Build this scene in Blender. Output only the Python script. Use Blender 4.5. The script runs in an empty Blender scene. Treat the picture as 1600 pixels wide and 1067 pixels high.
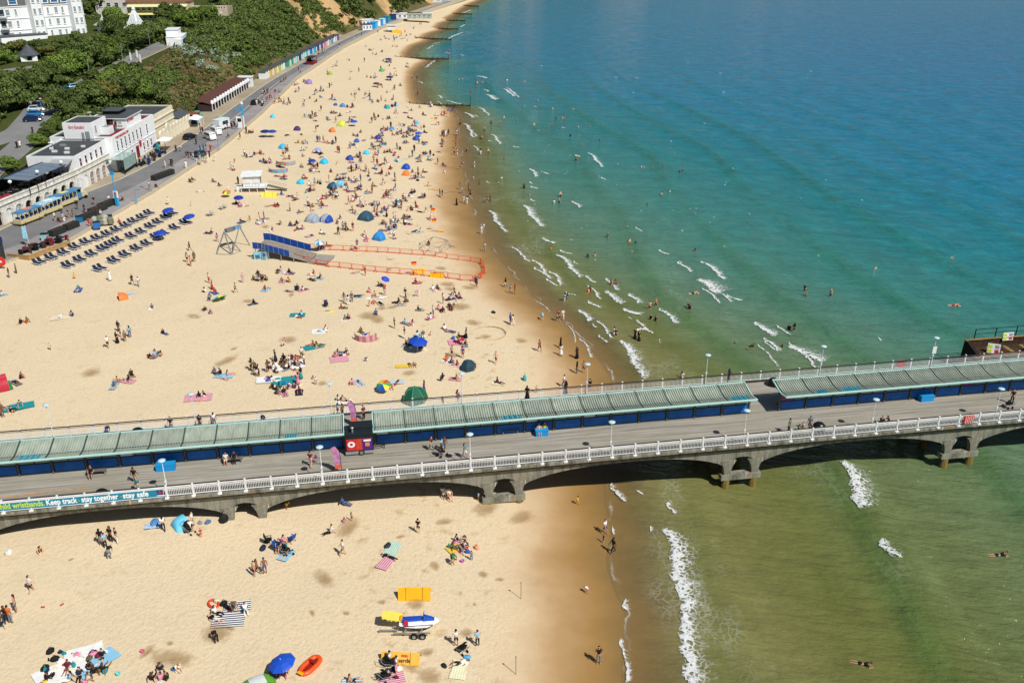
import bpy, bmesh, math, random
import numpy as np
from mathutils import Vector, Matrix
random.seed(7); RNG = np.random.default_rng(7)
scene = bpy.context.scene
COL = scene.collection
R = math.radians
# ------------------------------------------------------------------ camera, sky, sun, exposure
CAM_H = 54.0; PITCH = R(24.9); FPX = 1430.0
cam_d = bpy.data.cameras.new('camera'); cam = bpy.data.objects.new('camera', cam_d); COL.objects.link(cam)
cam.location = (0, 0, CAM_H); cam.rotation_euler = (R(90) - PITCH, 0, 0)
cam_d.sensor_width = 36.0; cam_d.lens = FPX / 1600 * 36.0
cam_d.clip_start = 0.5; cam_d.clip_end = 20000
scene.camera = cam
SUN_AZ = (0.70, -0.71); SUN_EL = R(50)
world = bpy.data.worlds.new('World'); scene.world = world; world.use_nodes = True
wn = world.node_tree.nodes; wl = world.node_tree.links
wn.clear()
sky = wn.new('ShaderNodeTexSky'); sky.sky_type = 'NISHITA'; sky.sun_disc = False
sky.sun_elevation = SUN_EL; sky.sun_rotation = math.atan2(SUN_AZ[0], SUN_AZ[1])
sky.air_density = 1.0; sky.dust_density = 0.6; sky.ozone_density = 1.5
bg = wn.new('ShaderNodeBackground'); bg.inputs['Strength'].default_value = 0.055
wo = wn.new('ShaderNodeOutputWorld')
wl.new(sky.outputs[0], bg.inputs[0]); wl.new(bg.outputs[0], wo.inputs[0])
sun_d = bpy.data.lights.new('sun', 'SUN'); sun_d.energy = 4.6; sun_d.angle = R(0.5); sun_d.color = (1.0, 0.962, 0.89)
sun = bpy.data.objects.new('sun', sun_d); COL.objects.link(sun); sun.location = (80, -80, 120)
tosun = Vector((SUN_AZ[0] * math.cos(SUN_EL), SUN_AZ[1] * math.cos(SUN_EL), math.sin(SUN_EL)))
sun.rotation_euler = tosun.to_track_quat('Z', 'Y').to_euler()
vs = scene.view_settings
vs.view_transform = 'Standard'; vs.look = 'None'; vs.gamma = 1.0; vs.use_curve_mapping = False; vs.exposure = 0.0
scene.cycles.max_bounces = 6; scene.cycles.transparent_max_bounces = 16
scene.cycles.caustics_reflective = False; scene.cycles.caustics_refractive = False

# ------------------------------------------------------------------ helpers: materials
MATS = {}
def srgb(h):
    if isinstance(h, str):
        h = h.lstrip('#'); c = [int(h[i:i+2], 16) / 255 for i in (0, 2, 4)]
    else: c = list(h)
    return tuple(x / 12.92 if x <= 0.04045 else ((x + 0.055) / 1.055) ** 2.4 for x in c)
def new_mat(name):
    m = bpy.data.materials.new(name); m.use_nodes = True
    nt = m.node_tree; b = nt.nodes['Principled BSDF']
    return m, nt, b
def N(nt, t, **kw):
    n = nt.nodes.new(t)
    for k, v in kw.items():
        if k in n.inputs: n.inputs[k].default_value = v
        else: setattr(n, k, v)
    return n
def ramp(nt, fac, stops, interp='LINEAR'):
    r = nt.nodes.new('ShaderNodeValToRGB'); cr = r.color_ramp; cr.interpolation = interp
    while len(cr.elements) < len(stops): cr.elements.new(0.5)
    for e, (p, c) in zip(cr.elements, stops):
        e.position = p; e.color = (c[0], c[1], c[2], 1) if not isinstance(c, (int, float)) else (c, c, c, 1)
    nt.links.new(fac, r.inputs[0]); return r
def math_n(nt, op, a, b=None, c=None, clamp=False):
    n = nt.nodes.new('ShaderNodeMath'); n.operation = op; n.use_clamp = clamp
    for i, v in enumerate((a, b, c)):
        if v is None: continue
        if isinstance(v, (int, float)): n.inputs[i].default_value = v
        else: nt.links.new(v, n.inputs[i])
    return n.outputs[0]
def mix_c(nt, f, a, b, mode='MIX'):
    n = nt.nodes.new('ShaderNodeMix'); n.data_type = 'RGBA'; n.blend_type = mode
    for s, v in ((n.inputs[0], f), (n.inputs[6], a), (n.inputs[7], b)):
        if isinstance(v, (int, float)): s.default_value = v
        elif isinstance(v, tuple): s.default_value = (v[0], v[1], v[2], 1)
        else: nt.links.new(v, s)
    return n.outputs[2]
def pos_vec(nt, scale=(1, 1, 1), rotz=0.0, obj=False):
    if obj:
        t = nt.nodes.new('ShaderNodeTexCoord'); o = t.outputs['Object']
    else:
        t = nt.nodes.new('ShaderNodeNewGeometry'); o = t.outputs['Position']
    mp = nt.nodes.new('ShaderNodeMapping'); mp.inputs['Scale'].default_value = scale
    mp.inputs['Rotation'].default_value = (0, 0, rotz); mp.vector_type = 'POINT'
    if rotz: mp.vector_type = 'TEXTURE'; mp.inputs['Scale'].default_value = tuple(1 / k for k in scale)
    nt.links.new(o, mp.inputs[0]); return mp.outputs[0]
def noise(nt, vec, scale, detail=3, rough=0.55):
    n = N(nt, 'ShaderNodeTexNoise', Scale=scale, Detail=detail, Roughness=rough)
    nt.links.new(vec, n.inputs['Vector']); return n.outputs['Fac']
def bump(nt, b, h, strength=0.3, dist=0.05):
    n = N(nt, 'ShaderNodeBump', Strength=strength, Distance=dist)
    nt.links.new(h, n.inputs['Height']); nt.links.new(n.outputs[0], b.inputs['Normal']); return n
def M(name, col, rough=0.7, var=0.18, scale=3.0, metal=0.0, spec=0.3, bumpy=0.0, sss=False):
    """a plain coloured material with fine noise variation"""
    if name in MATS: return MATS[name]
    m, nt, b = new_mat(name)
    c = srgb(col) if isinstance(col, str) else col
    if var > 0:
        nz = noise(nt, pos_vec(nt), scale, 4)
        r = ramp(nt, nz, [(0.3, tuple(x * (1 - var) for x in c)), (0.7, tuple(min(1, x * (1 + var)) for x in c))])
        nt.links.new(r.outputs[0], b.inputs['Base Color'])
        if bumpy: bump(nt, b, nz, bumpy, 0.05)
    else: b.inputs['Base Color'].default_value = (*c, 1)
    b.inputs['Roughness'].default_value = rough; b.inputs['Metallic'].default_value = metal
    b.inputs['Specular IOR Level'].default_value = spec
    MATS[name] = m; return m

# ------------------------------------------------------------------ helpers: meshes and objects
class MB:
    def __init__(s): s.v = []; s.f = []; s.m = []; s.uv = None; s.mi = 0
    def add(s, vs, fs, mi=None):
        o = len(s.v); s.v.extend([tuple(v) for v in vs]); mi = s.mi if mi is None else mi
        for f in fs: s.f.append(tuple(i + o for i in f)); s.m.append(mi)
        return s
    def box(s, c, d, rz=0.0, mi=None, top=None, rx=0.0):
        cx, cy, cz = c; hx, hy, hz = d[0] / 2, d[1] / 2, d[2] / 2
        k = top if top else (1, 1)
        P8 = [(-hx, -hy, -hz), (hx, -hy, -hz), (hx, hy, -hz), (-hx, hy, -hz), (-hx * k[0], -hy * k[1], hz), (hx * k[0], -hy * k[1], hz), (hx * k[0], hy * k[1], hz), (-hx * k[0], hy * k[1], hz)]
        if rx:
            cc, ss = math.cos(rx), math.sin(rx); P8 = [(x, y * cc - z * ss, y * ss + z * cc) for x, y, z in P8]
        cc, ss = math.cos(rz), math.sin(rz)
        P8 = [(cx + x * cc - y * ss, cy + x * ss + y * cc, cz + z) for x, y, z in P8]
        return s.add(P8, [(3, 2, 1, 0), (4, 5, 6, 7), (0, 1, 5, 4), (1, 2, 6, 5), (2, 3, 7, 6), (3, 0, 4, 7)], mi)
    def tube(s, p0, p1, r0, r1=None, n=6, mi=None, caps=True):
        r1 = r0 if r1 is None else r1
        a, b = Vector(p0), Vector(p1); d = (b - a).normalized()
        u = d.orthogonal().normalized(); w = d.cross(u)
        vs = []
        for q, r in ((a, r0), (b, r1)):
            for i in range(n):
                t = 2 * math.pi * i / n; vs.append(q + (u * math.cos(t) + w * math.sin(t)) * r)
        fs = [(i, (i + 1) % n, n + (i + 1) % n, n + i) for i in range(n)]
        if caps: fs += [tuple(range(n - 1, -1, -1)), tuple(range(n, 2 * n))]
        return s.add(vs, fs, mi)
    def path(s, pts, r, n=6, mi=None):
        for i in range(len(pts) - 1): s.tube(pts[i], pts[i + 1], r, r, n, mi)
        return s
    def prism(s, poly, z0, z1, mi=None):
        """polygon (x,y) list ccw extruded in z"""
        n = len(poly)
        vs = [(x, y, z0) for x, y in poly] + [(x, y, z1) for x, y in poly]
        fs = [tuple(range(n - 1, -1, -1)), tuple(range(n, 2 * n))] + [(i, (i + 1) % n, n + (i + 1) % n, n + i) for i in range(n)]
        return s.add(vs, fs, mi)
    def lathe(s, prof, n=12, c=(0, 0, 0), mi=None):
        vs = []; fs = []
        for r, z in prof:
            for i in range(n):
                t = 2 * math.pi * i / n; vs.append((c[0] + r * math.cos(t), c[1] + r * math.sin(t), c[2] + z))
        for j in range(len(prof) - 1):
            for i in range(n):
                fs.append((j * n + i, j * n + (i + 1) % n, (j + 1) * n + (i + 1) % n, (j + 1) * n + i))
        fs.append(tuple(range(n - 1, -1, -1))); fs.append(tuple(range((len(prof) - 1) * n, len(prof) * n)))
        return s.add(vs, fs, mi)
    def loft(s, rings, mi=None, cap=True):
        n = len(rings[0]); vs = [p for r in rings for p in r]; fs = []
        for j in range(len(rings) - 1):
            for i in range(n): fs.append((j * n + i, j * n + (i + 1) % n, (j + 1) * n + (i + 1) % n, (j + 1) * n + i))
        if cap: fs += [tuple(range(n - 1, -1, -1)), tuple(range((len(rings) - 1) * n, len(rings) * n))]
        return s.add(vs, fs, mi)
    def grid(s, fn, nu, nv, mi=None):
        vs = [fn(i / nu, j / nv) for j in range(nv + 1) for i in range(nu + 1)]
        fs = [(j * (nu + 1) + i, j * (nu + 1) + i + 1, (j + 1) * (nu + 1) + i + 1, (j + 1) * (nu + 1) + i) for j in range(nv) for i in range(nu)]
        return s.add(vs, fs, mi)
    def mesh(s, name, mats, smooth=False):
        me = bpy.data.meshes.new(name); me.from_pydata(s.v, [], s.f)
        for m in (mats if isinstance(mats, (list, tuple)) else [mats]): me.materials.append(m)
        if any(s.m): me.polygons.foreach_set('material_index', s.m)
        if smooth: me.polygons.foreach_set('use_smooth', [True] * len(s.f))
        me.update(); return me
    def build(s, name, mats, parent=None, loc=None, rz=0.0, smooth=False):
        o = bpy.data.objects.new(name, s.mesh(name, mats, smooth)); COL.objects.link(o)
        if parent is not None: o.parent = parent
        if loc is not None: o.location = loc
        if rz: o.rotation_euler.z = rz
        return o
def tag(o, label=None, cat=None, group=None, kind=None):
    if label: o['label'] = label
    if cat: o['category'] = cat
    if group: o['group'] = group
    if kind: o['kind'] = kind
    return o
def thing(name, label, cat, loc=(0, 0, 0), rz=0.0, group=None):
    o = bpy.data.objects.new(name, None); o.empty_display_size = 0.2; COL.objects.link(o)
    o.location = loc; o.rotation_euler = (0, 0, rz); return tag(o, label, cat, group)
def inst(me, name, parent=None, loc=(0, 0, 0), rz=0.0, scale=None):
    o = bpy.data.objects.new(name, me); COL.objects.link(o)
    if parent is not None: o.parent = parent
    o.location = loc; o.rotation_euler = (0, 0, rz)
    if scale: o.scale = scale if isinstance(scale, tuple) else (scale,) * 3
    return o
def copy_tree(o, parent=None):
    c = o.copy(); COL.objects.link(c)
    if parent is not None:
        c.parent = parent; c.matrix_parent_inverse = o.matrix_parent_inverse
    for ch in list(o.children): copy_tree(ch, c)
    return c
def np_mesh(name, V, F, mats, smooth=True):
    me = bpy.data.meshes.new(name)
    V = np.asarray(V, dtype=np.float32); F = np.asarray(F, dtype=np.int32)
    me.vertices.add(len(V)); me.vertices.foreach_set('co', V.ravel())
    k = F.shape[1]; me.loops.add(F.size); me.loops.foreach_set('vertex_index', F.ravel())
    me.polygons.add(len(F)); me.polygons.foreach_set('loop_start', np.arange(len(F), dtype=np.int32) * k)
    me.polygons.foreach_set('loop_total', np.full(len(F), k, dtype=np.int32))
    if smooth: me.polygons.foreach_set('use_smooth', np.ones(len(F), dtype=bool))
    for m in (mats if isinstance(mats, (list, tuple)) else [mats]): me.materials.append(m)
    me.update(calc_edges=True); return me
def grid_mesh(name, X, Y, Z, mat, keep=None, attrs=None):
    ny, nx = X.shape
    V = np.stack([X, Y, Z], -1).reshape(-1, 3)
    i = np.arange(ny * nx).reshape(ny, nx)
    F = np.stack([i[:-1, :-1], i[:-1, 1:], i[1:, 1:], i[1:, :-1]], -1).reshape(-1, 4)
    if keep is not None:
        k = keep.ravel(); fm = k[F].any(1); F = F[fm]
    me = np_mesh(name, V, F, mat)
    for an, arr in (attrs or {}).items():
        a = me.attributes.new(an, 'FLOAT', 'POINT'); a.data.foreach_set('value', arr.astype(np.float32).ravel())
    o = bpy.data.objects.new(name, me); COL.objects.link(o); return o
def smooth(a, b, x):
    t = np.clip((x - a) / (b - a), 0, 1); return t * t * (3 - 2 * t)
def vnoise(x, y, seed=0):
    """cheap smooth value noise on numpy arrays"""
    x = np.asarray(x, float); y = np.asarray(y, float)
    xi = np.floor(x).astype(np.int64); yi = np.floor(y).astype(np.int64); fx = x - xi; fy = y - yi
    def h(a, b):
        n = (a * 374761393 + b * 668265263 + seed * 2147483647) & 0x7fffffff
        n = ((n ^ (n >> 13)) * 1274126177) & 0x7fffffff
        return ((n ^ (n >> 16)) & 0xffff) / 65535.0
    fx = fx * fx * (3 - 2 * fx); fy = fy * fy * (3 - 2 * fy)
    return (h(xi, yi) * (1 - fx) + h(xi + 1, yi) * fx) * (1 - fy) + (h(xi, yi + 1) * (1 - fx) + h(xi + 1, yi + 1) * fx) * fy

# ------------------------------------------------------------------ survey: a sight line from the camera down to the ground
CT, ST = math.cos(PITCH), math.sin(PITCH)
def P(px, py, z=0.0):
    u = (px - 800) / FPX; v = (533.5 - py) / FPX
    dy = CT + v * ST; dz = -ST + v * CT; t = (z - CAM_H) / dz
    return u * t, dy * t
# shoreline (surveyed), west edges of the promenade
SHORE = [P(*p) for p in [(975, 1062), (977, 1000), (979, 955), (962, 920), (950, 880), (957, 826), (948, 790), (943, 735), (955, 640), (958, 590), (925, 545), (885, 505), (838, 467), (800, 428), (765, 385), (742, 335), (728, 285), (722, 250), (717, 215), (714, 180), (705, 168), (655, 163), (650, 152), (646, 130), (648, 113), (660, 101), (672, 95), (637, 90), (637, 83), (648, 72), (672, 63), (662, 60), (672, 53), (692, 47), (684, 44), (692, 36), (705, 33), (700, 29), (712, 23), (722, 15), (735, 7), (752, 0)]]
SHORE = sorted(SHORE, key=lambda p: p[1])
SH_Y = np.array([-200, 20] + [p[1] for p in SHORE] + [760, 900, 1200, 2500, 9000]); SH_X = np.array([10, 9.5] + [p[0] for p in SHORE] + [-18, 5, 60, 500, 3500])
def xs(y): return np.interp(y, SH_Y, SH_X)
_sy = np.arange(-200, 9000, 4.0); _k = np.hanning(13); _k /= _k.sum()
_ss = np.convolve(np.pad(xs(_sy), 6, mode='edge'), _k, mode='valid')
_k2 = np.hanning(45); _k2 /= _k2.sum()
_ss2 = np.convolve(np.pad(xs(_sy), 22, mode='edge'), _k2, mode='valid')
def xss(y): return np.interp(y, _sy, _ss2)      # smoothed, for the swell
PW_Y = np.array([-200, 100, 140, 150, 182, 221, 262, 330, 419, 497, 560, 632, 700, 900, 1200, 2500, 9000]); PW_X = np.array([-100, -91, -83.3, -77.4, -73.8, -71.4, -72, -75.5, -73, -66, -55, -41.6, -28, 5, 58, 420, 3300])
def xp(y): return np.interp(y, PW_Y, PW_X)      # seaward edge of the promenade
LW_Y = np.array([-200, 100, 168, 179, 191, 205, 224, 245, 267, 310, 338, 366, 392, 428, 447, 482, 519, 558, 617, 657, 900, 1200, 2500, 9000]); LW_X = np.array([-120, -108, -97, -94, -89, -86.5, -86, -86, -86.5, -86.5, -85, -83.5, -82, -80, -78, -74, -69, -59.5, -49, -43, -8, 45, 405, 3280])
def xl(y): return np.interp(y, LW_Y, LW_X)      # landward edge of the promenade
PROM_Z = 3.0
def beach_z(x, y):
    d = xs(y) - x
    up = np.interp(d, [-400, -60, -15, -4, 0, 4, 10, 20, 36, 75, 300], [-9, -3.6, -1.3, -0.4, 0.0, 0.35, 0.95, 1.45, 2.0, 2.7, 3.2])
    return np.minimum(up, PROM_Z - 0.3)
HC_Y = [-200, 150, 185, 203, 244, 283, 326, 374, 424, 500, 700, 1200, 9000]; HC_Z = [8, 8, 8.5, 9.2, 11, 12.5, 16, 18, 19.5, 22, 25, 28, 30]
HF_Y = [-200, 100, 160, 185, 200, 215, 230, 245, 265, 300, 338]; HF_X = [-125, -110, -98, -97.5, -98, -99, -98, -91.5, -91, -90.5, -89]
HT_X = [-128, -113, -100, -99.5, -101, -103, -106, -109, -111, -110, -109]
def hill_z(x, y):
    xf = np.where(np.asarray(y) > 338, xl(y) - 4.0, np.interp(y, HF_Y, HF_X)); xt = np.where(np.asarray(y) > 338, xl(y) - 25.0, np.interp(y, HF_Y, HT_X))
    t = np.clip((xf - x) / (xf - xt), 0, 1); t = t * t * (3 - 2 * t) * 0.5 + t * 0.5
    hc = np.interp(y, HC_Y, HC_Z)
    return PROM_Z - 0.05 + (hc - PROM_Z) * t
def ground_z(x, y):
    if x < float(xl(y)) - 1: return float(hill_z(x, y))
    if x < float(xp(y)): return PROM_Z
    return float(beach_z(x, y))
def G(px, py, water=True):
    """point of the ground seen at a surveyed pixel of the 1600 px photograph"""
    z = 1.0
    for _ in range(12):
        x, y = P(px, py, z); zn = ground_z(x, y)
        if water: zn = max(zn, 0.0)
        z = z * 0.3 + zn * 0.7
    return Vector((x, y, z))
def H(px, py):                                    # on the hillside / plateau
    z = 12.0
    for _ in range(30):
        x, y = P(px, py, z); z = z * 0.7 + 0.3 * float(hill_z(x, y))
    return Vector((x, y, z))

# ------------------------------------------------------------------ the setting
# sand
def sand_material():
    m, nt, b = new_mat('sand')
    at = N(nt, 'ShaderNodeAttribute', attribute_name='inland'); d = at.outputs['Fac']
    p1 = pos_vec(nt, (1, 1, 0.2)); 
    n1 = noise(nt, p1, 0.18, 4, 0.6); n2 = noise(nt, p1, 2.2, 4, 0.65); n3 = noise(nt, p1, 0.035, 3, 0.5)
    dn = math_n(nt, 'ADD', d, math_n(nt, 'MULTIPLY', math_n(nt, 'SUBTRACT', n1, 0.5), 5.0))
    dry = mix_c(nt, n3, srgb('#d5c19f'), srgb('#dfccac'))
    wetr = ramp(nt, math_n(nt, 'MULTIPLY', dn, 1 / 22.0), [(0.0, srgb('#83693f')), (0.12, srgb('#9c7a48')), (0.27, srgb('#b5946a')), (0.42, srgb('#c9ad88')), (0.7, srgb('#d2bb96'))])
    f_dry = N(nt, 'ShaderNodeMapRange', interpolation_type='SMOOTHSTEP'); f_dry.inputs[1].default_value = 5; f_dry.inputs[2].default_value = 13
    nt.links.new(dn, f_dry.inputs[0])
    c = mix_c(nt, f_dry.outputs[0], wetr.outputs[0], dry)
    # trampled grains and footprint shadows painted into the colour, only where dry
    foot = noise(nt, pos_vec(nt, (1, 0.8, 0.2)), 3.2, 5, 0.7)
    foot2 = noise(nt, pos_vec(nt, (1, 1, 0.2)), 0.6, 5, 0.65)
    sh = ramp(nt, foot, [(0.30, 0.83), (0.50, 1.0), (0.72, 1.05)])
    c = mix_c(nt, math_n(nt, 'MULTIPLY', f_dry.outputs[0], 0.75), c, mix_c(nt, 1.0, c, sh.outputs[0], 'MULTIPLY'))
    dk = ramp(nt, foot2, [(0.58, 0.0), (0.74, 1.0)])
    churn = ramp(nt, math_n(nt, 'MULTIPLY', dn, 1 / 50.0), [(0.12, 0.25), (0.24, 0.85), (0.42, 0.7), (0.6, 0.28)]).outputs[0]
    c = mix_c(nt, math_n(nt, 'MULTIPLY', dk.outputs[0], math_n(nt, 'MULTIPLY', f_dry.outputs[0], churn)), c, srgb('#ac8b58'))
    fl = ramp(nt, noise(nt, pos_vec(nt), 4.5, 4, 0.75), [(0.66, 0.0), (0.74, 1.0)]).outputs[0]
    c = mix_c(nt, math_n(nt, 'MULTIPLY', math_n(nt, 'MULTIPLY', fl, churn), math_n(nt, 'MULTIPLY', f_dry.outputs[0], 0.5)), c, srgb('#8f7346'))
    nt.links.new(c, b.inputs['Base Color'])
    rr = N(nt, 'ShaderNodeMapRange'); rr.inputs[1].default_value = 2; rr.inputs[2].default_value = 10; rr.inputs[3].default_value = 0.42; rr.inputs[4].default_value = 0.95
    nt.links.new(dn, rr.inputs[0]); nt.links.new(rr.outputs[0], b.inputs['Roughness'])
    b.inputs['Specular IOR Level'].default_value = 0.25
    hb = math_n(nt, 'ADD', math_n(nt, 'MULTIPLY', foot, 0.7), math_n(nt, 'MULTIPLY', n2, 0.5))
    hb = math_n(nt, 'MULTIPLY', hb, f_dry.outputs[0])
    bump(nt, b, hb, 0.6, 0.22)
    return m
def axis(stops):
    out = []
    for (a, b, st) in stops: out.append(np.arange(a, b, st))
    return np.unique(np.concatenate(out))
gx = axis([(-115, 40, 1.5), (40, 160, 6)]); gy = axis([(-60, 40, 4), (40, 260, 1.5), (260, 480, 3), (480, 800, 6), (800, 1000, 25)])
X, Y = np.meshgrid(gx, gy)
Xs = X
D = xs(Y) - Xs
Z = beach_z(Xs, Y) + smooth(14, 26, D) * (vnoise(X / 3.1, Y / 3.1, 3) - 0.5) * 0.16 + smooth(8, 30, D) * (vnoise(X / 13, Y / 13, 5) - 0.5) * 0.2
Z = np.where(Xs < xp(Y) - 3, np.minimum(Z, 1.8), Z)
sand = tag(grid_mesh('sand', Xs, Y, Z, sand_material(), keep=(Xs > xp(Y) - 8), attrs={'inland': np.where(D > 0, D * (1 + 1.3 * smooth(170, 320, Y)), D)}), 'pale golden sand beach darkening to wet brown along the waterline', kind='structure')
# the coast beyond, so the ground runs to the horizon
yy = axis([(985, 2000, 60), (2000, 9001, 400)]); tt = np.linspace(-1, 1, 14)
X2 = np.stack([xs(y) + 30 - (tt + 1) * 0.5 * 125 for y in yy]); Y2 = np.repeat(yy[:, None], 14, 1)
tag(grid_mesh('sand', X2, Y2, beach_z(X2, Y2), sand.data.materials[0], attrs={'inland': xs(Y2) - X2}), 'far strip of the same sand beach curving out of sight', kind='structure')

# sea
def sea_material():
    m, nt, b = new_mat('sea_water')
    at = N(nt, 'ShaderNodeAttribute', attribute_name='offshore'); d = at.outputs['Fac']; dc = N(nt, 'ShaderNodeAttribute', attribute_name='clear').outputs['Fac']  # clear: offshore distance with the sky's reflected blue mixed into the tint
    ang = R(-12)
    pv = pos_vec(nt, (1, 1, 1), ang)
    big = noise(nt, pos_vec(nt, (0.03, 0.012, 1), ang), 1.0, 4, 0.55)
    med = noise(nt, pos_vec(nt, (0.03, 0.09, 1), R(-20)), 1.0, 4, 0.6)
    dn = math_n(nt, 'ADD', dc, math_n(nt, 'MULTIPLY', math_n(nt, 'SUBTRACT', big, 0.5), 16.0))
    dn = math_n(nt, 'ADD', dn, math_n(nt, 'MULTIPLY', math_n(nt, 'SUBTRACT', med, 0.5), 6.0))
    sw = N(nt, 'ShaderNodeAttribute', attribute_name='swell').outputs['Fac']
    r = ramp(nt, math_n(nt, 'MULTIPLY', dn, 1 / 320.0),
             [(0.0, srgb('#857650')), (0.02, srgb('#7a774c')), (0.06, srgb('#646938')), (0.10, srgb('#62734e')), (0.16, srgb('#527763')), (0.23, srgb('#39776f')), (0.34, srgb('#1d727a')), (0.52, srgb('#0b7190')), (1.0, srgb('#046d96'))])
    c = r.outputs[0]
    # wave-face shading painted in: darker, greener fronts of the swell
    c = mix_c(nt, math_n(nt, 'MULTIPLY', sw, 0.55), c, mix_c(nt, 1.0, c, (0.55, 0.85, 0.55), 'MULTIPLY'))
    stv = noise(nt, pos_vec(nt, (0.075, 0.26, 1), R(-16)), 1.0, 6, 0.72)  # ripple light and dark painted into the colour where bump smears out
    c = mix_c(nt, 1.0, c, ramp(nt, stv, [(0.32, 0.88), (0.5, 1.0), (0.68, 1.12)]).outputs[0], 'MULTIPLY')
    nr = N(nt, 'ShaderNodeMapRange'); nr.inputs[1].default_value = 15; nr.inputs[2].default_value = 90; nr.inputs[3].default_value = 0.3; nr.inputs[4].default_value = 1.0; nt.links.new(d, nr.inputs[0])
    c = mix_c(nt, nr.outputs[0], c, mix_c(nt, 1.0, c, ramp(nt, noise(nt, pos_vec(nt, (0.22, 0.36, 1), R(-14)), 1.0, 4, 0.7), [(0.34, 0.80), (0.5, 1.0), (0.66, 1.22)]).outputs[0], 'MULTIPLY'))
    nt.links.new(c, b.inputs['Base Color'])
    b.inputs['Roughness'].default_value = 0.10; b.inputs['IOR'].default_value = 1.33
    b.inputs['Specular IOR Level'].default_value = 0.19
    # ripples: wind chop crossing the swell
    c1 = noise(nt, pos_vec(nt, (0.22, 0.62, 1), R(-17)), 1.0, 5, 0.62)
    c2 = noise(nt, pos_vec(nt, (0.8, 1.7, 1), R(-4)), 1.0, 4, 0.6)
    c3 = noise(nt, pos_vec(nt, (0.13, 0.05, 1), R(9)), 1.0, 3, 0.5)
    hh = math_n(nt, 'ADD', math_n(nt, 'MULTIPLY', c1, 0.85), math_n(nt, 'ADD', math_n(nt, 'MULTIPLY', c2, 0.16), math_n(nt, 'MULTIPLY', c3, 1.1)))
    calm = N(nt, 'ShaderNodeMapRange'); calm.inputs[1].default_value = 0; calm.inputs[2].default_value = 30; calm.inputs[3].default_value = 0.6; calm.inputs[4].default_value = 1.0
    nt.links.new(d, calm.inputs[0])
    hh = math_n(nt, 'MULTIPLY', hh, calm.outputs[0])
    bump(nt, b, hh, 0.85, 1.0)
    # the thin film at the edge lets the sand show through
    al = N(nt, 'ShaderNodeMapRange', interpolation_type='SMOOTHSTEP'); al.inputs[1].default_value = -0.3; al.inputs[2].default_value = 6.5; al.inputs[3].default_value = 0.16; al.inputs[4].default_value = 1.0
    da = math_n(nt, 'ADD', d, math_n(nt, 'MULTIPLY', math_n(nt, 'SUBTRACT', noise(nt, pos_vec(nt, (0.35, 0.35, 1)), 1.0, 4, 0.6), 0.5), 2.4))
    vo = N(nt, 'ShaderNodeTexVoronoi', Scale=1.3, feature='DISTANCE_TO_EDGE'); wv = nt.nodes.new('ShaderNodeVectorMath'); wv.operation = 'ADD'; nz = N(nt, 'ShaderNodeTexNoise', Scale=0.5, Detail=4)
    pq = pos_vec(nt); nt.links.new(pq, nz.inputs['Vector']); sc_ = nt.nodes.new('ShaderNodeVectorMath'); sc_.operation = 'SCALE'; sc_.inputs['Scale'].default_value = 3.0; nt.links.new(nz.outputs['Color'], sc_.inputs[0]); nt.links.new(pq, wv.inputs[0]); nt.links.new(sc_.outputs[0], wv.inputs[1]); nt.links.new(wv.outputs[0], vo.inputs['Vector'])
    web = math_n(nt, 'SUBTRACT', 1.0, math_n(nt, 'MULTIPLY', vo.outputs['Distance'], 7.0), clamp=True)
    zone = ramp(nt, math_n(nt, 'MULTIPLY', d, 1 / 40.0), [(0.0, 0.5), (0.1, 1.0), (0.45, 0.7), (0.9, 0.0)]).outputs[0]
    clump = ramp(nt, noise(nt, pos_vec(nt, (0.10, 0.05, 1)), 1.0, 3, 0.6), [(0.56, 0.0), (0.70, 1.0)]).outputs[0]
    lace = math_n(nt, 'MULTIPLY', math_n(nt, 'MULTIPLY', web, zone), clump)
    edge = math_n(nt, 'SUBTRACT', 1.0, math_n(nt, 'MULTIPLY', math_n(nt, 'ABSOLUTE', math_n(nt, 'SUBTRACT', da, 0.25)), 3.6), clamp=True)
    brk = ramp(nt, noise(nt, pos_vec(nt, (0.25, 0.12, 1)), 1.0, 4, 0.65), [(0.47, 0.0), (0.62, 1.0)]).outputs[0]
    fmix = math_n(nt, 'ADD', math_n(nt, 'MULTIPLY', lace, 0.3), math_n(nt, 'MULTIPLY', math_n(nt, 'MULTIPLY', edge, brk), 0.75), clamp=True)
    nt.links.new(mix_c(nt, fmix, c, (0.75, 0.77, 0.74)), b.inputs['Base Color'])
    nt.links.new(da, al.inputs[0]); nt.links.new(math_n(nt, 'MAXIMUM', al.outputs[0], fmix), b.inputs['Alpha'])
    return m
def sea_z(x, y):
    x = np.asarray(x, float); y = np.asarray(y, float)
    dw = x - xss(y); ph = (dw + (vnoise(x / 22, y / 45, 11) - 0.5) * 9) / 17.5; fr = ph - np.floor(ph)
    a = smooth(2, 14, dw) * (1 - 0.6 * smooth(70, 160, dw)) * smooth(0.15, 0.75, vnoise(x / 40, y / 60, 17) + 0.25) * (1 - smooth(300, 420, y))
    return 0.02 + np.exp(-((fr - 0.5) / 0.13) ** 2) * a * 0.42 + (vnoise(x / 3.3, y / 5.1, 19) - 0.5) * 0.12 * smooth(6, 30, dw), np.exp(-((fr - 0.40) / 0.10) ** 2) * a
gx = axis([(-75, 75, 1.0), (75, 160, 2), (160, 400, 10), (400, 1200, 60), (1200, 9001, 600)])
gy = axis([(-400, 20, 20), (20, 250, 1.0), (250, 450, 2), (450, 800, 5), (800, 1600, 40), (1600, 9001, 500)])
X, Y = np.meshgrid(gx, gy); Z, face = sea_z(X, Y)
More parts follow.
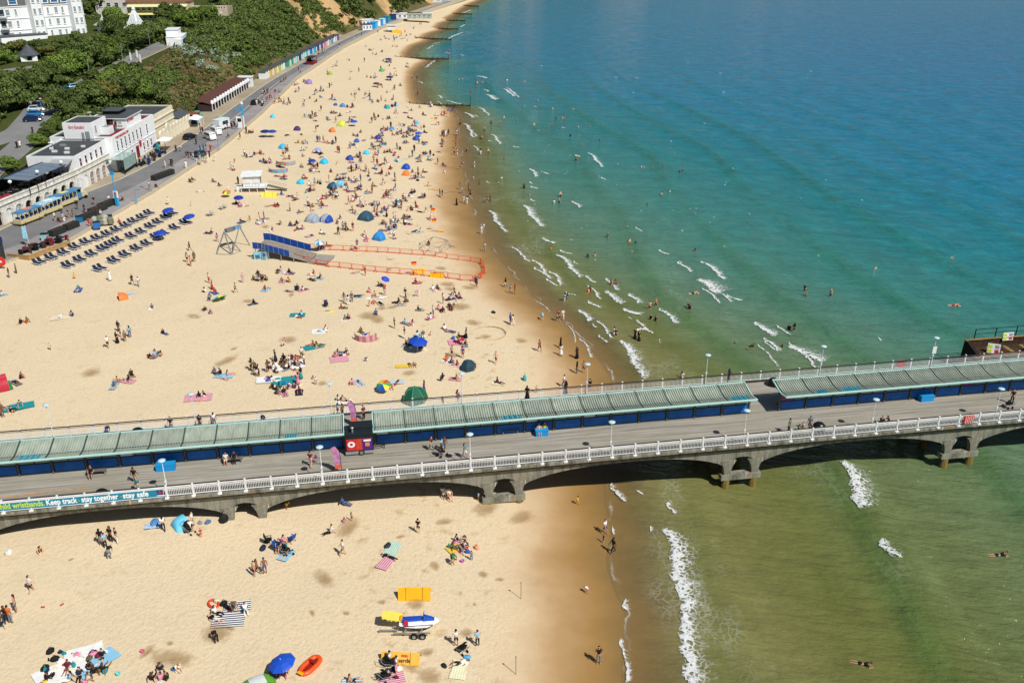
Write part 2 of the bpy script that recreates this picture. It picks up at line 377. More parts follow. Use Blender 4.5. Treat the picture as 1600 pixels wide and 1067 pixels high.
sea = tag(grid_mesh('sea', X, Y, Z, sea_material(), keep=(X - xs(Y) > -1.5), attrs={'offshore': X - xs(Y), 'swell': face, 'clear': np.maximum(X - xs(Y), 0) + (np.minimum(np.maximum(Y - 110, 0) * 0.36, 110) + 12 * smooth(86, 112, Y)) * smooth(0, 20, X - xs(Y)) - np.maximum(95 - Y, 0) * 0.35 * smooth(15, 45, X - xs(Y))}), 'green sea shading to blue offshore with low swell rolling in', kind='structure')  # clear paints sky reflection into the colour: bluer far off, olive nearer
# ------------------------------------------------------------------ the pier
PA = R(9.5); PU = Vector((math.cos(PA), math.sin(PA), 0)); PV = Vector((-math.sin(PA), math.cos(PA), 0)); P0 = Vector((0, 75.8, 0)); DZ = 5.5
def pier_pt(u, v, z=DZ): return P0 + PU * u + PV * v + Vector((0, 0, z))
def pier_uv(px, py, z=DZ):
    x, y = P(px, py, z); w = Vector((x, y, 0)) - P0; return w.dot(PU), w.dot(PV)
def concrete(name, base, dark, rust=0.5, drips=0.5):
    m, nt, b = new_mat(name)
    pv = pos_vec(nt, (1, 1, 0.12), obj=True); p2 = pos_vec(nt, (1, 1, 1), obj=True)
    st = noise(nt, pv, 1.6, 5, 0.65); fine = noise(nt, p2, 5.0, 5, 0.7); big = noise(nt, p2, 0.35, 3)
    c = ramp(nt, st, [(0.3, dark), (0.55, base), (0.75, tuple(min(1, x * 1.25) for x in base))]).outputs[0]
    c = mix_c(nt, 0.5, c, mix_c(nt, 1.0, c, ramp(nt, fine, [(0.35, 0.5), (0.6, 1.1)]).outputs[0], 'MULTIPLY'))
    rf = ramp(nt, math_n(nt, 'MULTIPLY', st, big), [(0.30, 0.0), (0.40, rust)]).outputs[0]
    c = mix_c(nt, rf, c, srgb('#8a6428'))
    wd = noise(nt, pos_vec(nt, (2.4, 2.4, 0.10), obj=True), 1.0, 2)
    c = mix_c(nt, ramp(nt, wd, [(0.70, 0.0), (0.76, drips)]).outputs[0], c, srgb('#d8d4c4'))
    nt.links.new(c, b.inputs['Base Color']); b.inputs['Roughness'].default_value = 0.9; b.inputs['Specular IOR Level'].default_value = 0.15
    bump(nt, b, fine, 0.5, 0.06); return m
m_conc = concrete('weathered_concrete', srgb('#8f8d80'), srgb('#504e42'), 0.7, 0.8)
m_conc_d = concrete('dark_concrete', srgb('#676558'), srgb('#3a3830'), 0.6, 0.4)  # darker concrete for the slab, lower beams and cross walls
m_white = M('white_paint', '#e2e4e5', 0.5, 0.10, 1.2)
m_dkwood = M('dark_timber', '#3a302c', 0.8, 0.25, 4)
def deck_material():
    m, nt, b = new_mat('deck_planks')
    pv = pos_vec(nt, (0.12, 4.0, 1), obj=True)
    n1 = noise(nt, pv, 1.0, 3, 0.6); n2 = noise(nt, pos_vec(nt, (0.5, 0.5, 1), obj=True), 0.5, 4, 0.6); n3 = noise(nt, pos_vec(nt, (0.6, 9, 1), obj=True), 1.0, 4, 0.7)
    c = ramp(nt, n1, [(0.3, srgb('#7d796f')), (0.5, srgb('#9c978d')), (0.72, srgb('#b3ada3'))]).outputs[0]
    c = mix_c(nt, ramp(nt, n2, [(0.45, 0.0), (0.7, 0.6)]).outputs[0], c, srgb('#95907e'))
    c = mix_c(nt, 0.45, c, mix_c(nt, 1.0, c, ramp(nt, n3, [(0.3, 0.62), (0.6, 1.1)]).outputs[0], 'MULTIPLY'))
    nt.links.new(c, b.inputs['Base Color']); b.inputs['Roughness'].default_value = 0.85; b.inputs['Specular IOR Level'].default_value = 0.2
    return m
m_deck = deck_material()
UA, UB = -75.0, 92.0; PW = 13.1
pier = thing('pier', 'long concrete pier with timber deck and low arches crossing beach and sea', 'pier', P0, PA)
# the deck: timber planks running along the pier, each a raised strip (far too many and thin to single out)
mb = MB(); w = 0.19; nv = int(PW / w)
for j in range(nv):
    v = 0.12 + j * w; u = UA - random.random() * 4
    while u < UB:
        L = random.uniform(3.2, 5.2); dz = random.uniform(-0.008, 0.008)
        mb.box((u + L / 2, v + w / 2, DZ - 0.03 + dz), (L - 0.015, w - 0.018, 0.06)); u += L
tag(mb.build('deck_planks', m_deck, pier), 'silver grey timber planks laid lengthwise', kind='stuff')
# new orange planks at the west end
m_newwood = M('new_orange_timber', '#b98a5c', 0.8, 0.2, 3)
for (u, v, L) in [(-45.5, 1.0, 5.5), (-43.5, 1.75, 5.0), (-46.2, 2.5, 4.2), (-42.0, 2.75, 4.6), (-47.5, 1.4, 4.0), (25.6, 10.2, 2.9), (27.0, 10.6, 2.5)]:
    MB().box((u, v, DZ - 0.018), (L, 0.17, 0.06)).build('replacement_plank', m_newwood, pier)
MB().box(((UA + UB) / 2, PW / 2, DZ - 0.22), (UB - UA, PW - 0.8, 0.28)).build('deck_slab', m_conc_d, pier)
SP = 24.82; BENTS = [-0.75 + SP * k for k in range(-3, 5)]
mb_me = {}
def fascia(v, sgn):
    u = UA
    while u < UB:
        L = min(SP / 4, UB - u)
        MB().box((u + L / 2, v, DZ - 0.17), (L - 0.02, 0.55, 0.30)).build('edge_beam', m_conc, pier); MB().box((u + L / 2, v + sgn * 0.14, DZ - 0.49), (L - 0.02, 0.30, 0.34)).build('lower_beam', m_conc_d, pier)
        u += L
fascia(0.10, 1); fascia(PW - 0.10, -1)
m_conc_k = concrete('buff_concrete', srgb('#9a967e'), srgb('#6e6a54'), 0.35, 0.6)  # paler buff concrete tone
def girder(u0, u1, half):
    """web between two columns: flat top, arched soffit"""
    n = 20; zt = DZ - 0.60; th = 0.45; vs = []; fs = []
    for k in range(n + 1):
        t = k / n; u = u0 + (u1 - u0) * t
        if half: zb = 2.75 + 1.05 * math.sqrt(max(0, 1 - (2 * t - 1) ** 2))
        else: zb = 2.55 + 1.85 * (1 - abs(2 * t - 1) ** 2.6) ** 0.75
        for vv in (0, th):
            vs.append((u, vv, zb)); vs.append((u, vv, zt))
    for k in range(n):
        a = 4 * k; b = a + 4
        fs += [(a, b, b + 1, a + 1), (a + 2, a + 3, b + 3, b + 2), (a, a + 2, b + 2, b), (a + 1, b + 1, b + 3, a + 3)]
    return MB().add(vs, fs)
RIBS = [0.42, 4.35, 8.35, 12.2]
g_span = girder(1.5, SP - 1.5, False).mesh('arch_girder', m_conc); g_small = girder(-1.5, 1.5, True).mesh('small_arch', m_conc)
cm = MB(); cm.loft([[(-0.38 * k, -0.05, z), (0.38 * k, -0.05, z), (0.38 * k, 0.5, z), (-0.38 * k, 0.5, z)] for z, k in ((1.1, 1.0), (2.2, 1.0), (2.7, 1.3), (3.2, 1.9), (3.4, 2.3))])
col_me = cm.mesh('column', m_conc)
low = MB(); low.lathe([(0.42, -4.0), (0.42, 1.15)], 12)
m_pile = concrete('weedy_pile', srgb('#6d6030'), srgb('#2a2a1c'), 0.8, 0.0); low_me = low.mesh('pile', m_pile, True)
beam_me = MB().box((0, 0.22, 1.45), (4.3, 0.8, 0.62)).mesh('cross_beam', m_conc)
for k, ub in enumerate(BENTS):
    for v in RIBS:
        if k < len(BENTS): inst(g_span, 'arch_girder', pier, (ub, v, 0))
        inst(g_small, 'small_arch', pier, (ub, v, 0)); inst(beam_me, 'cross_beam', pier, (ub, v, 0))
        for s in (-1.5, 1.5):
            inst(col_me, 'column', pier, (ub + s, v, 0)); inst(low_me, 'pile', pier, (ub + s, v + 0.2, 0))
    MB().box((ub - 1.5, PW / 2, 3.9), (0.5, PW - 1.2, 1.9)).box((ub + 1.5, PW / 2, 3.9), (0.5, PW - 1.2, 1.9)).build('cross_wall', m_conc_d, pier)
# dark timber kerb and handrails
for v in (0.34, PW - 0.34):
    MB().box(((UA + UB) / 2, v, DZ + 0.09), (UB - UA, 0.16, 0.16)).build('kerb_timber', m_dkwood, pier)
BAY = 14.08 / 6
pm = MB()
for z, h in ((1.06, 0.075), (0.90, 0.04), (0.16, 0.06)): pm.box((BAY / 2, 0, z), (BAY, 0.06, h))
for i in range(15): pm.box(((i + 0.8) * BAY / 15.6, 0, 0.53), (0.036, 0.03, 0.72))
panel_me = pm.mesh('railing_panel', m_white)
post = MB(); post.box((0, 0, 0.58), (0.12, 0.12, 1.16)).box((0, 0, 1.19), (0.17, 0.17, 0.06)).box((0, -0.10, -0.06), (0.36, 0.30, 0.14)).tube((0, -0.18, -0.05), (0, -0.02, 0.45), 0.035)
post_me = post.mesh('railing_post', m_white)
hand_me = MB().box((BAY / 2, 0.10, 1.13), (BAY, 0.16, 0.05)).mesh('handrail', m_dkwood)
LAMP_U = [-45.5 - 14.08, -45.5, -31.45, -17.4, -3.35, 10.6, 24.5, 38.4, 52.5, 66.6, 80.7]
u0 = -32.2 - 3 * 14.08
for i in range(int((UB - u0) / BAY)):
    u = u0 + i * BAY
    for v, rz in ((0.02, 0), (PW - 0.02, math.pi)):
        uu = u if rz == 0 else u + BAY
        inst(panel_me, 'railing_panel', pier, (uu, v, DZ), rz); inst(post_me, 'railing_post', pier, (u, v, DZ), rz); inst(hand_me, 'handrail', pier, (uu, v, DZ), rz)
# lamps
m_lampw = M('lamp_white', '#dfe7ec', 0.4, 0.03, 2); m_lampg = M('lamp_disc', '#b9d3dd', 0.3, 0.05, 2)
NEAR_L = ['left of the blue box by the safety banner', 'beside the pink feather flag on the pier', 'in front of the walkers with the buggy', 'in front of the empty bench on the deck', 'near the gap between shelters', 'beside the two people sitting against the railing', 'next to the couple pushing a pushchair on the pier', 'beyond the pushchair couple at the pier end']
FAR_L = ['beside the sand at the western end of the far rail', 'behind the long west shelter roof', 'behind the west shelter near the kiosk', 'beyond the shelter opposite the green tent', 'over the wet sand behind the middle shelter', 'over the sea behind the middle shelter', 'over the breaking wave behind the east shelter', 'with a white sign plate on its post', 'beyond the landing stage']
def lamp(u, v, label, sign=False):
    t = thing('pier_lamp', label, 'lamp', pier_pt(u, v, DZ), PA, 'white disc lamps along the pier railings')
    MB().tube((0, 0, 0), (0, 0, 1.6), 0.055, 0.05, 8).tube((0, 0, 1.6), (0, 0, 3.75), 0.038, 0.03, 8).box((0, 0, 1.6), (0.16, 0.16, 0.16)).build('pole', m_lampw, t)
    MB().lathe([(0.05, 3.62), (0.16, 3.72), (0.33, 3.80), (0.35, 3.85), (0.25, 3.90), (0.02, 3.95)], 16).build('lamp_disc', m_lampg, t, smooth=True)
    if sign:
        s = MB().box((0, -0.1, 2.3), (0.5, 0.04, 0.9)).build('sign_plate', m_white, t)
for i, u in enumerate(LAMP_U[2:9]): lamp(u - 0.7, 0.16, 'pole lamp on near railing ' + NEAR_L[i])
for i, u in enumerate(LAMP_U[1:9]): lamp(u, PW - 0.16, 'pole lamp on far railing ' + FAR_L[i], i == 7)

# shelters
SB = 3.06
def corrugated():
    m, nt, b = new_mat('shelter_roof_green')
    nz = noise(nt, pos_vec(nt, (1, 0.4, 1), obj=True), 1.4, 5, 0.65); n2 = noise(nt, pos_vec(nt, (6, 0.6, 1), obj=True), 1.0, 3)
    c = ramp(nt, nz, [(0.3, srgb('#8d988a')), (0.6, srgb('#a4ada0')), (0.8, srgb('#b8beb3'))]).outputs[0]
    c = mix_c(nt, ramp(nt, n2, [(0.5, 0.0), (0.75, 0.5)]).outputs[0], c, srgb('#76806a'))
    oi = nt.nodes.new('ShaderNodeObjectInfo'); vm = nt.nodes.new('ShaderNodeVectorMath'); vm.operation = 'SCALE'; nt.links.new(c, vm.inputs[0]); nt.links.new(math_n(nt, 'MULTIPLY_ADD', oi.outputs['Random'], 0.24, 0.86), vm.inputs['Scale']); c = vm.outputs[0]
    st = noise(nt, pos_vec(nt, (1.6, 0.25, 1)), 1.0, 5, 0.7); c = mix_c(nt, ramp(nt, st, [(0.58, 0.0), (0.72, 0.45)]).outputs[0], c, srgb('#5f6350'))
    wsp = noise(nt, pos_vec(nt), 3.5, 3, 0.7); c = mix_c(nt, ramp(nt, wsp, [(0.70, 0.0), (0.75, 0.6)]).outputs[0], c, srgb('#dcdcd2'))
    nt.links.new(c, b.inputs['Base Color']); b.inputs['Roughness'].default_value = 0.6; return m
m_roof = corrugated(); m_turq = M('turquoise_paint', '#b4ddd6', 0.45, 0.06, 2); m_rib = M('dark_green_rib', '#3f5048', 0.6, 0.15, 3)
m_cyan = M('cyan_sheet', '#1e9bb5', 0.45, 0.12, 3); m_blue = M('blue_board', '#1463b4', 0.5, 0.22, 0.9); m_frame = M('dark_frame', '#1f2628', 0.6, 0.15, 3)
m_post = M('grey_post', '#5d5a52', 0.7, 0.2, 3); m_glaz = M('old_glazing', '#8fa39a', 0.25, 0.15, 1.5, spec=0.6); m_mag = M('magenta_poster', '#b03a7e', 0.5, 0.3, 4)
def roof_z(t):          # t 0 front eave .. 1 back eave : a shallow gull wing
    return 2.42 - 0.22 * math.sin(min(1, t / 0.75) * math.pi * 0.75) + 0.62 * max(0, t - 0.28) ** 1.4
V0, V1 = 4.55, 7.95
def sheet(skew0=0.0, skew1=0.0, uu0=0.06, uu1=SB - 0.06, t0=0.02, t1=0.98, dz=0.0):
    n = 12; mbs = MB(); k = 10
    us = []
    for i in range(n):
        a = uu0 + (uu1 - uu0) * i / n; st = (uu1 - uu0) / n
        us += [(a, 0.0), (a + st * 0.42, 0.0), (a + st * 0.5, 0.10), (a + st * 0.92, 0.10)]
    us.append((uu1, 0.0))
    vs = []; fs = []; nn = len(us)
    for j in range(k + 1):
        t = t0 + (t1 - t0) * j / k
        for (u, h) in us: vs.append((u + (skew1 * (1 - t) if u > SB / 2 else 0) * (u / SB), V0 + (V1 - V0) * t, DZ + roof_z(t) + h + dz))
    for j in range(k):
        for i in range(nn - 1): fs.append((j * nn + i, j * nn + i + 1, (j + 1) * nn + i + 1, (j + 1) * nn + i))
    return mbs.add(vs, fs)
sheet_me = sheet().mesh('roof_sheet', m_roof)
cy_me = sheet(uu0=0.5, uu1=2.5, t0=0.05, t1=0.36, dz=0.03).mesh('cyan_roof_sheet', m_cyan)
cy2_me = sheet(uu0=0.5, uu1=1.7, t0=0.05, t1=0.30, dz=0.03).mesh('cyan_roof_sheet', m_cyan)
rb = MB()
for j in range(10):
    t, t2 = j / 10, (j + 1) / 10
    a = (0, V0 + (V1 - V0) * t, DZ + roof_z(t) + 0.06); b = (0, V0 + (V1 - V0) * t2, DZ + roof_z(t2) + 0.06)
    rb.loft([[(-0.06, p[1], p[2] - 0.1), (0.06, p[1], p[2] - 0.1), (0.06, p[1], p[2] + 0.05), (-0.06, p[1], p[2] + 0.05)] for p in (a, b)])
rib_me = rb.mesh('roof_rib', m_rib)
seam_me = MB().box((SB / 2, V0 + (V1 - V0) * 0.32, DZ + roof_z(0.32) + 0.09), (SB - 0.14, 0.05, 0.05)).mesh('roof_seam', m_rib)
wb = 6.0
bl_me = MB().box((SB / 2, wb, DZ + 0.62), (SB - 0.36, 0.05, 0.94)).mesh('blue_panel', m_blue)
fr_me = MB().box((SB / 2, wb + 0.02, DZ + 1.16), (SB - 0.14, 0.09, 0.12)).box((SB / 2, wb + 0.02, DZ + 0.09), (SB - 0.14, 0.09, 0.12)).box((0.14, wb + 0.02, DZ + 0.62), (0.09, 0.09, 1.0)).box((SB - 0.14, wb + 0.02, DZ + 0.62), (0.09, 0.09, 1.0)).mesh('panel_frame', m_frame)
gl_me = MB().box((SB / 2, wb + 0.02, DZ + 1.62), (SB - 0.2, 0.03, 0.8)).mesh('window_pane', m_glaz)
mu_me = MB().box((SB / 2, wb, DZ + 1.62), (0.07, 0.08, 0.8)).mesh('mullion', m_frame)
po_me = MB().box((0, wb - 0.02, DZ + 1.05), (0.17, 0.22, 2.1)).box((0, wb - 0.32, DZ + 2.05), (0.10, 1.2, 0.1)).box((0, wb + 0.7, DZ + 2.2), (0.10, 1.4, 0.1)).mesh('post', m_post)
def shelter(ua, nb, label, cyan, posters=()):
    t = thing('pier_shelter', label, 'shelter', P0 + PU * ua, PA, 'open shelters on the pier')
    for i in range(nb):
        u = i * SB
        inst(sheet_me, 'roof_sheet', t, (u, 0, 0)); inst(rib_me, 'roof_rib', t, (u, 0, 0)); inst(seam_me, 'roof_seam', t, (u, 0, 0))
        inst(bl_me, 'blue_panel', t, (u, 0, 0)); inst(fr_me, 'panel_frame', t, (u, 0, 0)); inst(gl_me, 'window_pane', t, (u, 0, 0)); inst(mu_me, 'mullion', t, (u, 0, 0)); inst(po_me, 'post', t, (u, 0, 0))
        if i in cyan: inst(cy_me if cyan[i] else cy2_me, 'cyan_roof_sheet', t, (u, 0, 0))
        if i in posters: MB().box((u + 0.75, wb - 0.06, DZ + 1.5), (1.1, 0.02, 0.5)).build('poster', m_mag if posters[i] else m_white, t)
    inst(rib_me, 'roof_rib', t, (nb * SB, 0, 0)); inst(po_me, 'post', t, (nb * SB, 0, 0))
    L = nb * SB
    MB().box((L / 2, V0 - 0.05, DZ + roof_z(0) + 0.03), (L + 0.3, 0.14, 0.17)).build('front_fascia', m_turq, t)
    MB().box((L / 2, V1 + 0.06, DZ + roof_z(1) + 0.05), (L + 0.3, 0.12, 0.15)).build('back_fascia', m_turq, t)
    for uu in (-0.10, L + 0.10):
        e = MB()
        for j in range(10):
            ta, tb = j / 10, (j + 1) / 10
            e.loft([[(uu - 0.05, V0 + (V1 - V0) * q, DZ + roof_z(q) - 0.06), (uu + 0.05, V0 + (V1 - V0) * q, DZ + roof_z(q) - 0.06), (uu + 0.05, V0 + (V1 - V0) * q, DZ + roof_z(q) + 0.11), (uu - 0.05, V0 + (V1 - V0) * q, DZ + roof_z(q) + 0.11)] for q in (ta, tb)])
        e.build('end_fascia', m_turq, t)
    MB().box((L / 2, wb + 0.45, DZ + 0.46), (L, 0.42, 0.06)).build('back_bench', m_dkwood, t)
    return t
shelter(-16.1 - 18 * SB, 18, 'long green roofed shelter at the west end of the pier, left of the kiosk trailer', {8: 1, 16: 0}, {7: 0, 11: 0})
shelter(-13.0, 13, 'middle green roofed shelter with blue boards, between the kiosk trailer and the open gap', {4: 1, 12: 1}, {0: 0, 5: 0, 7: 0})
shelter(30.25, 12, 'east green roofed shelter over the sea with magenta poster at its end', {1: 0, 2: 1}, {0: 1, 7: 1})

# banner on the near railing
m_teal = M('banner_teal', '#14809f', 0.5, 0.05, 1); m_yel = M('lettering_yellow', '#c3d834', 0.5, 0, 1); m_wh = M('lettering_white', '#f2f4f4', 0.5, 0, 1); m_navy = M('navy_print', '#1c2f66', 0.5, 0.1, 3); m_redp = M('red_print', '#c9283a', 0.5, 0.05, 3)
def text_obj(name, body, size, mat, parent, loc, rot, shear=0.0, align='LEFT', width=None, bold=0.0):
    cu = bpy.data.curves.new(name, 'FONT'); cu.body = body; cu.size = size; cu.extrude = 0.006; cu.align_x = align; cu.shear = shear; cu.offset = bold
    cu.materials.append(mat); o = bpy.data.objects.new(name, cu); COL.objects.link(o); o.parent = parent; o.location = loc; o.rotation_euler = rot
    bpy.context.view_layer.update()
    me = bpy.data.meshes.new_from_object(o.evaluated_get(bpy.context.evaluated_depsgraph_get()))
    bpy.data.objects.remove(o); o = bpy.data.objects.new(name, me); COL.objects.link(o); o.parent = parent; o.location = loc; o.rotation_euler = rot
    if width:
        xs_ = [v.co.x for v in me.vertices]; o.scale = (width / max(0.01, max(xs_)), 1, 1)
    return o
ub_end = pier_uv(255, 765, DZ + 0.6)[0]
bt = thing('railing_banner', 'teal safety banner with yellow and white words on the near pier railing', 'banner', pier_pt(0, -0.08, DZ), PA)
MB().box(((UA + ub_end) / 2, 0, 0.56), (ub_end - UA, 0.03, 0.86)).build('banner_sheet', m_teal, bt)
for z in (0.14, 0.985): MB().box(((UA + ub_end) / 2, -0.005, z), (ub_end - UA, 0.05, 0.05)).build('white_border', m_wh, bt)
def bu(px, py): return pier_uv(px, py, DZ + 0.6)[0]
def words(s, pa, pb, mat, yy):
    a, b = bu(pa, yy), bu(pb, yy)
    text_obj('lettering', s, 0.80, mat, bt, (a, -0.022, 0.36), (R(90), 0, 0), width=b - a, bold=0.018)
words('wristbands.', 15, 63, m_yel, 798); words('Child', -14, 9, m_yel, 803)
words('Keep track', 69, 116, m_wh, 791); words('stay together', 125, 181, m_wh, 785); words('stay safe', 190, 229, m_wh, 779)
for px, yy in ((120, 788), (186, 782)):
    MB().tube((bu(px, yy), -0.03, 0.55), (bu(px, yy), -0.02, 0.55), 0.10, n=12).build('bullet_dot', M('bullet_grey', '#7d8a8c', 0.5, 0), bt)
a = bu(248, 775)
MB().box((a, -0.022, 0.6), (0.55, 0.012, 0.42)).build('flag_logo', m_navy, bt); MB().box((a, -0.031, 0.6), (0.55, 0.008, 0.07)).box((a, -0.033, 0.6), (0.07, 0.008, 0.42)).build('flag_cross', m_redp, bt); MB().box((a, -0.024, 0.30), (0.6, 0.012, 0.07)).build('flag_caption', m_wh, bt)
# ------------------------------------------------------------------ promenade, road, hillside
def strip(name, ys, fa, fb, z, mat, n=1, label=None, zf=None):
    ys = np.asarray(ys, float); t = np.linspace(0, 1, n + 1)
    A = fa(ys); B = fb(ys)
    X = A[:, None] + (B - A)[:, None] * t[None]; Y = np.repeat(ys[:, None], n + 1, 1)
    Z = np.full_like(X, z) if zf is None else zf(X, Y)
    o = grid_mesh(name, X, Y, Z, mat); return tag(o, label, kind='structure')
def paving(name, col, col2, scale=0.8, rough=0.9):
    m, nt, b = new_mat(name)
    n1 = noise(nt, pos_vec(nt, (1, 0.5, 1)), scale, 5, 0.65); n2 = noise(nt, pos_vec(nt, (1, 1, 1)), 0.12, 3); n3 = noise(nt, pos_vec(nt), 6.0, 3, 0.7)
    c = mix_c(nt, n1, srgb(col), srgb(col2)); c = mix_c(nt, 0.5, c, mix_c(nt, 1.0, c, ramp(nt, n2, [(0.35, 0.7), (0.65, 1.15)]).outputs[0], 'MULTIPLY'))
    c = mix_c(nt, 0.4, c, mix_c(nt, 1.0, c, ramp(nt, n3, [(0.3, 0.6), (0.7, 1.2)]).outputs[0], 'MULTIPLY'))
    nt.links.new(c, b.inputs['Base Color']); b.inputs['Roughness'].default_value = rough; b.inputs['Specular IOR Level'].default_value = 0.15; return m
m_asph = paving('asphalt', '#6f6f70', '#88878a', 0.6); m_beige = paving('beige_paving', '#9c8f7b', '#b3a68f', 0.9); m_lilac = paving('grey_paving', '#8d8887', '#a5a09f', 0.7)
m_line = M('line_paint', '#d6cfae', 0.7, 0.15, 6); m_kerb = M('kerb_stone', '#b5ad98', 0.85, 0.2, 3); m_road = paving('old_asphalt', '#77787a', '#8f8e8c', 0.3)
ysP = np.concatenate([np.arange(60, 420, 6), np.arange(420, 1000, 14), np.arange(1000, 9001, 400)])
lerp = lambda k, off=0.0: (lambda y: xl(y) + (xp(y) - xl(y)) * k + off)
strip('promenade', ysP, lambda y: xl(y) - 14 * (np.asarray(y) < 240) - 3.0, lerp(1.0), PROM_Z - 0.008, m_asph, 3, 'grey seafront promenade running between the buildings and the sand')
strip('pavement', ysP, lerp(0.0, -2.9), lerp(0.30), PROM_Z, m_beige, 2, 'beige paved strip along the seafront buildings')
strip('pavement', ysP, lerp(0.70), lerp(1.0, -0.02), PROM_Z, m_lilac, 2, 'pale grey paved strip beside the sand')
yl = ysP[ysP < 1000]
strip('road_marking', yl, lerp(0.305), lerp(0.305, 0.28), PROM_Z + 0.006, m_line, 1, 'cream painted line along the promenade')
strip('road_marking', np.arange(230, 330, 6), lerp(0.60), lerp(0.60, 0.18), PROM_Z + 0.004, m_line, 1, 'thin painted line in the promenade')
km = MB(); yk = yl
for a, c in zip(yk[:-1], yk[1:]):
    xa, xb = float(xp(a)), float(xp(c)); km.loft([[(xa - 0.05, a, 1.2), (xa + 0.35, a, 1.2), (xa + 0.35, a, PROM_Z + 0.12), (xa - 0.05, a, PROM_Z + 0.12)], [(xb - 0.05, c, 1.2), (xb + 0.35, c, 1.2), (xb + 0.35, c, PROM_Z + 0.12), (xb - 0.05, c, PROM_Z + 0.12)]], cap=False)
tag(km.build('sea_wall_kerb', m_kerb), 'low concrete kerb between promenade and sand', kind='structure')

def hill_material():
    m, nt, b = new_mat('hill_turf')
    n1 = noise(nt, pos_vec(nt), 0.09, 5, 0.65); n2 = noise(nt, pos_vec(nt), 0.7, 5, 0.7); n3 = noise(nt, pos_vec(nt, (1, 1, 0.3)), 0.05, 4, 0.6)
    g = mix_c(nt, n2, srgb('#333f1e'), srgb('#525a2e')); d = mix_c(nt, n2, srgb('#57502f'), srgb('#837555'))
    dry = N(nt, 'ShaderNodeAttribute', attribute_name='dry').outputs['Fac']; bare = N(nt, 'ShaderNodeAttribute', attribute_name='bare').outputs['Fac']
    c = mix_c(nt, math_n(nt, 'ADD', dry, math_n(nt, 'MULTIPLY', math_n(nt, 'SUBTRACT', n1, 0.5), 1.2), clamp=True), g, d)
    s = mix_c(nt, n2, srgb('#b08452'), srgb('#cfb489'))
    bf = ramp(nt, math_n(nt, 'ADD', bare, math_n(nt, 'MULTIPLY', math_n(nt, 'SUBTRACT', n3, 0.5), 1.0)), [(0.45, 0.0), (0.6, 1.0)]).outputs[0]
    c = mix_c(nt, bf, c, s)
    nt.links.new(c, b.inputs['Base Color']); b.inputs['Roughness'].default_value = 1.0; b.inputs['Specular IOR Level'].default_value = 0.05
    bump(nt, b, n2, 0.9, 0.5); return m
hx = axis([(-1500, -260, 60), (-260, -130, 6), (-130, -10, 1.6)]); hy = axis([(60, 460, 2.4), (460, 760, 6), (760, 1400, 30), (1400, 9001, 300)])
Sx, Y = np.meshgrid(np.concatenate([axis([(-1400, -180, 80), (-180, -40, 7)]), np.arange(-40, 0.1, 1.2)]), hy); X = xl(Y) - 0.5 + Sx
Z = hill_z(X, Y) - 0.03
xt_ = np.where(Y > 338, xl(Y) - 25.0, np.interp(Y, HF_Y, HT_X))
on_slope = (X > xt_ + 0.5) & (Z > 3.2) & (Y > 240)
Z = Z + np.where(on_slope, (vnoise(X / 5, Y / 7, 21) - 0.5) * 2.2 * np.clip((Z - 3) / 4, 0, 1), 0)
dry = np.clip(smooth(255, 280, Y) * (1 - smooth(318, 345, Y)) * 1.0 + 0.25 * (vnoise(X / 15, Y / 30, 23)) + smooth(3, 0, (Z - 4.0)) * smooth(300, 320, Y) * 0.5, 0, 1) * (X > xt_ - 1)
bare = np.clip(smooth(415, 440, Y) * (vnoise(X / 11, Y / 22, 29) * 0.85) + 0.35 * np.exp(-((Y - 300) / 18) ** 2) * np.exp(-((X + 108) / 2.5) ** 2) + 0.3 * np.exp(-((Y - 305) / 12) ** 2) * np.exp(-((X + 92) / 4) ** 2), 0, 1) * (X > xt_ - 2)
hill = tag(grid_mesh('hillside', X, Y, Z, hill_material(), keep=(X < xl(Y) - 0.2), attrs={'dry': dry, 'bare': bare}), 'scrubby cliff and wooded plateau behind the promenade', kind='structure')

def ribbon(name, pts, w, mat, label, dz=0.06, n=60):
    """a road laid over the plateau along surveyed points"""
    pts = [np.array(H(*p)[:2]) for p in pts]; d = [0]
    for a, c in zip(pts[:-1], pts[1:]): d.append(d[-1] + np.linalg.norm(c - a))
    t = np.linspace(0, d[-1], n); C = np.stack([np.interp(t, d, [p[k] for p in pts]) for k in (0, 1)], 1)
    k = np.array([0.25, 0.5, 0.25])
    for _ in range(8):
        C[1:-1] = 0.25 * C[:-2] + 0.5 * C[1:-1] + 0.25 * C[2:]
    T = np.gradient(C, axis=0); T /= np.linalg.norm(T, axis=1)[:, None]; Nn = np.stack([-T[:, 1], T[:, 0]], 1)
    mb = MB(); vs = []; fs = []
    for i in range(n):
        for s in np.linspace(-1, 1, 5):
            q = C[i] + Nn[i] * s * w / 2; vs.append((q[0], q[1], float(hill_z(q[0], q[1])) + dz))
    for i in range(n - 1):
        for j in range(4): fs.append((i * 5 + j, i * 5 + j + 1, (i + 1) * 5 + j + 1, (i + 1) * 5 + j))
    o = mb.add(vs, fs).build(name, mat); tag(o, label, kind='structure'); return C, Nn
ROADPTS = [(-60, 300), (-10, 262), (22, 240), (58, 205), (78, 175), (98, 152), (140, 125), (180, 104), (215, 88), (250, 72), (278, 59), (312, 45), (342, 31), (352, 22), (368, 13), (400, 8), (440, 3)]
RC, RN = ribbon('road', ROADPTS, 6.2, m_road, 'grey clifftop road climbing away behind the restaurant', 0.07)
ribbon('pavement', [(a + 9, c + 4) for a, c in ROADPTS[4:13]], 1.6, m_beige, 'narrow pale footpath along the clifftop railings', 0.11, 50)
ribbon('car_park', [(-60, 235), (8, 215), (40, 205), (62, 178), (80, 150), (95, 138)], 9, m_road, 'asphalt car park beside the clifftop road', 0.045)
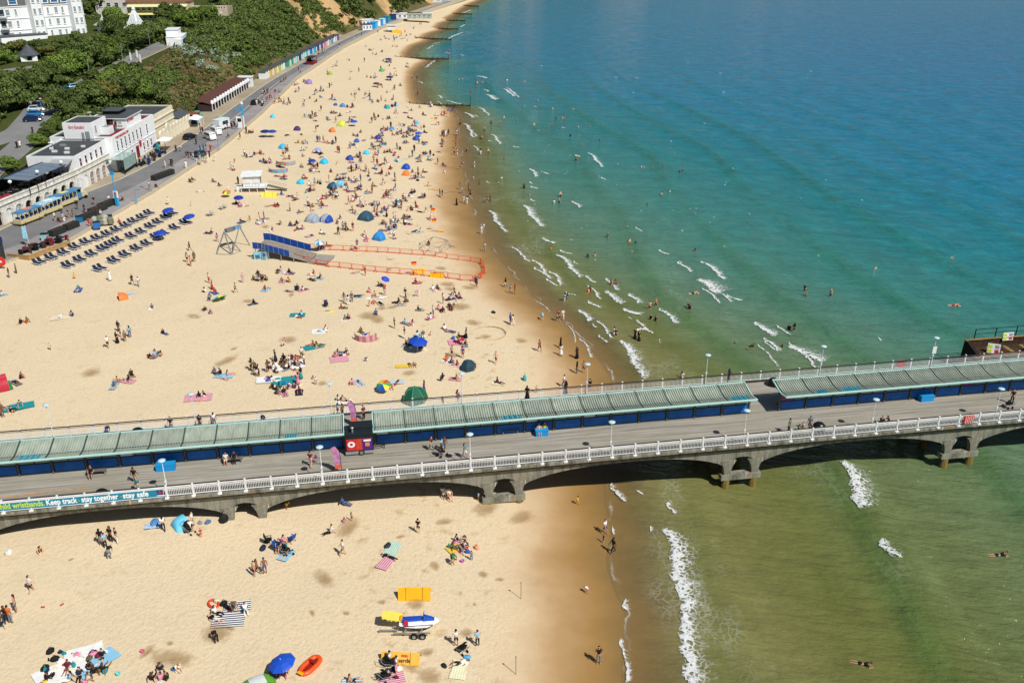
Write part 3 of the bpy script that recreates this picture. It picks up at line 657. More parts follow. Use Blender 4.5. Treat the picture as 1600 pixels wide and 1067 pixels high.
ribbon('car_park', [(-40, 118), (10, 112), (50, 108), (75, 104)], 8, m_road, 'asphalt forecourt below the hotel garden', 0.045)
ribbon('lawn', [(-20, 90), (30, 88)], 8, M('lawn_green', '#5d7a2c', 0.95, 0.25, 0.6), 'bright green hotel lawn', 0.05)

# ------------------------------------------------------------------ vegetation
def leaf_mat(name, c0, c1, c2):
    m, nt, b = new_mat(name)
    g = nt.nodes.new('ShaderNodeNewGeometry'); r = ramp(nt, g.outputs['Random Per Island'], [(0.0, srgb(c0)), (0.5, srgb(c1)), (1.0, srgb(c2))])
    oi = nt.nodes.new('ShaderNodeObjectInfo')
    f = math_n(nt, 'MULTIPLY_ADD', oi.outputs['Random'], 0.7, 0.65)
    vm = nt.nodes.new('ShaderNodeVectorMath'); vm.operation = 'SCALE'; nt.links.new(r.outputs[0], vm.inputs[0]); nt.links.new(f, vm.inputs['Scale'])
    n1 = noise(nt, pos_vec(nt), 0.25, 2); c = mix_c(nt, ramp(nt, n1, [(0.4, 0.0), (0.65, 0.5)]).outputs[0], vm.outputs[0], srgb(c2))
    nt.links.new(c, b.inputs['Base Color']); b.inputs['Roughness'].default_value = 0.8; b.inputs['Specular IOR Level'].default_value = 0.1; return m
m_leafd = leaf_mat('dark_leaves', '#2e3d20', '#4a5a2d', '#6b7940'); m_leafm = leaf_mat('green_leaves', '#3d5020', '#586d2d', '#778c42'); m_leafg = leaf_mat('grey_leaves', '#5f7160', '#7c8f7c', '#9aa998'); m_leafb = leaf_mat('brown_scrub', '#4a4a2a', '#666038', '#877c55')
m_leafo = leaf_mat('olive_leaves', '#41461f', '#5f6432', '#838246')
m_bark = M('bark', '#4b3d2e', 0.9, 0.3, 4)
def leaf_cloud(rng, centers, radii, n, size, squash=0.8):
    """leaf sprays standing on the surface of several uneven lobes -> quads"""
    centers = np.asarray(centers); radii = np.asarray(radii)
    w = radii ** 2; k = rng.choice(len(radii), n, p=w / w.sum())
    d = rng.normal(size=(n, 3)); d[:, 2] = np.abs(d[:, 2]) * 0.9 - 0.25; d /= np.linalg.norm(d, axis=1)[:, None]
    rr = radii[k] * (0.72 + 0.36 * rng.random(n)); p = centers[k] + d * rr[:, None] * np.array([1, 1, squash])
    nrm = d + rng.normal(size=(n, 3)) * 0.55; nrm /= np.linalg.norm(nrm, axis=1)[:, None]
    a = np.cross(nrm, rng.normal(size=(n, 3))); a /= np.linalg.norm(a, axis=1)[:, None]; b = np.cross(nrm, a)
    s = size * (0.6 + 0.8 * rng.random(n))[:, None]
    V = np.stack([p - a * s - b * s * 0.6, p + a * s - b * s * 0.5, p + a * s * 0.8 + b * s * 0.7, p - a * s * 0.7 + b * s * 0.6], 1).reshape(-1, 3)
    F = np.arange(4 * n).reshape(n, 4); return V, F
def lobes(rng, R_, Hh, n, z0):
    c = []; r = []
    for i in range(n):
        a = rng.random() * 6.283; q = math.sqrt(rng.random()) * R_ * 0.72; z = z0 + Hh * (0.25 + 0.6 * rng.random() * (1 - 0.6 * (q / R_) ** 2))
        c.append((math.cos(a) * q, math.sin(a) * q, z)); r.append(R_ * rng.uniform(0.28, 0.45))
    return c, r
CROWNS = []
for k in range(6):
    rng = np.random.default_rng(100 + k); c, r = lobes(rng, 5.0, 6.4, 16, 0.5)
    V, F = leaf_cloud(rng, c, r, 5200, 0.23)
    CROWNS.append(np_mesh('crown', V, F, [m_leafd, m_leafd, m_leafo, m_leafd, m_leafm, m_leafm][k], False))
    if k < 2: CROWNS.append(CROWNS[-1])
TRUNKS = []
for k in range(3):
    rng = random.Random(k); t = MB(); t.tube((0, 0, -0.6), (0.1, 0.05, 2.2), 0.38, 0.26, 7)
    for i in range(6):
        a = i * 1.05 + rng.random(); t.tube((0.1, 0.05, 1.9), (math.cos(a) * 2.0, math.sin(a) * 2.0, 4.0 + rng.random() * 1.2), 0.17, 0.06, 5)
    TRUNKS.append(t.mesh('trunk', m_bark))
rt = random.Random(5)
def tree(p, rad, hgt, label, kind=None, group='trees on the clifftop'):
    t = thing('broadleaf_tree', label, 'tree', p, rt.random() * 6.28, group)
    me = CROWNS[rt.randrange(len(CROWNS))] if kind is None else CROWNS[kind]
    s = rad / 5.0; h = hgt / 7.2
    inst(me, 'crown', t, (0, 0, 0), 0, (s, s, h)); inst(TRUNKS[rt.randrange(3)], 'trunk', t, (0, 0, 0), 0, (s, s, h))
    return t
TREES = [  # px, py of the trunk foot, crown radius m, height m, where it stands
 (20, 172, 5.5, 8, 'dark tree at the left edge above the parked cars'), (-15, 185, 5.5, 8, 'dark tree cut by the left edge beside the car park'), (42, 150, 5, 7.5, 'dark tree left of the red parked car'), (8, 150, 5, 7, 'dark tree behind the one over the car park'), (60, 148, 4.5, 7, 'dark tree right behind the white parked cars'),
 (78, 138, 4.6, 7.5, 'dark tree left of the two blue cars on the hill road'), (98, 126, 5.0, 7.5, 'round dark tree above the two blue cars'), (122, 116, 5.0, 8, 'big round tree left of the lower hill road lamp'), (150, 104, 5.6, 9, 'broad tree directly below the hotel corner'), (172, 96, 4.8, 8, 'dark tree behind the upper hill road lamp'),
 (192, 84, 5.0, 8, 'dark tree below the conical glass roof'), (212, 78, 5.0, 8, 'leafy tree just right of the conical glass roof'), (235, 68, 4.6, 7.5, 'tree left of the small white clifftop building'), (255, 60, 4.4, 7, 'tree behind the small white clifftop building'), (178, 62, 5.0, 8, 'tree left of the conical glass roof'),
 (128, 84, 4.4, 7, 'tree in the hedge line before the hotel front'), (100, 86, 4.0, 5.5, 'low tree in the hotel garden'), (78, 92, 3.2, 4.5, 'bushy tree right of the gazebo'), (112, 98, 4.2, 6, 'tree between gazebo and hill road'), (28, 84, 3.4, 4.5, 'clipped dark tree left of the gazebo'), (62, 86, 4.0, 5.0, 'dark tree behind the gazebo'), (4, 100, 3.6, 4.5, 'bright green tree by the hotel lawn'),
 (265, 42, 6, 9, 'large dark tree right of the conical glass roof'), (288, 48, 5.5, 8, 'tree below the long white wall'), (302, 40, 5.0, 7, 'bright tree at the foot of the long white wall'), (322, 34, 4.6, 6.5, 'yellow green tree beside the far bend of the road'), (182, 40, 4.6, 7, 'rounded tree between hotel and conical roof'), (150, 22, 6, 9, 'tall tree behind the hotel gable'), (128, 18, 5, 8, 'tree touching the hotel roof end'), (168, 10, 6, 9, 'tree on the skyline above the hotel'), (340, 8, 4, 9, 'narrow dark tree beside the far road at the top'),
 (95, 178, 4.4, 6, 'tree right of the parked cars, at the restaurant end'), (112, 180, 4.6, 6.5, 'tree behind the white rooftop box'), (140, 170, 5.2, 7, 'tree just behind the satellite dish'), (165, 166, 5.0, 7, 'tree behind the gap between the rooftop boxes'), (190, 158, 5.2, 7.5, 'tree behind the second rooftop box'), (215, 160, 5.0, 7, 'tree behind the cream building'), (240, 162, 4.6, 6.5, 'tree at the slope foot behind the cream building'), (130, 152, 5.2, 7, 'tree right of the hill road bend'), (155, 142, 5.0, 7, 'tree below the hill road, middle of the grove'), (178, 135, 5.0, 6.5, 'tree in the grove nearest the lower lamp'), (200, 128, 4.6, 6, 'tree at the top corner of the grove'), (212, 140, 4.8, 6.5, 'tree in the grove beside the bare slope'), (228, 148, 4.4, 6, 'low tree at the edge of the bare slope'), (186, 146, 5, 7, 'tree in the centre of the grove'),
 (18, 266, 2.2, 3.2, 'small bright tree behind the terrace awnings'), (62, 228, 2.4, 3.0, 'bushy small tree beside the restaurant roof'), (76, 218, 2.2, 3.0, 'small tree in front of the white rooftop box'), (82, 206, 2.4, 3.2, 'small tree left of the white rooftop box')]
def road_y(px): return float(np.interp(px, [58, 78, 98, 140, 180, 215, 250, 278, 312], [205, 175, 152, 125, 104, 88, 72, 59, 45]))
for (px, py, r_, h_, lb) in TREES:
    gap = py - road_y(px)
    if 100 < px < 300 and gap > 0: h_ = max(2.6, min(h_, (gap - 2) / 4.2)); r_ = min(r_, h_ * 0.9)
    p = H(px, py); tree(p, r_, h_, lb, 6 if 'bright' in lb or 'yellow' in lb else None)
# scrub on the cliff and the woods beyond: a mass nobody could count
def scrub(name, label, mat, pts, rng, nq, size):
    VV = []; FF = []; o = 0
    for (x, y, z, r_) in pts:
        k = rng.integers(2, 5)
        c = [(x + rng.normal() * r_ * 0.5, y + rng.normal() * r_ * 0.5, z + r_ * (0.15 + 0.3 * rng.random())) for _ in range(k)]
        V, F = leaf_cloud(rng, c, [r_ * rng.uniform(0.55, 0.85) for _ in range(k)], nq, size * (0.6 + 0.3 * r_), 0.75)
        VV.append(V); FF.append(F + o); o += len(V)
    o_ = bpy.data.objects.new(name, np_mesh(name, np.concatenate(VV), np.concatenate(FF), mat, False)); COL.objects.link(o_)
    return tag(o_, label, kind='stuff')
def slope_pts(rng, n, y0, y1, s0, s1, r0, r1, dens=None):
    out = []
    while len(out) < n:
        y = rng.uniform(y0, y1); s = rng.uniform(s0, s1); x = float(xl(y)) - s
        if dens is not None and rng.random() > dens(x, y, s): continue
        out.append((x, y, float(hill_z(x, y)) - 0.2, rng.uniform(r0, r1)))
    return out
rng = np.random.default_rng(31)
def under_pts(rng, n):
    out = []
    while len(out) < n:
        px, py, r_, h_, lb = TREES[rng.integers(len(TREES))]
        if 'small' in lb or 'skyline' in lb: continue
        px += rng.normal() * 9; py += rng.normal() * 4 - 2; p = H(px, py)
        if 95 < px < 300 and -3 < py - road_y(px) < 15: continue
        q = np.array([p.x, p.y]); dmin = np.min(np.linalg.norm(RC - q, axis=1))
        if dmin < 4.8 or p.z < 6: continue
        if abs(px - 55) < 40 and 150 < py < 190 and px > 50: continue
        out.append((p.x, p.y, p.z, rng.uniform(1.2, 2.6)))
    return out
bare_z = lambda x, y, s: (0.10 if 268 < y < 322 else 1.0) * (0.25 if (vnoise(x / 11, y / 22, 29) > 0.58 and y > 425) else 1.0) * (0.35 if s < 8 and y > 300 else 1.0)
scrub('scrub', 'dark green bushes covering the cliff above the beach huts', m_leafd, slope_pts(rng, 1000, 318, 480, 6, 42, 1.0, 2.4, bare_z), rng, 150, 0.24)
scrub('scrub', 'lighter green bushes scattered through the cliff scrub', m_leafm, slope_pts(rng, 260, 315, 480, 6, 40, 0.8, 2.0, bare_z), rng, 130, 0.23)
scrub('far_scrub', 'bushy cliffs running on along the coast', m_leafd, slope_pts(rng, 900, 480, 900, 6, 60, 1.6, 3.6, bare_z), rng, 80, 0.42)
scrub('undergrowth', 'dark undergrowth closing the gaps between the clifftop trees', m_leafd, under_pts(rng, 420), rng, 110, 0.24)
scrub('dry_scrub', 'low brown bushes on the dry slope behind the restaurant', m_leafb, slope_pts(rng, 1000, 252, 330, 5, 24, 0.4, 1.1), rng, 60, 0.2)
scrub('scrub', 'green bushes dotted over the dry slope', m_leafd, slope_pts(rng, 190, 255, 330, 6, 23, 0.5, 1.3), rng, 120, 0.2)
scrub('silver_scrub', 'silvery grey bushes at the top of the dry slope', m_leafg, slope_pts(rng, 70, 308, 338, 12, 24, 0.8, 1.6), rng, 150, 0.20)
scrub('thicket', 'green thicket filling the bank behind the restaurant roofs', m_leafd, slope_pts(rng, 460, 222, 290, 10, 21.5, 0.9, 1.9, lambda x, y, s: 1.0 if s > (y - 222) * 0.1 + 10 else 0.0), rng, 170, 0.22)
# ------------------------------------------------------------------ buildings
m_wall = M('white_render', '#e8eaec', 0.7, 0.05, 0.6); m_cream = M('cream_render', '#ddd5bd', 0.75, 0.08, 0.6); m_felt = M('dark_roof_felt', '#45484a', 0.85, 0.22, 0.5)
m_pane = M('window_glass', '#27323c', 0.12, 0.25, 0.6, spec=0.7); m_redglass = M('red_curtain_glass', '#5a2430', 0.2, 0.35, 1.2, spec=0.6); m_red = M('red_sign', '#b81d33', 0.5, 0.05, 3); m_redwall = M('maroon_paint', '#7c1f28', 0.6, 0.1, 2)
m_stone = concrete('pale_arcade_stone', srgb('#e4e1d8'), srgb('#c4beae'), 0.12, 0.3); m_black = M('black_shade', '#131416', 0.8, 0.1, 2); m_slate = M('slate_roof', '#4d5257', 0.7, 0.2, 1.5); m_brown = M('brown_roof', '#5a3a32', 0.8, 0.2, 2)
m_bluefelt = M('blue_slate', '#2a4a63', 0.6, 0.25, 2); m_awn = M('charcoal_awning', '#6d7b8b', 0.6, 0.1, 1.5); m_greyp = M('grey_paint', '#8b8f93', 0.5, 0.1, 2); m_glassg = M('green_glass', '#8fa8a2', 0.15, 0.15, 1.0, spec=0.6)
def window(parent, c, w, h, nrm, pane=None, frame=None, bars=1, sill=True):
    """c centre on the wall, nrm outward direction (unit x,y)"""
    nx, ny = nrm; rz = math.atan2(ny, nx) - math.pi / 2           # local +y = outward
    fr = MB(); t = 0.09
    for sx in (-1, 1): fr.box((sx * (w / 2 - t / 2), 0.03, 0), (t, 0.1, h))
    for sz in (-1, 1): fr.box((0, 0.03, sz * (h / 2 - t / 2)), (w, 0.1, t))
    for b in range(bars): fr.box((0, 0.02, -h / 2 + h * (b + 1) / (bars + 1)), (w, 0.08, 0.06))
    if sill: fr.box((0, 0.08, -h / 2 - 0.04), (w + 0.16, 0.22, 0.08))
    f = fr.build('window', frame or m_wall, parent, c, rz)
    MB().box((0, 0.012, 0), (w - 0.1, 0.03, h - 0.1)).build('pane', pane or m_pane, f)
    return f
def block(parent, name, x0, x1, y0, y1, z0, z1, mat, roof=None, par=0.35, rname='roof'):
    b = MB().box(((x0 + x1) / 2, (y0 + y1) / 2, (z0 + z1 - 0.05) / 2), (x1 - x0, y1 - y0, z1 - 0.05 - z0)).build(name, mat, parent)
    if roof:
        MB().box(((x0 + x1) / 2, (y0 + y1) / 2, z1 + 0.01), (x1 - x0 - 0.5, y1 - y0 - 0.5, 0.1)).build(rname, roof, parent)
        p = MB(); w = 0.25
        p.box(((x0 + x1) / 2, y0 + w / 2, z1 - 0.05 + par / 2), (x1 - x0, w, par)).box(((x0 + x1) / 2, y1 - w / 2, z1 - 0.05 + par / 2), (x1 - x0, w, par))
        p.box((x0 + w / 2, (y0 + y1) / 2, z1 - 0.05 + par / 2), (w, y1 - y0 - 2 * w, par)).box((x1 - w / 2, (y0 + y1) / 2, z1 - 0.05 + par / 2), (w, y1 - y0 - 2 * w, par))
        p.build('parapet', mat, parent)
    return b
# arcade wall carrying the terrace
AR = [(-93.0, 147.0), (-92.9, 158.6), (-92.3, 162.6), (-90.7, 169.8), (-88.5, 182.8), (-88.1, 189.0), (-87.6, 197.6)]
ar = thing('arcade_wall', 'pale stone arcade of round arches under the restaurant terrace', 'arcade wall', (0, 0, 0))
al_ = [0]
for a, c in zip(AR[:-1], AR[1:]): al_.append(al_[-1] + math.dist(a, c))
def along(s, off=0.0):
    x = np.interp(s, al_, [p[0] for p in AR]); y = np.interp(s, al_, [p[1] for p in AR])
    x2 = np.interp(s + 0.3, al_, [p[0] for p in AR]); y2 = np.interp(s + 0.3, al_, [p[1] for p in AR]); x1 = np.interp(s - 0.3, al_, [p[0] for p in AR]); y1 = np.interp(s - 0.3, al_, [p[1] for p in AR])
    d = math.hypot(x2 - x1, y2 - y1); nx, ny = (y2 - y1) / d, -(x2 - x1) / d
    return float(x + nx * off), float(y + ny * off), nx, ny
ABAY = 2.68; S0 = 0.6; NB = 18; TER = 6.55
m_mural = M('mural_paint', '#a9b2ba', 0.6, 0.6, 3)
for k in range(NB):
    s0 = S0 + k * ABAY; sm = s0 + ABAY / 2; x, y, nx, ny = along(sm); rz = math.atan2(ny, nx) - math.pi / 2
    w = MB(); hw = 0.78; zs = 1.75; n = 12; hh = ABAY / 2 + 0.01; ztop = TER - PROM_Z
    arc = [(-hw, 0.0)] + [(-hw * math.cos(math.pi * i / n), zs + hw * math.sin(math.pi * i / n)) for i in range(n + 1)] + [(hw, 0.0)]
    for (ua, za), (ub_, zb) in zip(arc[:-1], arc[1:]):
        if abs(ub_ - ua) > 1e-4: w.add([(ua, 0, za), (ub_, 0, zb), (ub_, 0, ztop), (ua, 0, ztop)], [(0, 1, 2, 3)])
        w.add([(ua, 0, za), (ub_, 0, zb), (ub_, -0.7, zb), (ua, -0.7, za)], [(0, 3, 2, 1)])
    for sx in (-1, 1):
        w.add([(sx * hw, 0, 0), (sx * hh, 0, 0), (sx * hh, 0, ztop), (sx * hw, 0, ztop)], [(0, 1, 2, 3) if sx > 0 else (3, 2, 1, 0)])
    f = w.build('arch', m_stone, ar, (x, y, PROM_Z), rz)
    hd = MB()
    for i in range(n):
        t0, t1 = math.pi * i / n, math.pi * (i + 1) / n
        hd.loft([[(-r * math.cos(t), d, zs + r * math.sin(t)) for r, d in ((hw + 0.02, 0.003), (hw + 0.22, 0.003), (hw + 0.22, 0.07), (hw + 0.02, 0.07))] for t in (t0, t1)])
    hd.box((-hh + 0.25, 0.05, 1.1), (0.38, 0.09, 2.2)).box((-hh + 0.25, 0.07, 2.3), (0.5, 0.14, 0.18))
    hd.build('hood_mould', m_stone, f)
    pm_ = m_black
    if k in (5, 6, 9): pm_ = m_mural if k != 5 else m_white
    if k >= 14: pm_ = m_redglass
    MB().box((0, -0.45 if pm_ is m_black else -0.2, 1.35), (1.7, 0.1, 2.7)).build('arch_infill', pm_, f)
    if k >= 14:
        q = MB()
        for i in (-1, 0, 1): q.box((i * 0.4, -0.12, 1.3), (0.05, 0.05, 2.5))
        q.box((0, -0.11, 1.2), (1.5, 0.05, 0.06)).box((0, -0.11, 0.4), (1.5, 0.05, 0.06)); q.build('glazing_bar', m_white, f)
cm_ = MB(); sv = np.linspace(0, al_[-1], 40)
prof = [(-0.75, TER - 0.1), (0.22, TER - 0.1), (0.22, TER + 0.05), (0.1, TER + 0.05), (0.1, TER + 0.75), (0.22, TER + 0.75), (0.22, TER + 0.92), (-0.35, TER + 0.92), (-0.35, TER)]
rings = []
for s in sv:
    x, y, nx, ny = along(s); rings.append([(x + nx * o, y + ny * o, z) for o, z in prof])
cm_.loft(rings); cm_.build('parapet', m_stone, ar)
tf = MB(); vs = []; fs = []
for i, s in enumerate(sv):
    x, y, nx, ny = along(s, -0.3); vs += [(x, y, TER - 0.02), (-101.5, y, TER - 0.02)]
for i in range(len(sv) - 1): fs.append((2 * i, 2 * i + 2, 2 * i + 3, 2 * i + 1))
tf.add(vs, fs).build('terrace_floor', M('terrace_paving', '#55504a', 0.85, 0.3, 1.5), ar)

# the restaurant
rs = thing('restaurant', 'long white two storey restaurant with tall dark windows and red script sign', 'restaurant', (0, 0, 0))
block(rs, 'west_wall', -98.2, -88.35, 183.4, 199.0, 2.9, 9.75, m_wall, m_felt)
block(rs, 'main_wall', -100.5, -87.0, 199.0, 224.2, 2.9, 10.25, m_wall, m_felt)
MB().box((-88.0, 211.5, 10.33), (1.2, 24.2, 0.06)).box((-93, 199.6, 10.33), (10, 0.7, 0.06)).build('roof_edge', m_redwall, rs)
MB().box((-93.2, 199.0 - 0.02, 9.95), (9.2, 0.08, 0.5)).build('brown_upstand', M('brown_board', '#6d5a44', 0.8, 0.2, 2), rs)
for i in range(5): window(rs, (-88.35, 185.4 + i * 2.55, 8.0), 1.15, 2.5, (1, 0), m_redglass, bars=2)
for i in range(8): window(rs, (-87.0, 201.2 + i * 2.3 + (1.7 if i == 7 else 0), 8.15), 0.95, 2.35, (1, 0), bars=2)
for i in range(9):
    if i in (4, 5): continue
    window(rs, (-87.0, 201.0 + i * 2.4 + 0.2, 4.75), 1.05, 1.8, (1, 0), m_redglass if i > 5 else m_pane, bars=1)
MB().box((-86.93, 211.6, 4.4), (0.1, 1.6, 2.7)).build('door', m_redwall, rs)
MB().box((-86.9, 213.6, 5.9), (0.14, 1.0, 1.3)).build('hanging_sign', m_red, rs)
MB().box((-86.97, 222.6, 3.4), (0.08, 3.4, 0.9)).build('blue_plinth', m_navy, rs)
text_obj('red_lettering', 'WORLD FAMOUS FISH & CHIPS', 0.75, m_red, rs, (-86.96, 200.8, 9.62), (R(90), 0, R(90)), width=7.4, bold=0.02)
# stringcourse
MB().box((-86.94, 211.6, 6.45), (0.12, 25.0, 0.14)).build('string_course', m_wall, rs)
# rooftop boxes
block(rs, 'rooftop_room', -97.0, -90.7, 198.6, 206.2, 10.2, 13.5, m_wall, m_felt, 0.2, 'upper_roof')
text_obj('script_sign', 'Harry Ramsden\'s', 1.15, m_red, rs, (-95.9, 198.57, 12.35), (R(90), 0, 0), shear=0.4, width=3.6, bold=0.012)
MB().box((-91.9, 198.55, 11.0), (0.9, 0.08, 1.6)).build('door', m_greyp, rs); MB().box((-92.9, 198.55, 10.9), (0.5, 0.08, 1.4)).box((-90.65, 200.2, 12.0), (0.08, 0.5, 1.4)).build('vent_panel', m_greyp, rs)
MB().box((-89.7, 203.6, 11.1), (1.9, 2.6, 1.6)).build('plant_box', m_wall, rs); MB().box((-89.7, 203.6, 11.93), (1.5, 2.1, 0.08)).build('rooflight', m_greyp, rs)
dsh = MB().tube((-94, 206.0, 13.4), (-94, 206.0, 14.3), 0.06).lathe([(0.05, 0), (0.35, 0.1), (0.5, 0.3)], 12, (-94, 206, 14.2)).build('satellite_dish', m_white, rs)
block(rs, 'rooftop_room', -94.3, -87.4, 208.6, 217.8, 10.2, 12.7, m_wall, None)
MB().box((-90.9, 213.2, 12.78), (7.6, 9.9, 0.16)).build('upper_roof', m_slate, rs); MB().box((-90.9, 213.2, 12.62), (7.7, 10.0, 0.14)).build('roof_fascia', m_wall, rs)
MB().box((-91.8, 214, 13.25), (3.6, 4.2, 0.75)).build('roof_lantern', m_black, rs); MB().box((-91.8, 214, 13.68), (4.2, 4.8, 0.1)).build('lantern_roof', m_slate, rs)
MB().box((-91.2, 208.56, 11.35), (1.9, 0.08, 2.1)).build('dark_doorway', m_black, rs); MB().box((-90.6, 208.52, 11.15), (0.8, 0.05, 1.7)).build('red_door', m_redwall, rs)
window(rs, (-88.7, 208.6, 11.6), 0.9, 0.9, (0, -1), m_glassg)
MB().box((-94.75, 208.4, 11.2), (0.7, 3.0, 2.4)).build('maroon_flue', m_redwall, rs)
text_obj('script_sign', 'Harry Ramsden\'s', 0.95, m_red, rs, (-87.36, 209.2, 11.6), (R(90), 0, R(90)), shear=0.4, width=4.2, bold=0.015)
# roof clutter
for (x, y, d) in [(-94.5, 188.0, 0.5), (-93, 190.5, 0.45), (-91.5, 187.0, 0.5), (-96.3, 190.5, 0.35), (-95.2, 193.5, 0.6), (-90.5, 192.5, 0.4)]:
    MB().box((x, y, 10.0), (d * 2.0, d, 0.4)).build('roof_vent', m_greyp if d > 0.55 else m_white, rs)
MB().tube((-96.2, 191.0, 9.8), (-96.2, 191.0, 11.6), 0.12).lathe([(0.7, 0), (0.75, 0.2), (0.1, 0.3)], 12, (-96.2, 191.0, 11.0)).build('roof_cowl', m_white, rs)
# awning over the terrace end and glass porch
aw = MB().loft([[(-92.9, 183.3, 9.4), (-88.9, 183.3, 9.4), (-88.9, 183.3, 9.5), (-92.9, 183.3, 9.5)], [(-92.9, 180.2, 8.7), (-88.9, 180.2, 8.7), (-88.9, 180.2, 8.8), (-92.9, 180.2, 8.8)]]).build('grey_awning', M('pale_awning', '#9c9ea0', 0.7, 0.1, 3), rs)
gp = MB().box((-85.8, 199.6, 6.2), (3.2, 7.2, 0.12)).build('porch_roof', m_glassg, rs)
MB().box((-84.25, 199.6, 4.6), (0.06, 7.0, 3.1)).build('porch_glass', m_glassg, gp); MB().box((-84.2, 199.6, 3.6), (0.08, 7.1, 0.6)).box((-84.2, 196.1, 4.6), (0.1, 0.1, 3.2)).box((-84.2, 203.1, 4.6), (0.1, 0.1, 3.2)).build('porch_frame', m_black, gp)

# terrace canopy
cn = thing('terrace_canopy', 'charcoal sliding awnings on a dark frame over the restaurant terrace', 'canopy', (0, 0, 0))
for i in range(5):
    a, b = i / 5 + 0.012, (i + 1) / 5 - 0.012
    xa = lambda t, q: -95.0 + 1.6 * t + q * 4.4; ya = lambda t, q: 167.6 + 12.6 * t + q * 0.4
    MB().loft([[(xa(a, 0), ya(a, 0), 9.55), (xa(a, 1), ya(a, 1), 9.1), (xa(a, 1), ya(a, 1), 9.18), (xa(a, 0), ya(a, 0), 9.63)], [(xa(b, 0), ya(b, 0), 9.55), (xa(b, 1), ya(b, 1), 9.1), (xa(b, 1), ya(b, 1), 9.18), (xa(b, 0), ya(b, 0), 9.63)]]).build('awning_panel', m_awn, cn)
for i in range(6):
    t = i / 5
    MB().tube((-95.0 + 1.6 * t, 167.6 + 12.6 * t, 9.5), (-90.6 + 1.6 * t, 168.0 + 12.6 * t, 9.06), 0.07).tube((-90.6 + 1.6 * t, 168.0 + 12.6 * t, TER - 0.05), (-90.6 + 1.6 * t, 168.0 + 12.6 * t, 9.06), 0.07).build('frame', m_black, cn)
MB().loft([[(-97.6, 167.0, 8.9), (-95.2, 167.4, 9.7), (-95.2, 167.4, 9.55), (-97.6, 167.0, 8.75)], [(-96.0, 180.2, 8.9), (-93.5, 180.4, 9.7), (-93.5, 180.4, 9.55), (-96.0, 180.2, 8.75)]]).build('blue_slate_roof', m_bluefelt, cn)
MB().box((-97.2, 174, 7.6), (0.2, 13, 2.4)).build('back_wall', m_black, cn)
# white lodge at the left end of the terrace
lg = thing('white_lodge', 'small white flat roofed lodge at the left end of the terrace', 'building', (0, 0, 0))
block(lg, 'wall', -101.5, -94.6, 155.5, 164.4, 6.5, 9.3, m_wall, m_felt, 0.25)
window(lg, (-94.6, 162.3, 7.8), 1.0, 1.4, (1, 0)); window(lg, (-94.6, 158.6, 7.8), 1.0, 1.4, (1, 0)); window(lg, (-97.2, 155.5, 7.8), 1.0, 1.4, (0, -1))
# terrace tables
rtt = random.Random(11); k = 0
for i in range(26):
    s = rtt.uniform(12, 34); off = -rtt.choice([1.0, 1.2, 2.4, 2.6, 3.6]); x, y, nx, ny = along(s, off)
    t = thing('terrace_table', 'dark dining table with chairs on the crowded restaurant terrace behind the arcade parapet', 'table', (x, y, TER), rtt.random() * 3, 'terrace tables behind the arcade parapet')
    MB().box((0, 0, 0.73), (0.8, 0.8, 0.05)).build('table_top', rtt.choice([m_dkwood, m_greyp, m_dkwood]), t); MB().tube((0, 0, 0), (0, 0, 0.72), 0.05).box((0, 0, 0.02), (0.5, 0.5, 0.04)).build('pedestal', m_black, t)
    for q in range(4):
        a = q * 1.571; MB().box((math.cos(a) * 0.75, math.sin(a) * 0.75, 0.44), (0.42, 0.42, 0.06), a).box((math.cos(a) * 0.95, math.sin(a) * 0.95, 0.72), (0.05, 0.42, 0.5), a).build('chair', rtt.choice([m_black, m_dkwood]), t)
for (s, col, lb) in [(8.5, '#8e2434', 'row of red flower boxes along the left end of the terrace parapet')]:
    x, y, nx, ny = along(13.0, -0.8)
    t = MB()
    for i in range(60):
        xx, yy, _, _ = along(11.0 + rtt.random() * 6.5, -0.55 - rtt.random() * 0.5); t.lathe([(0.02, 0.0), (0.26, 0.15), (0.22, 0.4), (0.02, 0.5)], 6, (xx, yy, TER + 0.55 + rtt.random() * 0.2))
    tag(t.build('flower_box', M('red_blossom', col, 0.8, 0.4, 6)), lb, 'flower box')
GL = [(10.5, 'over the red flower boxes'), (17.5, 'before the left end of the terrace awnings'), (25.0, 'before the middle of the terrace awnings'), (32.5, 'at the right end of the terrace awnings')]
for s, lb in GL:
    x, y, nx, ny = along(s, -0.15); t = thing('globe_lamp', 'white globe lamp on the arcade parapet ' + lb, 'lamp', (x, y, TER + 0.85), 0, 'globe lamps along the terrace')
    MB().tube((0, 0, 0), (0, 0, 2.2), 0.06).build('pole', m_black, t); MB().lathe([(0.02, 2.15), (0.28, 2.3), (0.36, 2.5), (0.28, 2.72), (0.02, 2.85)], 10).build('globe', M('lamp_globe', '#eceff0', 0.3, 0, 1), t, smooth=True)

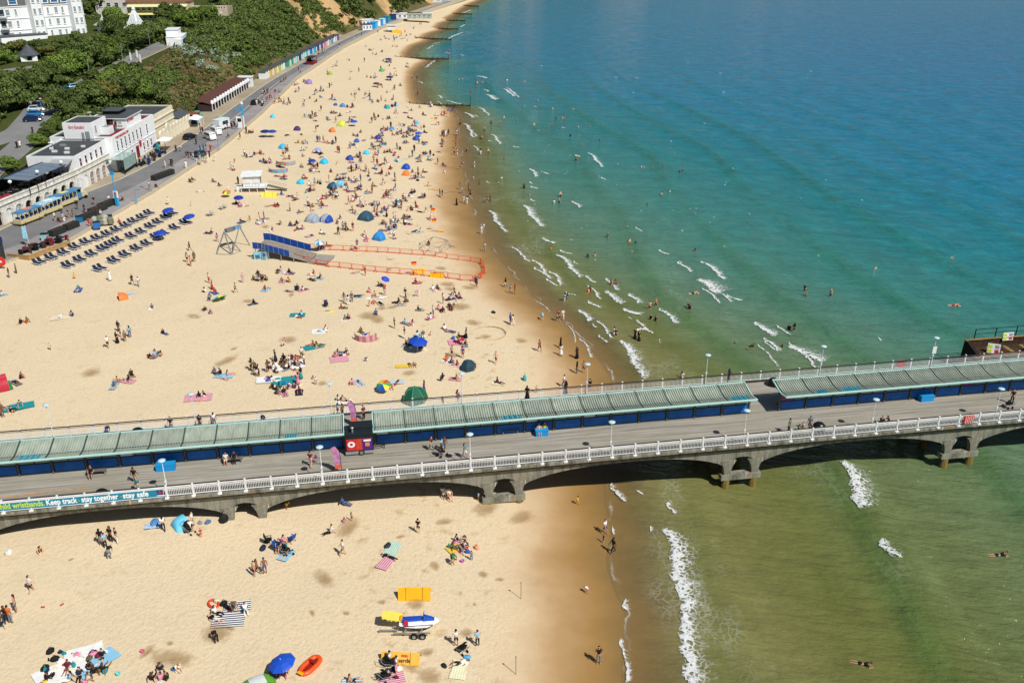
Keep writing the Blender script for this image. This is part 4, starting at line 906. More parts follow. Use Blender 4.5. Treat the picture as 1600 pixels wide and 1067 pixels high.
# cream pavilion right of the restaurant
cb = thing('cream_pavilion', 'cream walled pavilion with blind arches and scalloped parapet right of the restaurant', 'building', (0, 0, 0))
block(cb, 'upper_wall', -99, -87.6, 224.4, 239.5, 2.9, 9.6, m_cream, m_felt, 0.4)
MB().box((-87.5, 232, 8.6), (0.3, 15.2, 0.3)).box((-87.5, 232, 6.9), (0.2, 15.2, 0.2)).build('cornice', m_cream, cb)
for i in range(9):
    y = 225.6 + i * 2.45; tall = 1 if i in (2,) else 0
    w = MB(); n = 8; hw = 1.22; base = 5.6 + 0.9 * tall
    w.add([(0, -hw, 0), (0, hw, 0), (0, hw, base - 3), (0, -hw, base - 3)] + [(-0.4, -hw, 0), (-0.4, hw, 0), (-0.4, hw, base - 3), (-0.4, -hw, base - 3)], [(0, 1, 2, 3), (5, 4, 7, 6), (3, 2, 6, 7), (1, 5, 6, 2), (4, 0, 3, 7)])
    top = [(hw * math.cos(math.pi * j / n), base - 3 + 0.75 * math.sin(math.pi * j / n)) for j in range(n + 1)]
    w.loft([[(0.0, a, z) for a, z in top], [(-0.4, a, z) for a, z in top]])
    b = w.build('arched_wall', m_cream, cb, (-86.0, y, 3.0))
    MB().box((0.06, hw - 0.02, 1.3), (0.2, 0.26, 2.7)).build('pilaster', m_cream, b); MB().box((0.02, 0, 1.1), (0.06, 1.5, 1.9)).build('blind_panel', M('pale_cream', '#e6dfc9', 0.75, 0.08, 1), b)
MB().box((-88.2, 243.5, 4.6), (4, 8, 3.2)).build('side_wall', m_cream, cb); MB().loft([[(-90.2, 239.6, 6.3), (-86.2, 239.6, 6.3), (-88.2, 239.6, 7.6)], [(-90.2, 247.5, 6.3), (-86.2, 247.5, 6.3), (-88.2, 247.5, 7.6)]]).build('side_roof', m_slate, cb)
# blue cabin and green netting
bc = thing('blue_cabin', 'blue timber cabin with rust brown roof beside the cream pavilion', 'cabin', (-87.0, 251.3, 3.0))
MB().box((0, 0, 1.2), (3.2, 3.6, 2.4)).build('wall', M('petrol_blue', '#1f4f6e', 0.6, 0.1, 2), bc); MB().box((0, 0, 2.5), (3.6, 4.0, 0.2)).build('roof', M('rust_brown', '#7a4a35', 0.8, 0.2, 2), bc); MB().box((1.62, 0.5, 1.0), (0.05, 0.9, 1.9)).build('door', m_white, bc)
for i, (y, lb) in enumerate([(255.0, 'left'), (258.6, 'right')]):
    t = MB()
    for a in np.linspace(0, math.pi, 9): pass
    t.loft([[(-88.2 + 1.3 * math.cos(a) * 1.0, y + q * 1.5, 3.0 + (1.9 - 0.25 * abs(q)) * math.sin(a)) for a in np.linspace(0, math.pi, 9)] for q in (-1, -0.3, 0.3, 1)])
    tag(t.build('storage_cover', M('green_netting', '#5f9e8a', 0.8, 0.3, 5)), f'green netted cover standing beside the blue cabin, the {lb} one', 'storage cover')
for i, y in enumerate((245.6, 248.0)):
    t = MB().loft([[(-85.6, y - 1.1, 5.3), (-83.2, y - 1.1, 5.0), (-83.2, y + 1.1, 5.0), (-85.6, y + 1.1, 5.3)], [(-85.4, y - 0.1, 5.8), (-84.4, y - 0.1, 5.8), (-84.4, y + 0.1, 5.8), (-85.4, y + 0.1, 5.8)]])
    for q in (-1, 1): t.tube((-83.3, y + q, 3.0), (-83.3, y + q, 5.1), 0.05)
    tag(t.build('gazebo_tent', m_white), 'small white pop up tent by the cream pavilion, ' + ('nearer the restaurant' if i == 0 else 'nearer the blue cabin'), 'tent')

# gabled chalet row
cr = thing('chalet_row', 'long row of open beach chalets with brown roof and white gables', 'beach chalets', (0, 0, 0))
NCH = 15; ya, yb = 266.8, 309.0; st = (yb - ya) / NCH; xf_ = -86.2; xb_ = -90.4
MB().box((xb_ + 0.1, (ya + yb) / 2, 4.0), (0.2, yb - ya, 2.0)).box(((xf_ + xb_) / 2, ya, 4.0), (4.0, 0.15, 2.0)).build('back_wall', m_dkwood, cr)
MB().loft([[(xf_ + 0.1, ya - 0.4, 5.0), (xb_ - 0.3, ya - 0.4, 6.2), (xb_ - 0.3, ya - 0.4, 6.35), (xf_ + 0.1, ya - 0.4, 5.15)], [(xf_ + 0.1, yb, 5.0), (xb_ - 0.3, yb, 6.2), (xb_ - 0.3, yb, 6.35), (xf_ + 0.1, yb, 5.15)]]).build('roof', m_brown, cr)
for i in range(NCH):
    y = ya + i * st
    g = MB().add([(xf_ + 0.2, y + 0.15, 5.0), (xf_ + 0.2, y + st - 0.15, 5.0), (xf_ + 0.2, y + st / 2, 6.0), (xf_ - 0.3, y + 0.15, 5.0), (xf_ - 0.3, y + st - 0.15, 5.0), (xf_ - 0.5, y + st / 2, 6.0)], [(0, 1, 2), (0, 2, 5, 3), (1, 4, 5, 2)]).build('gable', [m_white], cr)
    MB().box((xf_ - 0.7, y + 0.12, 4.0), (1.6, 0.08, 2.0)).build('side_wall', m_dkwood, cr)
    MB().box((xf_ + 0.1, y + 0.12, 4.0), (0.16, 0.2, 2.0)).build('post', m_white, cr)
    MB().box((xf_ - 1.6, y + st / 2, 3.9), (0.1, st - 0.3, 1.8)).build('chalet_door', m_black if i % 3 else m_dkwood, cr)
MB().box((-88.0, 310.3, 4.5), (4.4, 2.4, 3.0)).build('end_block', m_wall, cr); MB().box((-88.0, 310.3, 6.1), (4.9, 2.9, 0.25)).build('end_roof', m_white, cr)
# colourful beach huts
HC = ['white', 'white', 'yellow', 'cream', 'yellow', 'cream', 'lime', 'pale green', 'white', None, 'green', 'mint', 'green', 'mint', 'pale cyan', 'teal', 'navy', 'teal', 'pale cyan', 'mint', 'turquoise', 'pale cyan', None, 'bright blue', 'cyan', 'blue', 'navy', 'lilac', 'purple', 'dark purple', 'pink', 'red', 'white', 'blue', 'cyan', 'navy', 'white', 'pink', 'blue']
HEX = {'white': '#e6e8e4', 'yellow': '#dcb24a', 'cream': '#e2dcb4', 'lime': '#b4c23e', 'pale green': '#c4d8c4', 'green': '#3f9e78', 'mint': '#9ed8c2', 'pale cyan': '#b0dde0', 'teal': '#2a8f92', 'navy': '#22365f', 'turquoise': '#4cc0c4', 'bright blue': '#1c86cf', 'cyan': '#3fb3dd', 'blue': '#2d5fb0', 'lilac': '#a79cc8', 'purple': '#6a4a94', 'dark purple': '#3f3152', 'pink': '#d88aa0', 'red': '#c8464a'}
def near_prev(i): return HC[i - 1] if i > 0 and HC[i - 1] else 'the gap'
seen = {}
y = 324.6
for i, c in enumerate(HC):
    if c is None: y += 3.4; continue
    w = 2.7 if i < 22 else 2.95; x = float(xl(y)) + 0.9; ang = math.atan2(float(xl(y + 2)) - float(xl(y - 2)), 4.0)
    nb = HC[i + 1] if i + 1 < len(HC) and HC[i + 1] else 'gap'
    ln = {0: 'first white beach hut at the near end of the hut row'}.get(i) or f'{c} beach hut between the {near_prev(i)} hut and the {nb} hut' + (' in the near group' if i < 9 else ' in the middle group' if i < 22 else ' in the far group')
    ln = ln.replace('the the gap hut', 'a gap').replace('the gap hut', 'a gap'); seen[ln] = seen.get(ln, 0) + 1
    if seen[ln] > 1: ln += ', further along'
    t = thing('beach_hut', ln, 'beach hut', (x, y + w / 2, PROM_Z), -ang, 'coloured beach huts along the promenade')
    mt = M('hut_' + c.replace(' ', '_'), HEX[c], 0.6, 0.08, 2)
    MB().box((-1.3, 0, 1.05), (2.4, w - 0.25, 2.1)).add([(-0.1, -w / 2 + 0.125, 2.1), (-0.1, w / 2 - 0.125, 2.1), (-0.1, 0, 2.6), (-2.5, -w / 2 + 0.125, 2.1), (-2.5, w / 2 - 0.125, 2.1), (-2.5, 0, 2.6)], [(0, 1, 2), (3, 5, 4)]).build('wall', mt, t)
    MB().loft([[(0.05, -w / 2, 2.08), (0.05, 0, 2.66), (0.05, w / 2, 2.08), (0.05, w / 2, 2.18), (0.05, 0, 2.76), (0.05, -w / 2, 2.18)], [(-2.6, -w / 2, 2.08), (-2.6, 0, 2.66), (-2.6, w / 2, 2.08), (-2.6, w / 2, 2.18), (-2.6, 0, 2.76), (-2.6, -w / 2, 2.18)]]).build('roof', m_felt, t)
    MB().box((-0.08, 0, 1.0), (0.06, 1.5, 1.8)).build('door', M('hut_door_pale', '#d9dcd6', 0.6, 0.1, 2) if i % 2 else mt, t)
    y += w
# far seafront buildings
def simple_building(label, c, d, rz, wall, roof, cat='building', nwin=3, flat=True):
    t = thing('seafront_building', label, cat, c, rz)
    MB().box((0, 0, d[2] / 2), d).build('wall', wall, t)
    MB().box((0, 0, d[2] + 0.1), (d[0] + 0.6, d[1] + 0.6, 0.2)).build('roof', roof, t)
    for i in range(nwin): window(t, (-d[0] / 2 + d[0] * (i + 0.5) / nwin, -d[1] / 2, d[2] * 0.55), d[0] / nwin * 0.55, d[2] * 0.4, (0, -1))
    return t
def Gp(px, py): 
    p = P(px, py, PROM_Z); return (p[0], p[1], PROM_Z)
simple_building('white lifeguard style kiosk before the blue huts far along the promenade', Gp(572, 47), (5, 4, 2.6), 0.5, m_wall, m_slate)
simple_building('white cafe on the cliff foot far along the promenade', Gp(573, 40), (6, 4, 2.8), 0.5, m_wall, m_wall)
simple_building('long white cabin block on the sand edge far along the beach', Gp(637, 29), (16, 5, 2.6), 0.05, m_wall, m_white, nwin=6)
simple_building('green and white cabin block right of the long white cabins', Gp(656, 29), (13, 5, 2.6), 0.03, M('pale_green_wall', '#a8b8a6', 0.7, 0.2, 1), m_white, nwin=5)
for i, (px, py, c) in enumerate([(581, 45, 'bright blue'), (585, 43, 'cyan'), (589, 41, 'white'), (593, 40, 'bright blue'), (597, 38, 'pale cyan'), (601, 36, 'blue'), (605, 34, 'teal'), (614, 31, 'navy'), (620, 29, 'white'), (624, 26, 'navy')]):
    x, yy, z = Gp(px, py); t = thing('beach_hut', f'{c} hut in the far blue cluster, number {["one","two","three","four","five","six","seven","eight","nine","ten"][i]} from the white kiosk', 'beach hut', (x, yy, z), 0.5, 'far cluster of blue huts')
    mt = M('hut_' + c.replace(' ', '_'), HEX[c], 0.6, 0.08, 2); MB().box((0, 0, 1.3), (3.0, 2.6, 2.6)).build('wall', mt, t); MB().box((0, 0, 2.7), (3.4, 3.0, 0.2)).build('roof', mt, t)
x_, y_, z_ = H(652, 4)[0], H(652, 4)[1], 3.0
for i, (px, py, c) in enumerate([(680, 4, '#c9cdd0'), (690, 2, '#8fa2b4'), (700, 1, '#d4d2c8')]):
    simple_building(['pale', 'blue grey', 'cream'][i] + ' low seafront block at the farthest visible end of the promenade', Gp(px - 8, py), (14, 6, 3.5), 0.4, M('far_wall_%d' % i, c, 0.7, 0.1, 1), m_slate)

# the hotel
ht = thing('hotel', 'large white Victorian seaside hotel with dark mansard roof and rows of windows', 'hotel', (-164.5, 331.0, 15.2), math.atan2(17.5, 20.0)); ht.scale = (1.12, 1.12, 1.12)
mh = M('hotel_white', '#eceeef', 0.7, 0.04, 0.5); mdorm = M('hotel_slate', '#57595b', 0.75, 0.2, 1.2); mbal = M('balcony_grey', '#b9bcbc', 0.6, 0.2, 3)
FL = 3.3; NF = 3; m_hpane = M('net_curtain_glass', '#8d969c', 0.2, 0.35, 1.0, spec=0.6)
MB().box((-8, 8, NF * FL / 2), (47, 16, NF * FL)).build('wall', mh, ht)
MB().loft([[(-31.5, 0, NF * FL), (15.5, 0, NF * FL), (15.5, 16, NF * FL), (-31.5, 16, NF * FL)], [(-31, 1.3, NF * FL + 3.2), (15, 1.3, NF * FL + 3.2), (15, 15, NF * FL + 3.2), (-31, 15, NF * FL + 3.2)], [(-27, 6, NF * FL + 6.5), (11, 6, NF * FL + 6.5), (11, 10, NF * FL + 6.5), (-27, 10, NF * FL + 6.5)]]).build('roof', mdorm, ht)
for z in (0.3, FL, 2 * FL, 3 * FL): MB().box((-8, -0.06, z), (47.2, 0.24, 0.24)).build('string_course', mh, ht)
def tower(u):
    b = MB(); r = 2.4
    ring = lambda z, k=1.0: [(u + dx * k, dy * k, z) for dx, dy in ((-r, 0.4), (-r * 0.62, -1.7), (r * 0.62, -1.7), (r, 0.4))]
    b.loft([ring(0), ring(NF * FL + 3.2)]); t = b.build('bay_tower', mh, ht)
    MB().loft([ring(NF * FL + 3.2, 1.0), [(u + dx * 0.05, 0.4 + dy * 0.05, NF * FL + 6.8) for dx, dy in ((-1, 0), (-1, -1), (1, -1), (1, 0))]]).build('tower_roof', mdorm, t)
    for f in range(NF + 1):
        for sx in (-0.75, 0.75): window(t, (u + sx, -1.7, f * FL + 1.8), 0.85, 1.7, (0, -1), m_hpane, bars=1)
for u in (1.5, 13.2): tower(u)
for f in range(NF):
    z = f * FL + 1.75
    for u, w in [(-6.5, 1.2), (-4.2, 0.7), (-10, 0.7), (-12.3, 1.3), (-14.5, 0.7), (5.0, 0.7), (7.4, 1.0), (9.3, 0.7), (-20, 1.2), (-23, 1.2), (-26, 1.2)]: window(ht, (u, 0, z), w, 1.8, (0, -1), m_hpane, bars=1)
    for u in (-8.2, -17.2):
        bb = MB().box((u, -0.7, z - 1.35), (2.4, 1.4, 0.16)).build('balcony', mbal, ht)
        q = MB().box((u, -1.38, z - 0.4), (2.4, 0.06, 0.07))
        for i in range(9): q.box((u - 1.15 + i * 0.287, -1.38, z - 0.85), (0.05, 0.05, 0.9))
        q.build('balustrade', mbal, bb); window(ht, (u, 0, z), 1.6, 2.1, (0, -1), bars=0)
for u, w in [(-4.5, 2.2), (-9.5, 2.4), (-14.5, 2.4), (-19.5, 2.2), (4.7, 1.5), (7.4, 2.0), (10.2, 1.6)]:
    d = MB().box((u, 0.9, NF * FL + 1.5), (w + 0.4, 1.6, 2.1)).build('dormer', mh, ht); window(d, (u, 0.08, NF * FL + 1.5), w, 1.7, (0, -1), M('blue_glass', '#2c5f86', 0.15, 0.3, 0.5, spec=0.7), bars=1)
text_obj('hotel_lettering', 'HOTEL', 0.55, M('grey_letter', '#6d7074', 0.6, 0, 1), ht, (4.6, -0.2, 2 * FL + 0.25), (R(90), 0, 0)); text_obj('hotel_lettering', 'BAR', 0.55, MATS['grey_letter'], ht, (8.8, -0.2, 2 * FL + 0.25), (R(90), 0, 0))
MB().box((-4.5, -3.0, 1.0), (13, 4, 2.0)).build('veranda', mh, ht); MB().box((-4.5, -3.0, 2.1), (13.4, 4.4, 0.2)).build('veranda_roof', m_slate, ht)
# gazebo
gz = thing('garden_gazebo', 'small white garden gazebo with pointed slate roof', 'gazebo', H(47, 95), 0.4)
MB().box((0, 0, 0.9), (4.6, 4.6, 1.8)).build('wall', mh, gz); MB().lathe([(3.5, 1.8), (1.6, 3.3), (0.25, 4.8), (0.05, 5.2)], 8).build('roof', m_slate, gz); MB().box((0.2, -2.33, 0.9), (1.3, 0.06, 1.2)).build('opening', m_black, gz)
# small white clifftop building
wb_ = thing('clifftop_kiosk', 'small white two level building with blue panels on the clifftop', 'building', H(284, 72), math.atan2(14.5, -2.0) - math.pi / 2 + 0.05); wb_.scale = (0.85, 0.85, 0.85)
MB().box((-2.5, 7, 1.6), (6, 14, 3.2)).build('wall', mh, wb_); MB().box((-3.5, 7.5, 4.4), (4.5, 8, 2.4)).build('upper_wall', mh, wb_); MB().box((-3.5, 7.5, 5.68), (5.0, 8.6, 0.16)).box((-2.5, 7, 3.28), (6.3, 14.3, 0.14)).build('roof', m_white, wb_)
for i in range(7): MB().box((0.53, 1.2 + i * 1.9, 1.4), (0.08, 1.5, 1.7)).build('blue_panel', M('hut_blue', HEX['blue'], 0.5, 0.1, 1) if i % 2 else m_navy, wb_)
for i in range(4): window(wb_, (-1.25, 4.6 + i * 1.8, 4.5), 1.1, 1.2, (1, 0))
MB().box((-0.8, -1.4, 1.3), (2.4, 2.4, 2.6)).build('white_hoarding', m_white, wb_)
# conical glass roof
tp = H(213, 45) - Vector((0, 0, 3.4)); ct = thing('conical_conservatory', 'tall conical glass roof with white ribs rising among the trees', 'conservatory', tp, 0.2)
cone_p = [(11.0, 0.3), (7.2, 1.6), (4.2, 3.6), (2.2, 6.2), (1.0, 8.6), (0.5, 9.6)]
MB().lathe(cone_p, 24).build('glass_roof', M('pale_glass', '#a9b3b3', 0.2, 0.15, 1.0, spec=0.6), ct)
for i in range(24):
    a = 6.283 * i / 24; MB().path([(r * 1.01 * math.cos(a), r * 1.01 * math.sin(a), z + 0.04) for r, z in cone_p], 0.09, 4).build('rib', m_white, ct)
MB().lathe([(0.6, 9.5), (0.7, 10.2), (0.05, 11.2)], 10).build('finial', m_white, ct)
sm = thing('pointed_kiosk', 'little kiosk with pointed pale roof left of the conical glass roof', 'kiosk', H(163, 48), 0); MB().box((0, 0, 1.0), (3.4, 3.4, 2.0)).build('wall', mh, sm); MB().lathe([(3.4, 2.0), (1.2, 3.2), (0.3, 4.6), (0.04, 6.0)], 12).build('roof', M('pale_roof', '#b4bab8', 0.6, 0.1, 1), sm)
# brown lodge with awnings and long wall behind
lo = thing('awning_building', 'long brown and cream building with yellow awnings behind the trees', 'building', H(258, 33), 0.1)
MB().box((-2, 5, 3.4), (23, 9, 6.8)).build('wall', M('cream_stone', '#c2b79c', 0.8, 0.15, 1), lo); MB().loft([[(-14, 0, 6.8), (10, 0, 6.8), (10, 10, 6.8), (-14, 10, 6.8)], [(-12, 3, 9.5), (8, 3, 9.5), (8, 7, 9.5), (-12, 7, 9.5)]]).build('roof', M('tile_red_brown', '#7c5240', 0.8, 0.2, 1), lo)
for z, q in ((3.0, '#d3cf8e'), (5.8, '#d9d4a4')): MB().loft([[(-13, 0.4, z), (9, 0.4, z), (9, 0.4, z + 0.1), (-13, 0.4, z + 0.1)], [(-13, -1.6, z - 0.7), (9, -1.6, z - 0.7), (9, -1.6, z - 0.6), (-13, -1.6, z - 0.6)]]).build('awning', M('awning_%s' % q[1:], q, 0.7, 0.15, 3), lo)
for i in range(10): window(lo, (-11.6 + i * 2.1, 0.5, 1.5), 1.5, 1.3, (0, -1)); window(lo, (-11.6 + i * 2.1, 0.5, 4.4), 1.5, 1.2, (0, -1))
lw = thing('terrace_wall', 'long cream wall with balustrade at the top of the wooded slope', 'wall', H(312, 30), 0.03)
MB().box((0, 0, 1.9), (22, 1, 3.8)).build('wall', M('cream_stone', '#c2b79c', 0.8, 0.15, 1), lw); b = MB().box((0, 0, 4.75), (22, 0.5, 0.16))
for i in range(22): b.box((-10.5 + i, 0, 4.25), (0.3, 0.3, 0.9))
b.build('balustrade', m_cream, lw); MB().box((0, 4.5, 2.2), (22, 8, 4.0)).build('terrace', m_beige, lw)
for i in range(6): MB().box((-8.5 + i * 3.4, -0.52, 2.3), (1.0, 0.06, 1.1)).build('recess', m_cream, lw)
ph = thing('apartment_block', 'pale flat block partly hidden behind trees near the hotel', 'building', H(185, 22), 0.25); MB().box((0, 3, 3), (16, 8, 6)).build('wall', M('pale_block', '#c6c3ba', 0.8, 0.1, 1), ph); MB().box((0, 3, 6.2), (16.6, 8.6, 0.4)).build('roof', m_brown, ph)
for i in range(5): window(ph, (-6 + i * 3, -1.0, 3.6), 1.6, 1.5, (0, -1))

# cliff road furniture: railings and lamps
fr_ = thing('clifftop_fence', 'thin grey railing along the seaward edge of the clifftop road', 'fence', (0, 0, 0))
pts = [H(a, c) for a, c in [(150, 126), (180, 110), (212, 95), (240, 82), (262, 72), (280, 64), (297, 56)]]
q = MB()
for a, c in zip(pts[:-1], pts[1:]):
    n = 5
    for i in range(n):
        p = a.lerp(c, i / n); p2 = a.lerp(c, (i + 1) / n); q.tube((p.x + 1.2, p.y, p.z + 1.1), (p2.x + 1.2, p2.y, p2.z + 1.1), 0.04, n=4).tube((p.x + 1.2, p.y, p.z + 0.6), (p2.x + 1.2, p2.y, p2.z + 0.6), 0.03, n=4)
        MB().tube((p.x + 1.2, p.y, p.z - 0.2), (p.x + 1.2, p.y, p.z + 1.15), 0.05, n=5).build('post', m_greyp, fr_)
q.build('rail', m_greyp, fr_)
def street_lamp(p, h, label, group='street lamps on the clifftop road', col=None):
    t = thing('street_lamp', label, 'lamp', p, 0, group); m = col or m_greyp
    MB().tube((0, 0, -0.2), (0, 0, h), 0.09, 0.06, 7).build('pole', m, t); MB().tube((0, 0, h), (0.7, -0.3, h + 0.12), 0.05).box((0.9, -0.4, h + 0.12), (0.6, 0.25, 0.14), -0.4).build('lamp_head', m, t); return t
street_lamp(H(143, 132), 6.5, 'lower lamp post on the hill road beside the grove'); street_lamp(H(194, 105), 6.5, 'upper lamp post on the hill road, right of the round tree')
street_lamp(H(236, 80), 6, 'lamp post on the hill road before the small white building'); street_lamp(H(72, 202), 6, 'lamp post beside the car park exit, left of rooftop box')
for i, (px, py) in enumerate([(205, 95), (215, 91), (220, 98)]):
    tag(MB().box((0, 0, 1.2), (0.5, 0.12, 2.4)).tube((0, 0, -0.1), (0, 0, 0.3), 0.05).build('sign_board', m_white, None, H(px, py)), ['tall white board left of the clifftop road', 'tall white board next to another above the road', 'white board on the railing side of the road'][i], 'sign board')

# ------------------------------------------------------------------ vehicles
m_tyre = M('tyre', '#17181a', 0.9, 0.1, 4); m_cglass = M('car_glass', '#1b242b', 0.08, 0.1, 1, spec=0.8); m_hub = M('hub_cap', '#9a9da0', 0.35, 0.1, 3, metal=0.5)
def paint(c): 
    m = M('car_paint_' + c.lstrip('#'), c, 0.25, 0.0, 1, spec=0.6); m.node_tree.nodes['Principled BSDF'].inputs['Coat Weight'].default_value = 0.4; return m
wheel_me = MB().loft([[(0.33 * math.cos(t), d, 0.33 + 0.33 * math.sin(t)) for t in np.linspace(0, 6.283, 13)[:-1]] for d in (-0.1, 0.1)]).mesh('wheel', m_tyre)
hub_me = MB().loft([[(0.2 * math.cos(t), d, 0.33 + 0.2 * math.sin(t)) for t in np.linspace(0, 6.283, 11)[:-1]] for d in (-0.115, 0.115)]).mesh('rim', m_hub)
lamp_m = M('headlamp', '#dfe4e6', 0.15, 0, 1); tail_m = M('tail_lamp', '#8e1a1a', 0.3, 0, 1)
def car(p, rz, colour, label, kind='hatch', group='parked cars', name='parked_car'):
    t = thing(name, label, 'van' if kind == 'van' else 'car', p, rz, group); pm_ = paint(colour)
    L = {'hatch': 4.1, 'van': 4.5, 'beetle': 4.0}[kind]; W = 1.75
    if kind == 'van': prof = [(-2.2, 0.35, 0.8, 1.0), (-2.2, 1.0, 0.86, 1.0), (-2.15, 1.85, 0.74, 1.0), (1.5, 1.9, 0.74, 1.0), (2.0, 1.15, 0.84, 1.0), (2.22, 0.95, 0.84, 1.0), (2.25, 0.35, 0.8, 1.0)]
    else: prof = None
    b = MB()
    if kind == 'van':
        b.loft([[(-2.2, -0.85, 0.3), (-2.2, 0.85, 0.3), (-2.22, 0.85, 1.0), (-2.1, 0.74, 1.8), (-2.1, -0.74, 1.8), (-2.22, -0.85, 1.0)], [(1.3, -0.85, 0.3), (1.3, 0.85, 0.3), (1.3, 0.87, 1.0), (1.3, 0.74, 1.92), (1.3, -0.74, 1.92), (1.3, -0.87, 1.0)], [(1.95, -0.84, 0.3), (1.95, 0.84, 0.3), (1.98, 0.84, 1.0), (1.75, 0.74, 1.75), (1.75, -0.74, 1.75), (1.98, -0.84, 1.0)], [(2.2, -0.78, 0.35), (2.2, 0.78, 0.35), (2.24, 0.76, 0.85), (2.18, 0.66, 1.0), (2.18, -0.66, 1.0), (2.24, -0.76, 0.85)]])
        cab = [(-1.9, 1.05), (1.75, 1.1)]
    else:
        R_ = lambda x, w, z0, z1: [(x, -w, z0), (x, w, z0), (x, w * 1.02, z1 * 0.75), (x, w * 0.86, z1), (x, -w * 0.86, z1), (x, -w * 1.02, z1 * 0.75)]
        b.loft([R_(-2.05, 0.76, 0.35, 0.85), R_(-1.7, 0.86, 0.25, 0.95), R_(-0.6, 0.87, 0.22, 0.93), R_(0.8, 0.87, 0.22, 0.92), R_(1.6, 0.85, 0.25, 0.82), R_(2.05, 0.72, 0.35, 0.66)])
        b.loft([[(-1.85, -0.72, 0.9), (-1.85, 0.72, 0.9), (1.0, 0.74, 0.9), (1.0, -0.74, 0.9)], [(-1.35, -0.58, 1.43), (-1.35, 0.58, 1.43), (0.15, 0.58, 1.45), (0.15, -0.58, 1.45)]])
    bo = b.build('body', pm_, t, smooth=False)
    g = MB()
    if kind == 'van':
        g.box((0, 0.845, 1.45), (3.2, 0.06, 0.42)).box((0, -0.845, 1.45), (3.2, 0.06, 0.42)); g.loft([[(1.86, -0.7, 1.2), (1.86, 0.7, 1.2), (1.72, 0.64, 1.7), (1.72, -0.64, 1.7)], [(2.02, -0.74, 1.18), (2.02, 0.74, 1.18), (1.80, 0.66, 1.71), (1.80, -0.66, 1.71)]])
    else:
        for sy in (-1, 1): g.loft([[(-1.55, sy * 0.70, 0.98), (0.75, sy * 0.71, 0.98), (0.15, sy * 0.60, 1.38), (-1.2, sy * 0.60, 1.38)], [(-1.55, sy * 0.73, 0.98), (0.75, sy * 0.74, 0.98), (0.15, sy * 0.63, 1.38), (-1.2, sy * 0.63, 1.38)]])
        g.loft([[(0.92, -0.66, 0.95), (0.92, 0.66, 0.95), (0.2, 0.54, 1.4), (0.2, -0.54, 1.4)], [(0.98, -0.66, 0.97), (0.98, 0.66, 0.97), (0.25, 0.54, 1.42), (0.25, -0.54, 1.42)]])
        g.loft([[(-1.83, -0.62, 0.98), (-1.83, 0.62, 0.98), (-1.42, 0.52, 1.38), (-1.42, -0.52, 1.38)], [(-1.87, -0.62, 0.99), (-1.87, 0.62, 0.99), (-1.46, 0.52, 1.40), (-1.46, -0.52, 1.40)]])
    g.build('window', m_cglass, t)
    for sx in (-1.3, 1.3):
        for sy in (-0.78, 0.78): w_ = inst(wheel_me, 'wheel', t, (sx, sy, 0)); inst(hub_me, 'rim', w_, (0, 0, 0))
    for sy in (-0.55, 0.55):
        MB().box((2.0 if kind != 'van' else 2.21, sy, 0.62), (0.14, 0.3, 0.14)).build('headlight', lamp_m, t); MB().box((-2.03 if kind != 'van' else -2.22, sy, 0.72), (0.1, 0.24, 0.2)).build('tail_light', tail_m, t)
    return t
for px, py, c, lb in [(52, 190, '#142447', 'dark navy parked car, nearest in the car park line'), (57, 182, '#1f74b4', 'bright blue car parked second in the line'), (58, 174, '#c9ced2', 'silver car parked third in the line'), (64, 168, '#1c2f55', 'deep blue car parked between the silver and white cars'), (66, 163, '#e8eaec', 'white car parked near the red one'), (70, 159, '#20252e', 'black car parked between the white and red cars'), (76, 159, '#7d1826', 'red car parked at the far end of the line')]:
    car(H(px, py), 0.15, c, lb)
car(H(106, 144), 0.9, '#2a5b86', 'blue car on the hill road under the trees'); car(H(117, 139), 0.9, '#8fbfd8', 'pale blue car on the hill road behind the blue car')
car(H(4, 122), 0.6, '#1d4f8a', 'blue car at the left edge on the hotel forecourt'); car(H(398, 5), 1.2, '#27456d', 'dark blue car far up on the clifftop')
car(Gp(297, 217), 1.25, '#101113', 'black car parked by the cream pavilion wall', group='vehicles on the promenade')
for px, py, lb in [(329, 218, 'white camper van, nearest of the stalls on the promenade'), (338, 210, 'white camper van with dark windscreen, parked behind the nearest one')]:
    car(Gp(px, py), -0.9, '#e9ebec', lb, 'van', 'white vans on the promenade', 'camper_van')
tv = thing('catering_trailer', 'white box catering trailer behind the camper vans', 'trailer', Gp(347, 202), 1.2, 'white vans on the promenade'); MB().box((0, 0, 1.5), (4.4, 2.1, 2.2)).build('body', m_white, tv); MB().box((0.3, -1.07, 1.8), (2.2, 0.05, 0.9)).build('serving_hatch', m_cglass, tv); MB().box((0, 0, 2.66), (4.5, 2.2, 0.1)).build('roof', M('pale_blue_panel', '#c9e2ea', 0.5, 0.05, 2), tv)
for s in (-1, 1): inst(wheel_me, 'wheel', tv, (0, s * 1.0, 0))
car(Gp(400, 163), 1.35, '#16181b', 'black car driving on the promenade beyond the blue mast', group='vehicles on the promenade', name='car')
car(Gp(315, 244), 1.1, '#2b4a4c', 'dark green car in the crowd by the ice cream queue', group='vehicles on the promenade', name='car')
tk = thing('refreshment_kiosk', 'dark kiosk with red counter on the promenade by the green beach huts', 'kiosk', Gp(487, 100), 1.45)
MB().box((0, 0, 0.5), (5.4, 2.6, 1.0)).build('counter', m_redwall, tk); MB().box((0, 0.9, 1.5), (5.2, 0.2, 1.4)).build('back_wall', m_black, tk); MB().box((0, 0, 2.6), (5.8, 3.2, 0.16)).build('roof', m_dkwood, tk)
for sx in (-2.5, 2.5):
    for sy in (-1.3, 1.3): MB().box((sx, sy, 1.3), (0.14, 0.14, 2.6)).build('post', m_dkwood, tk)
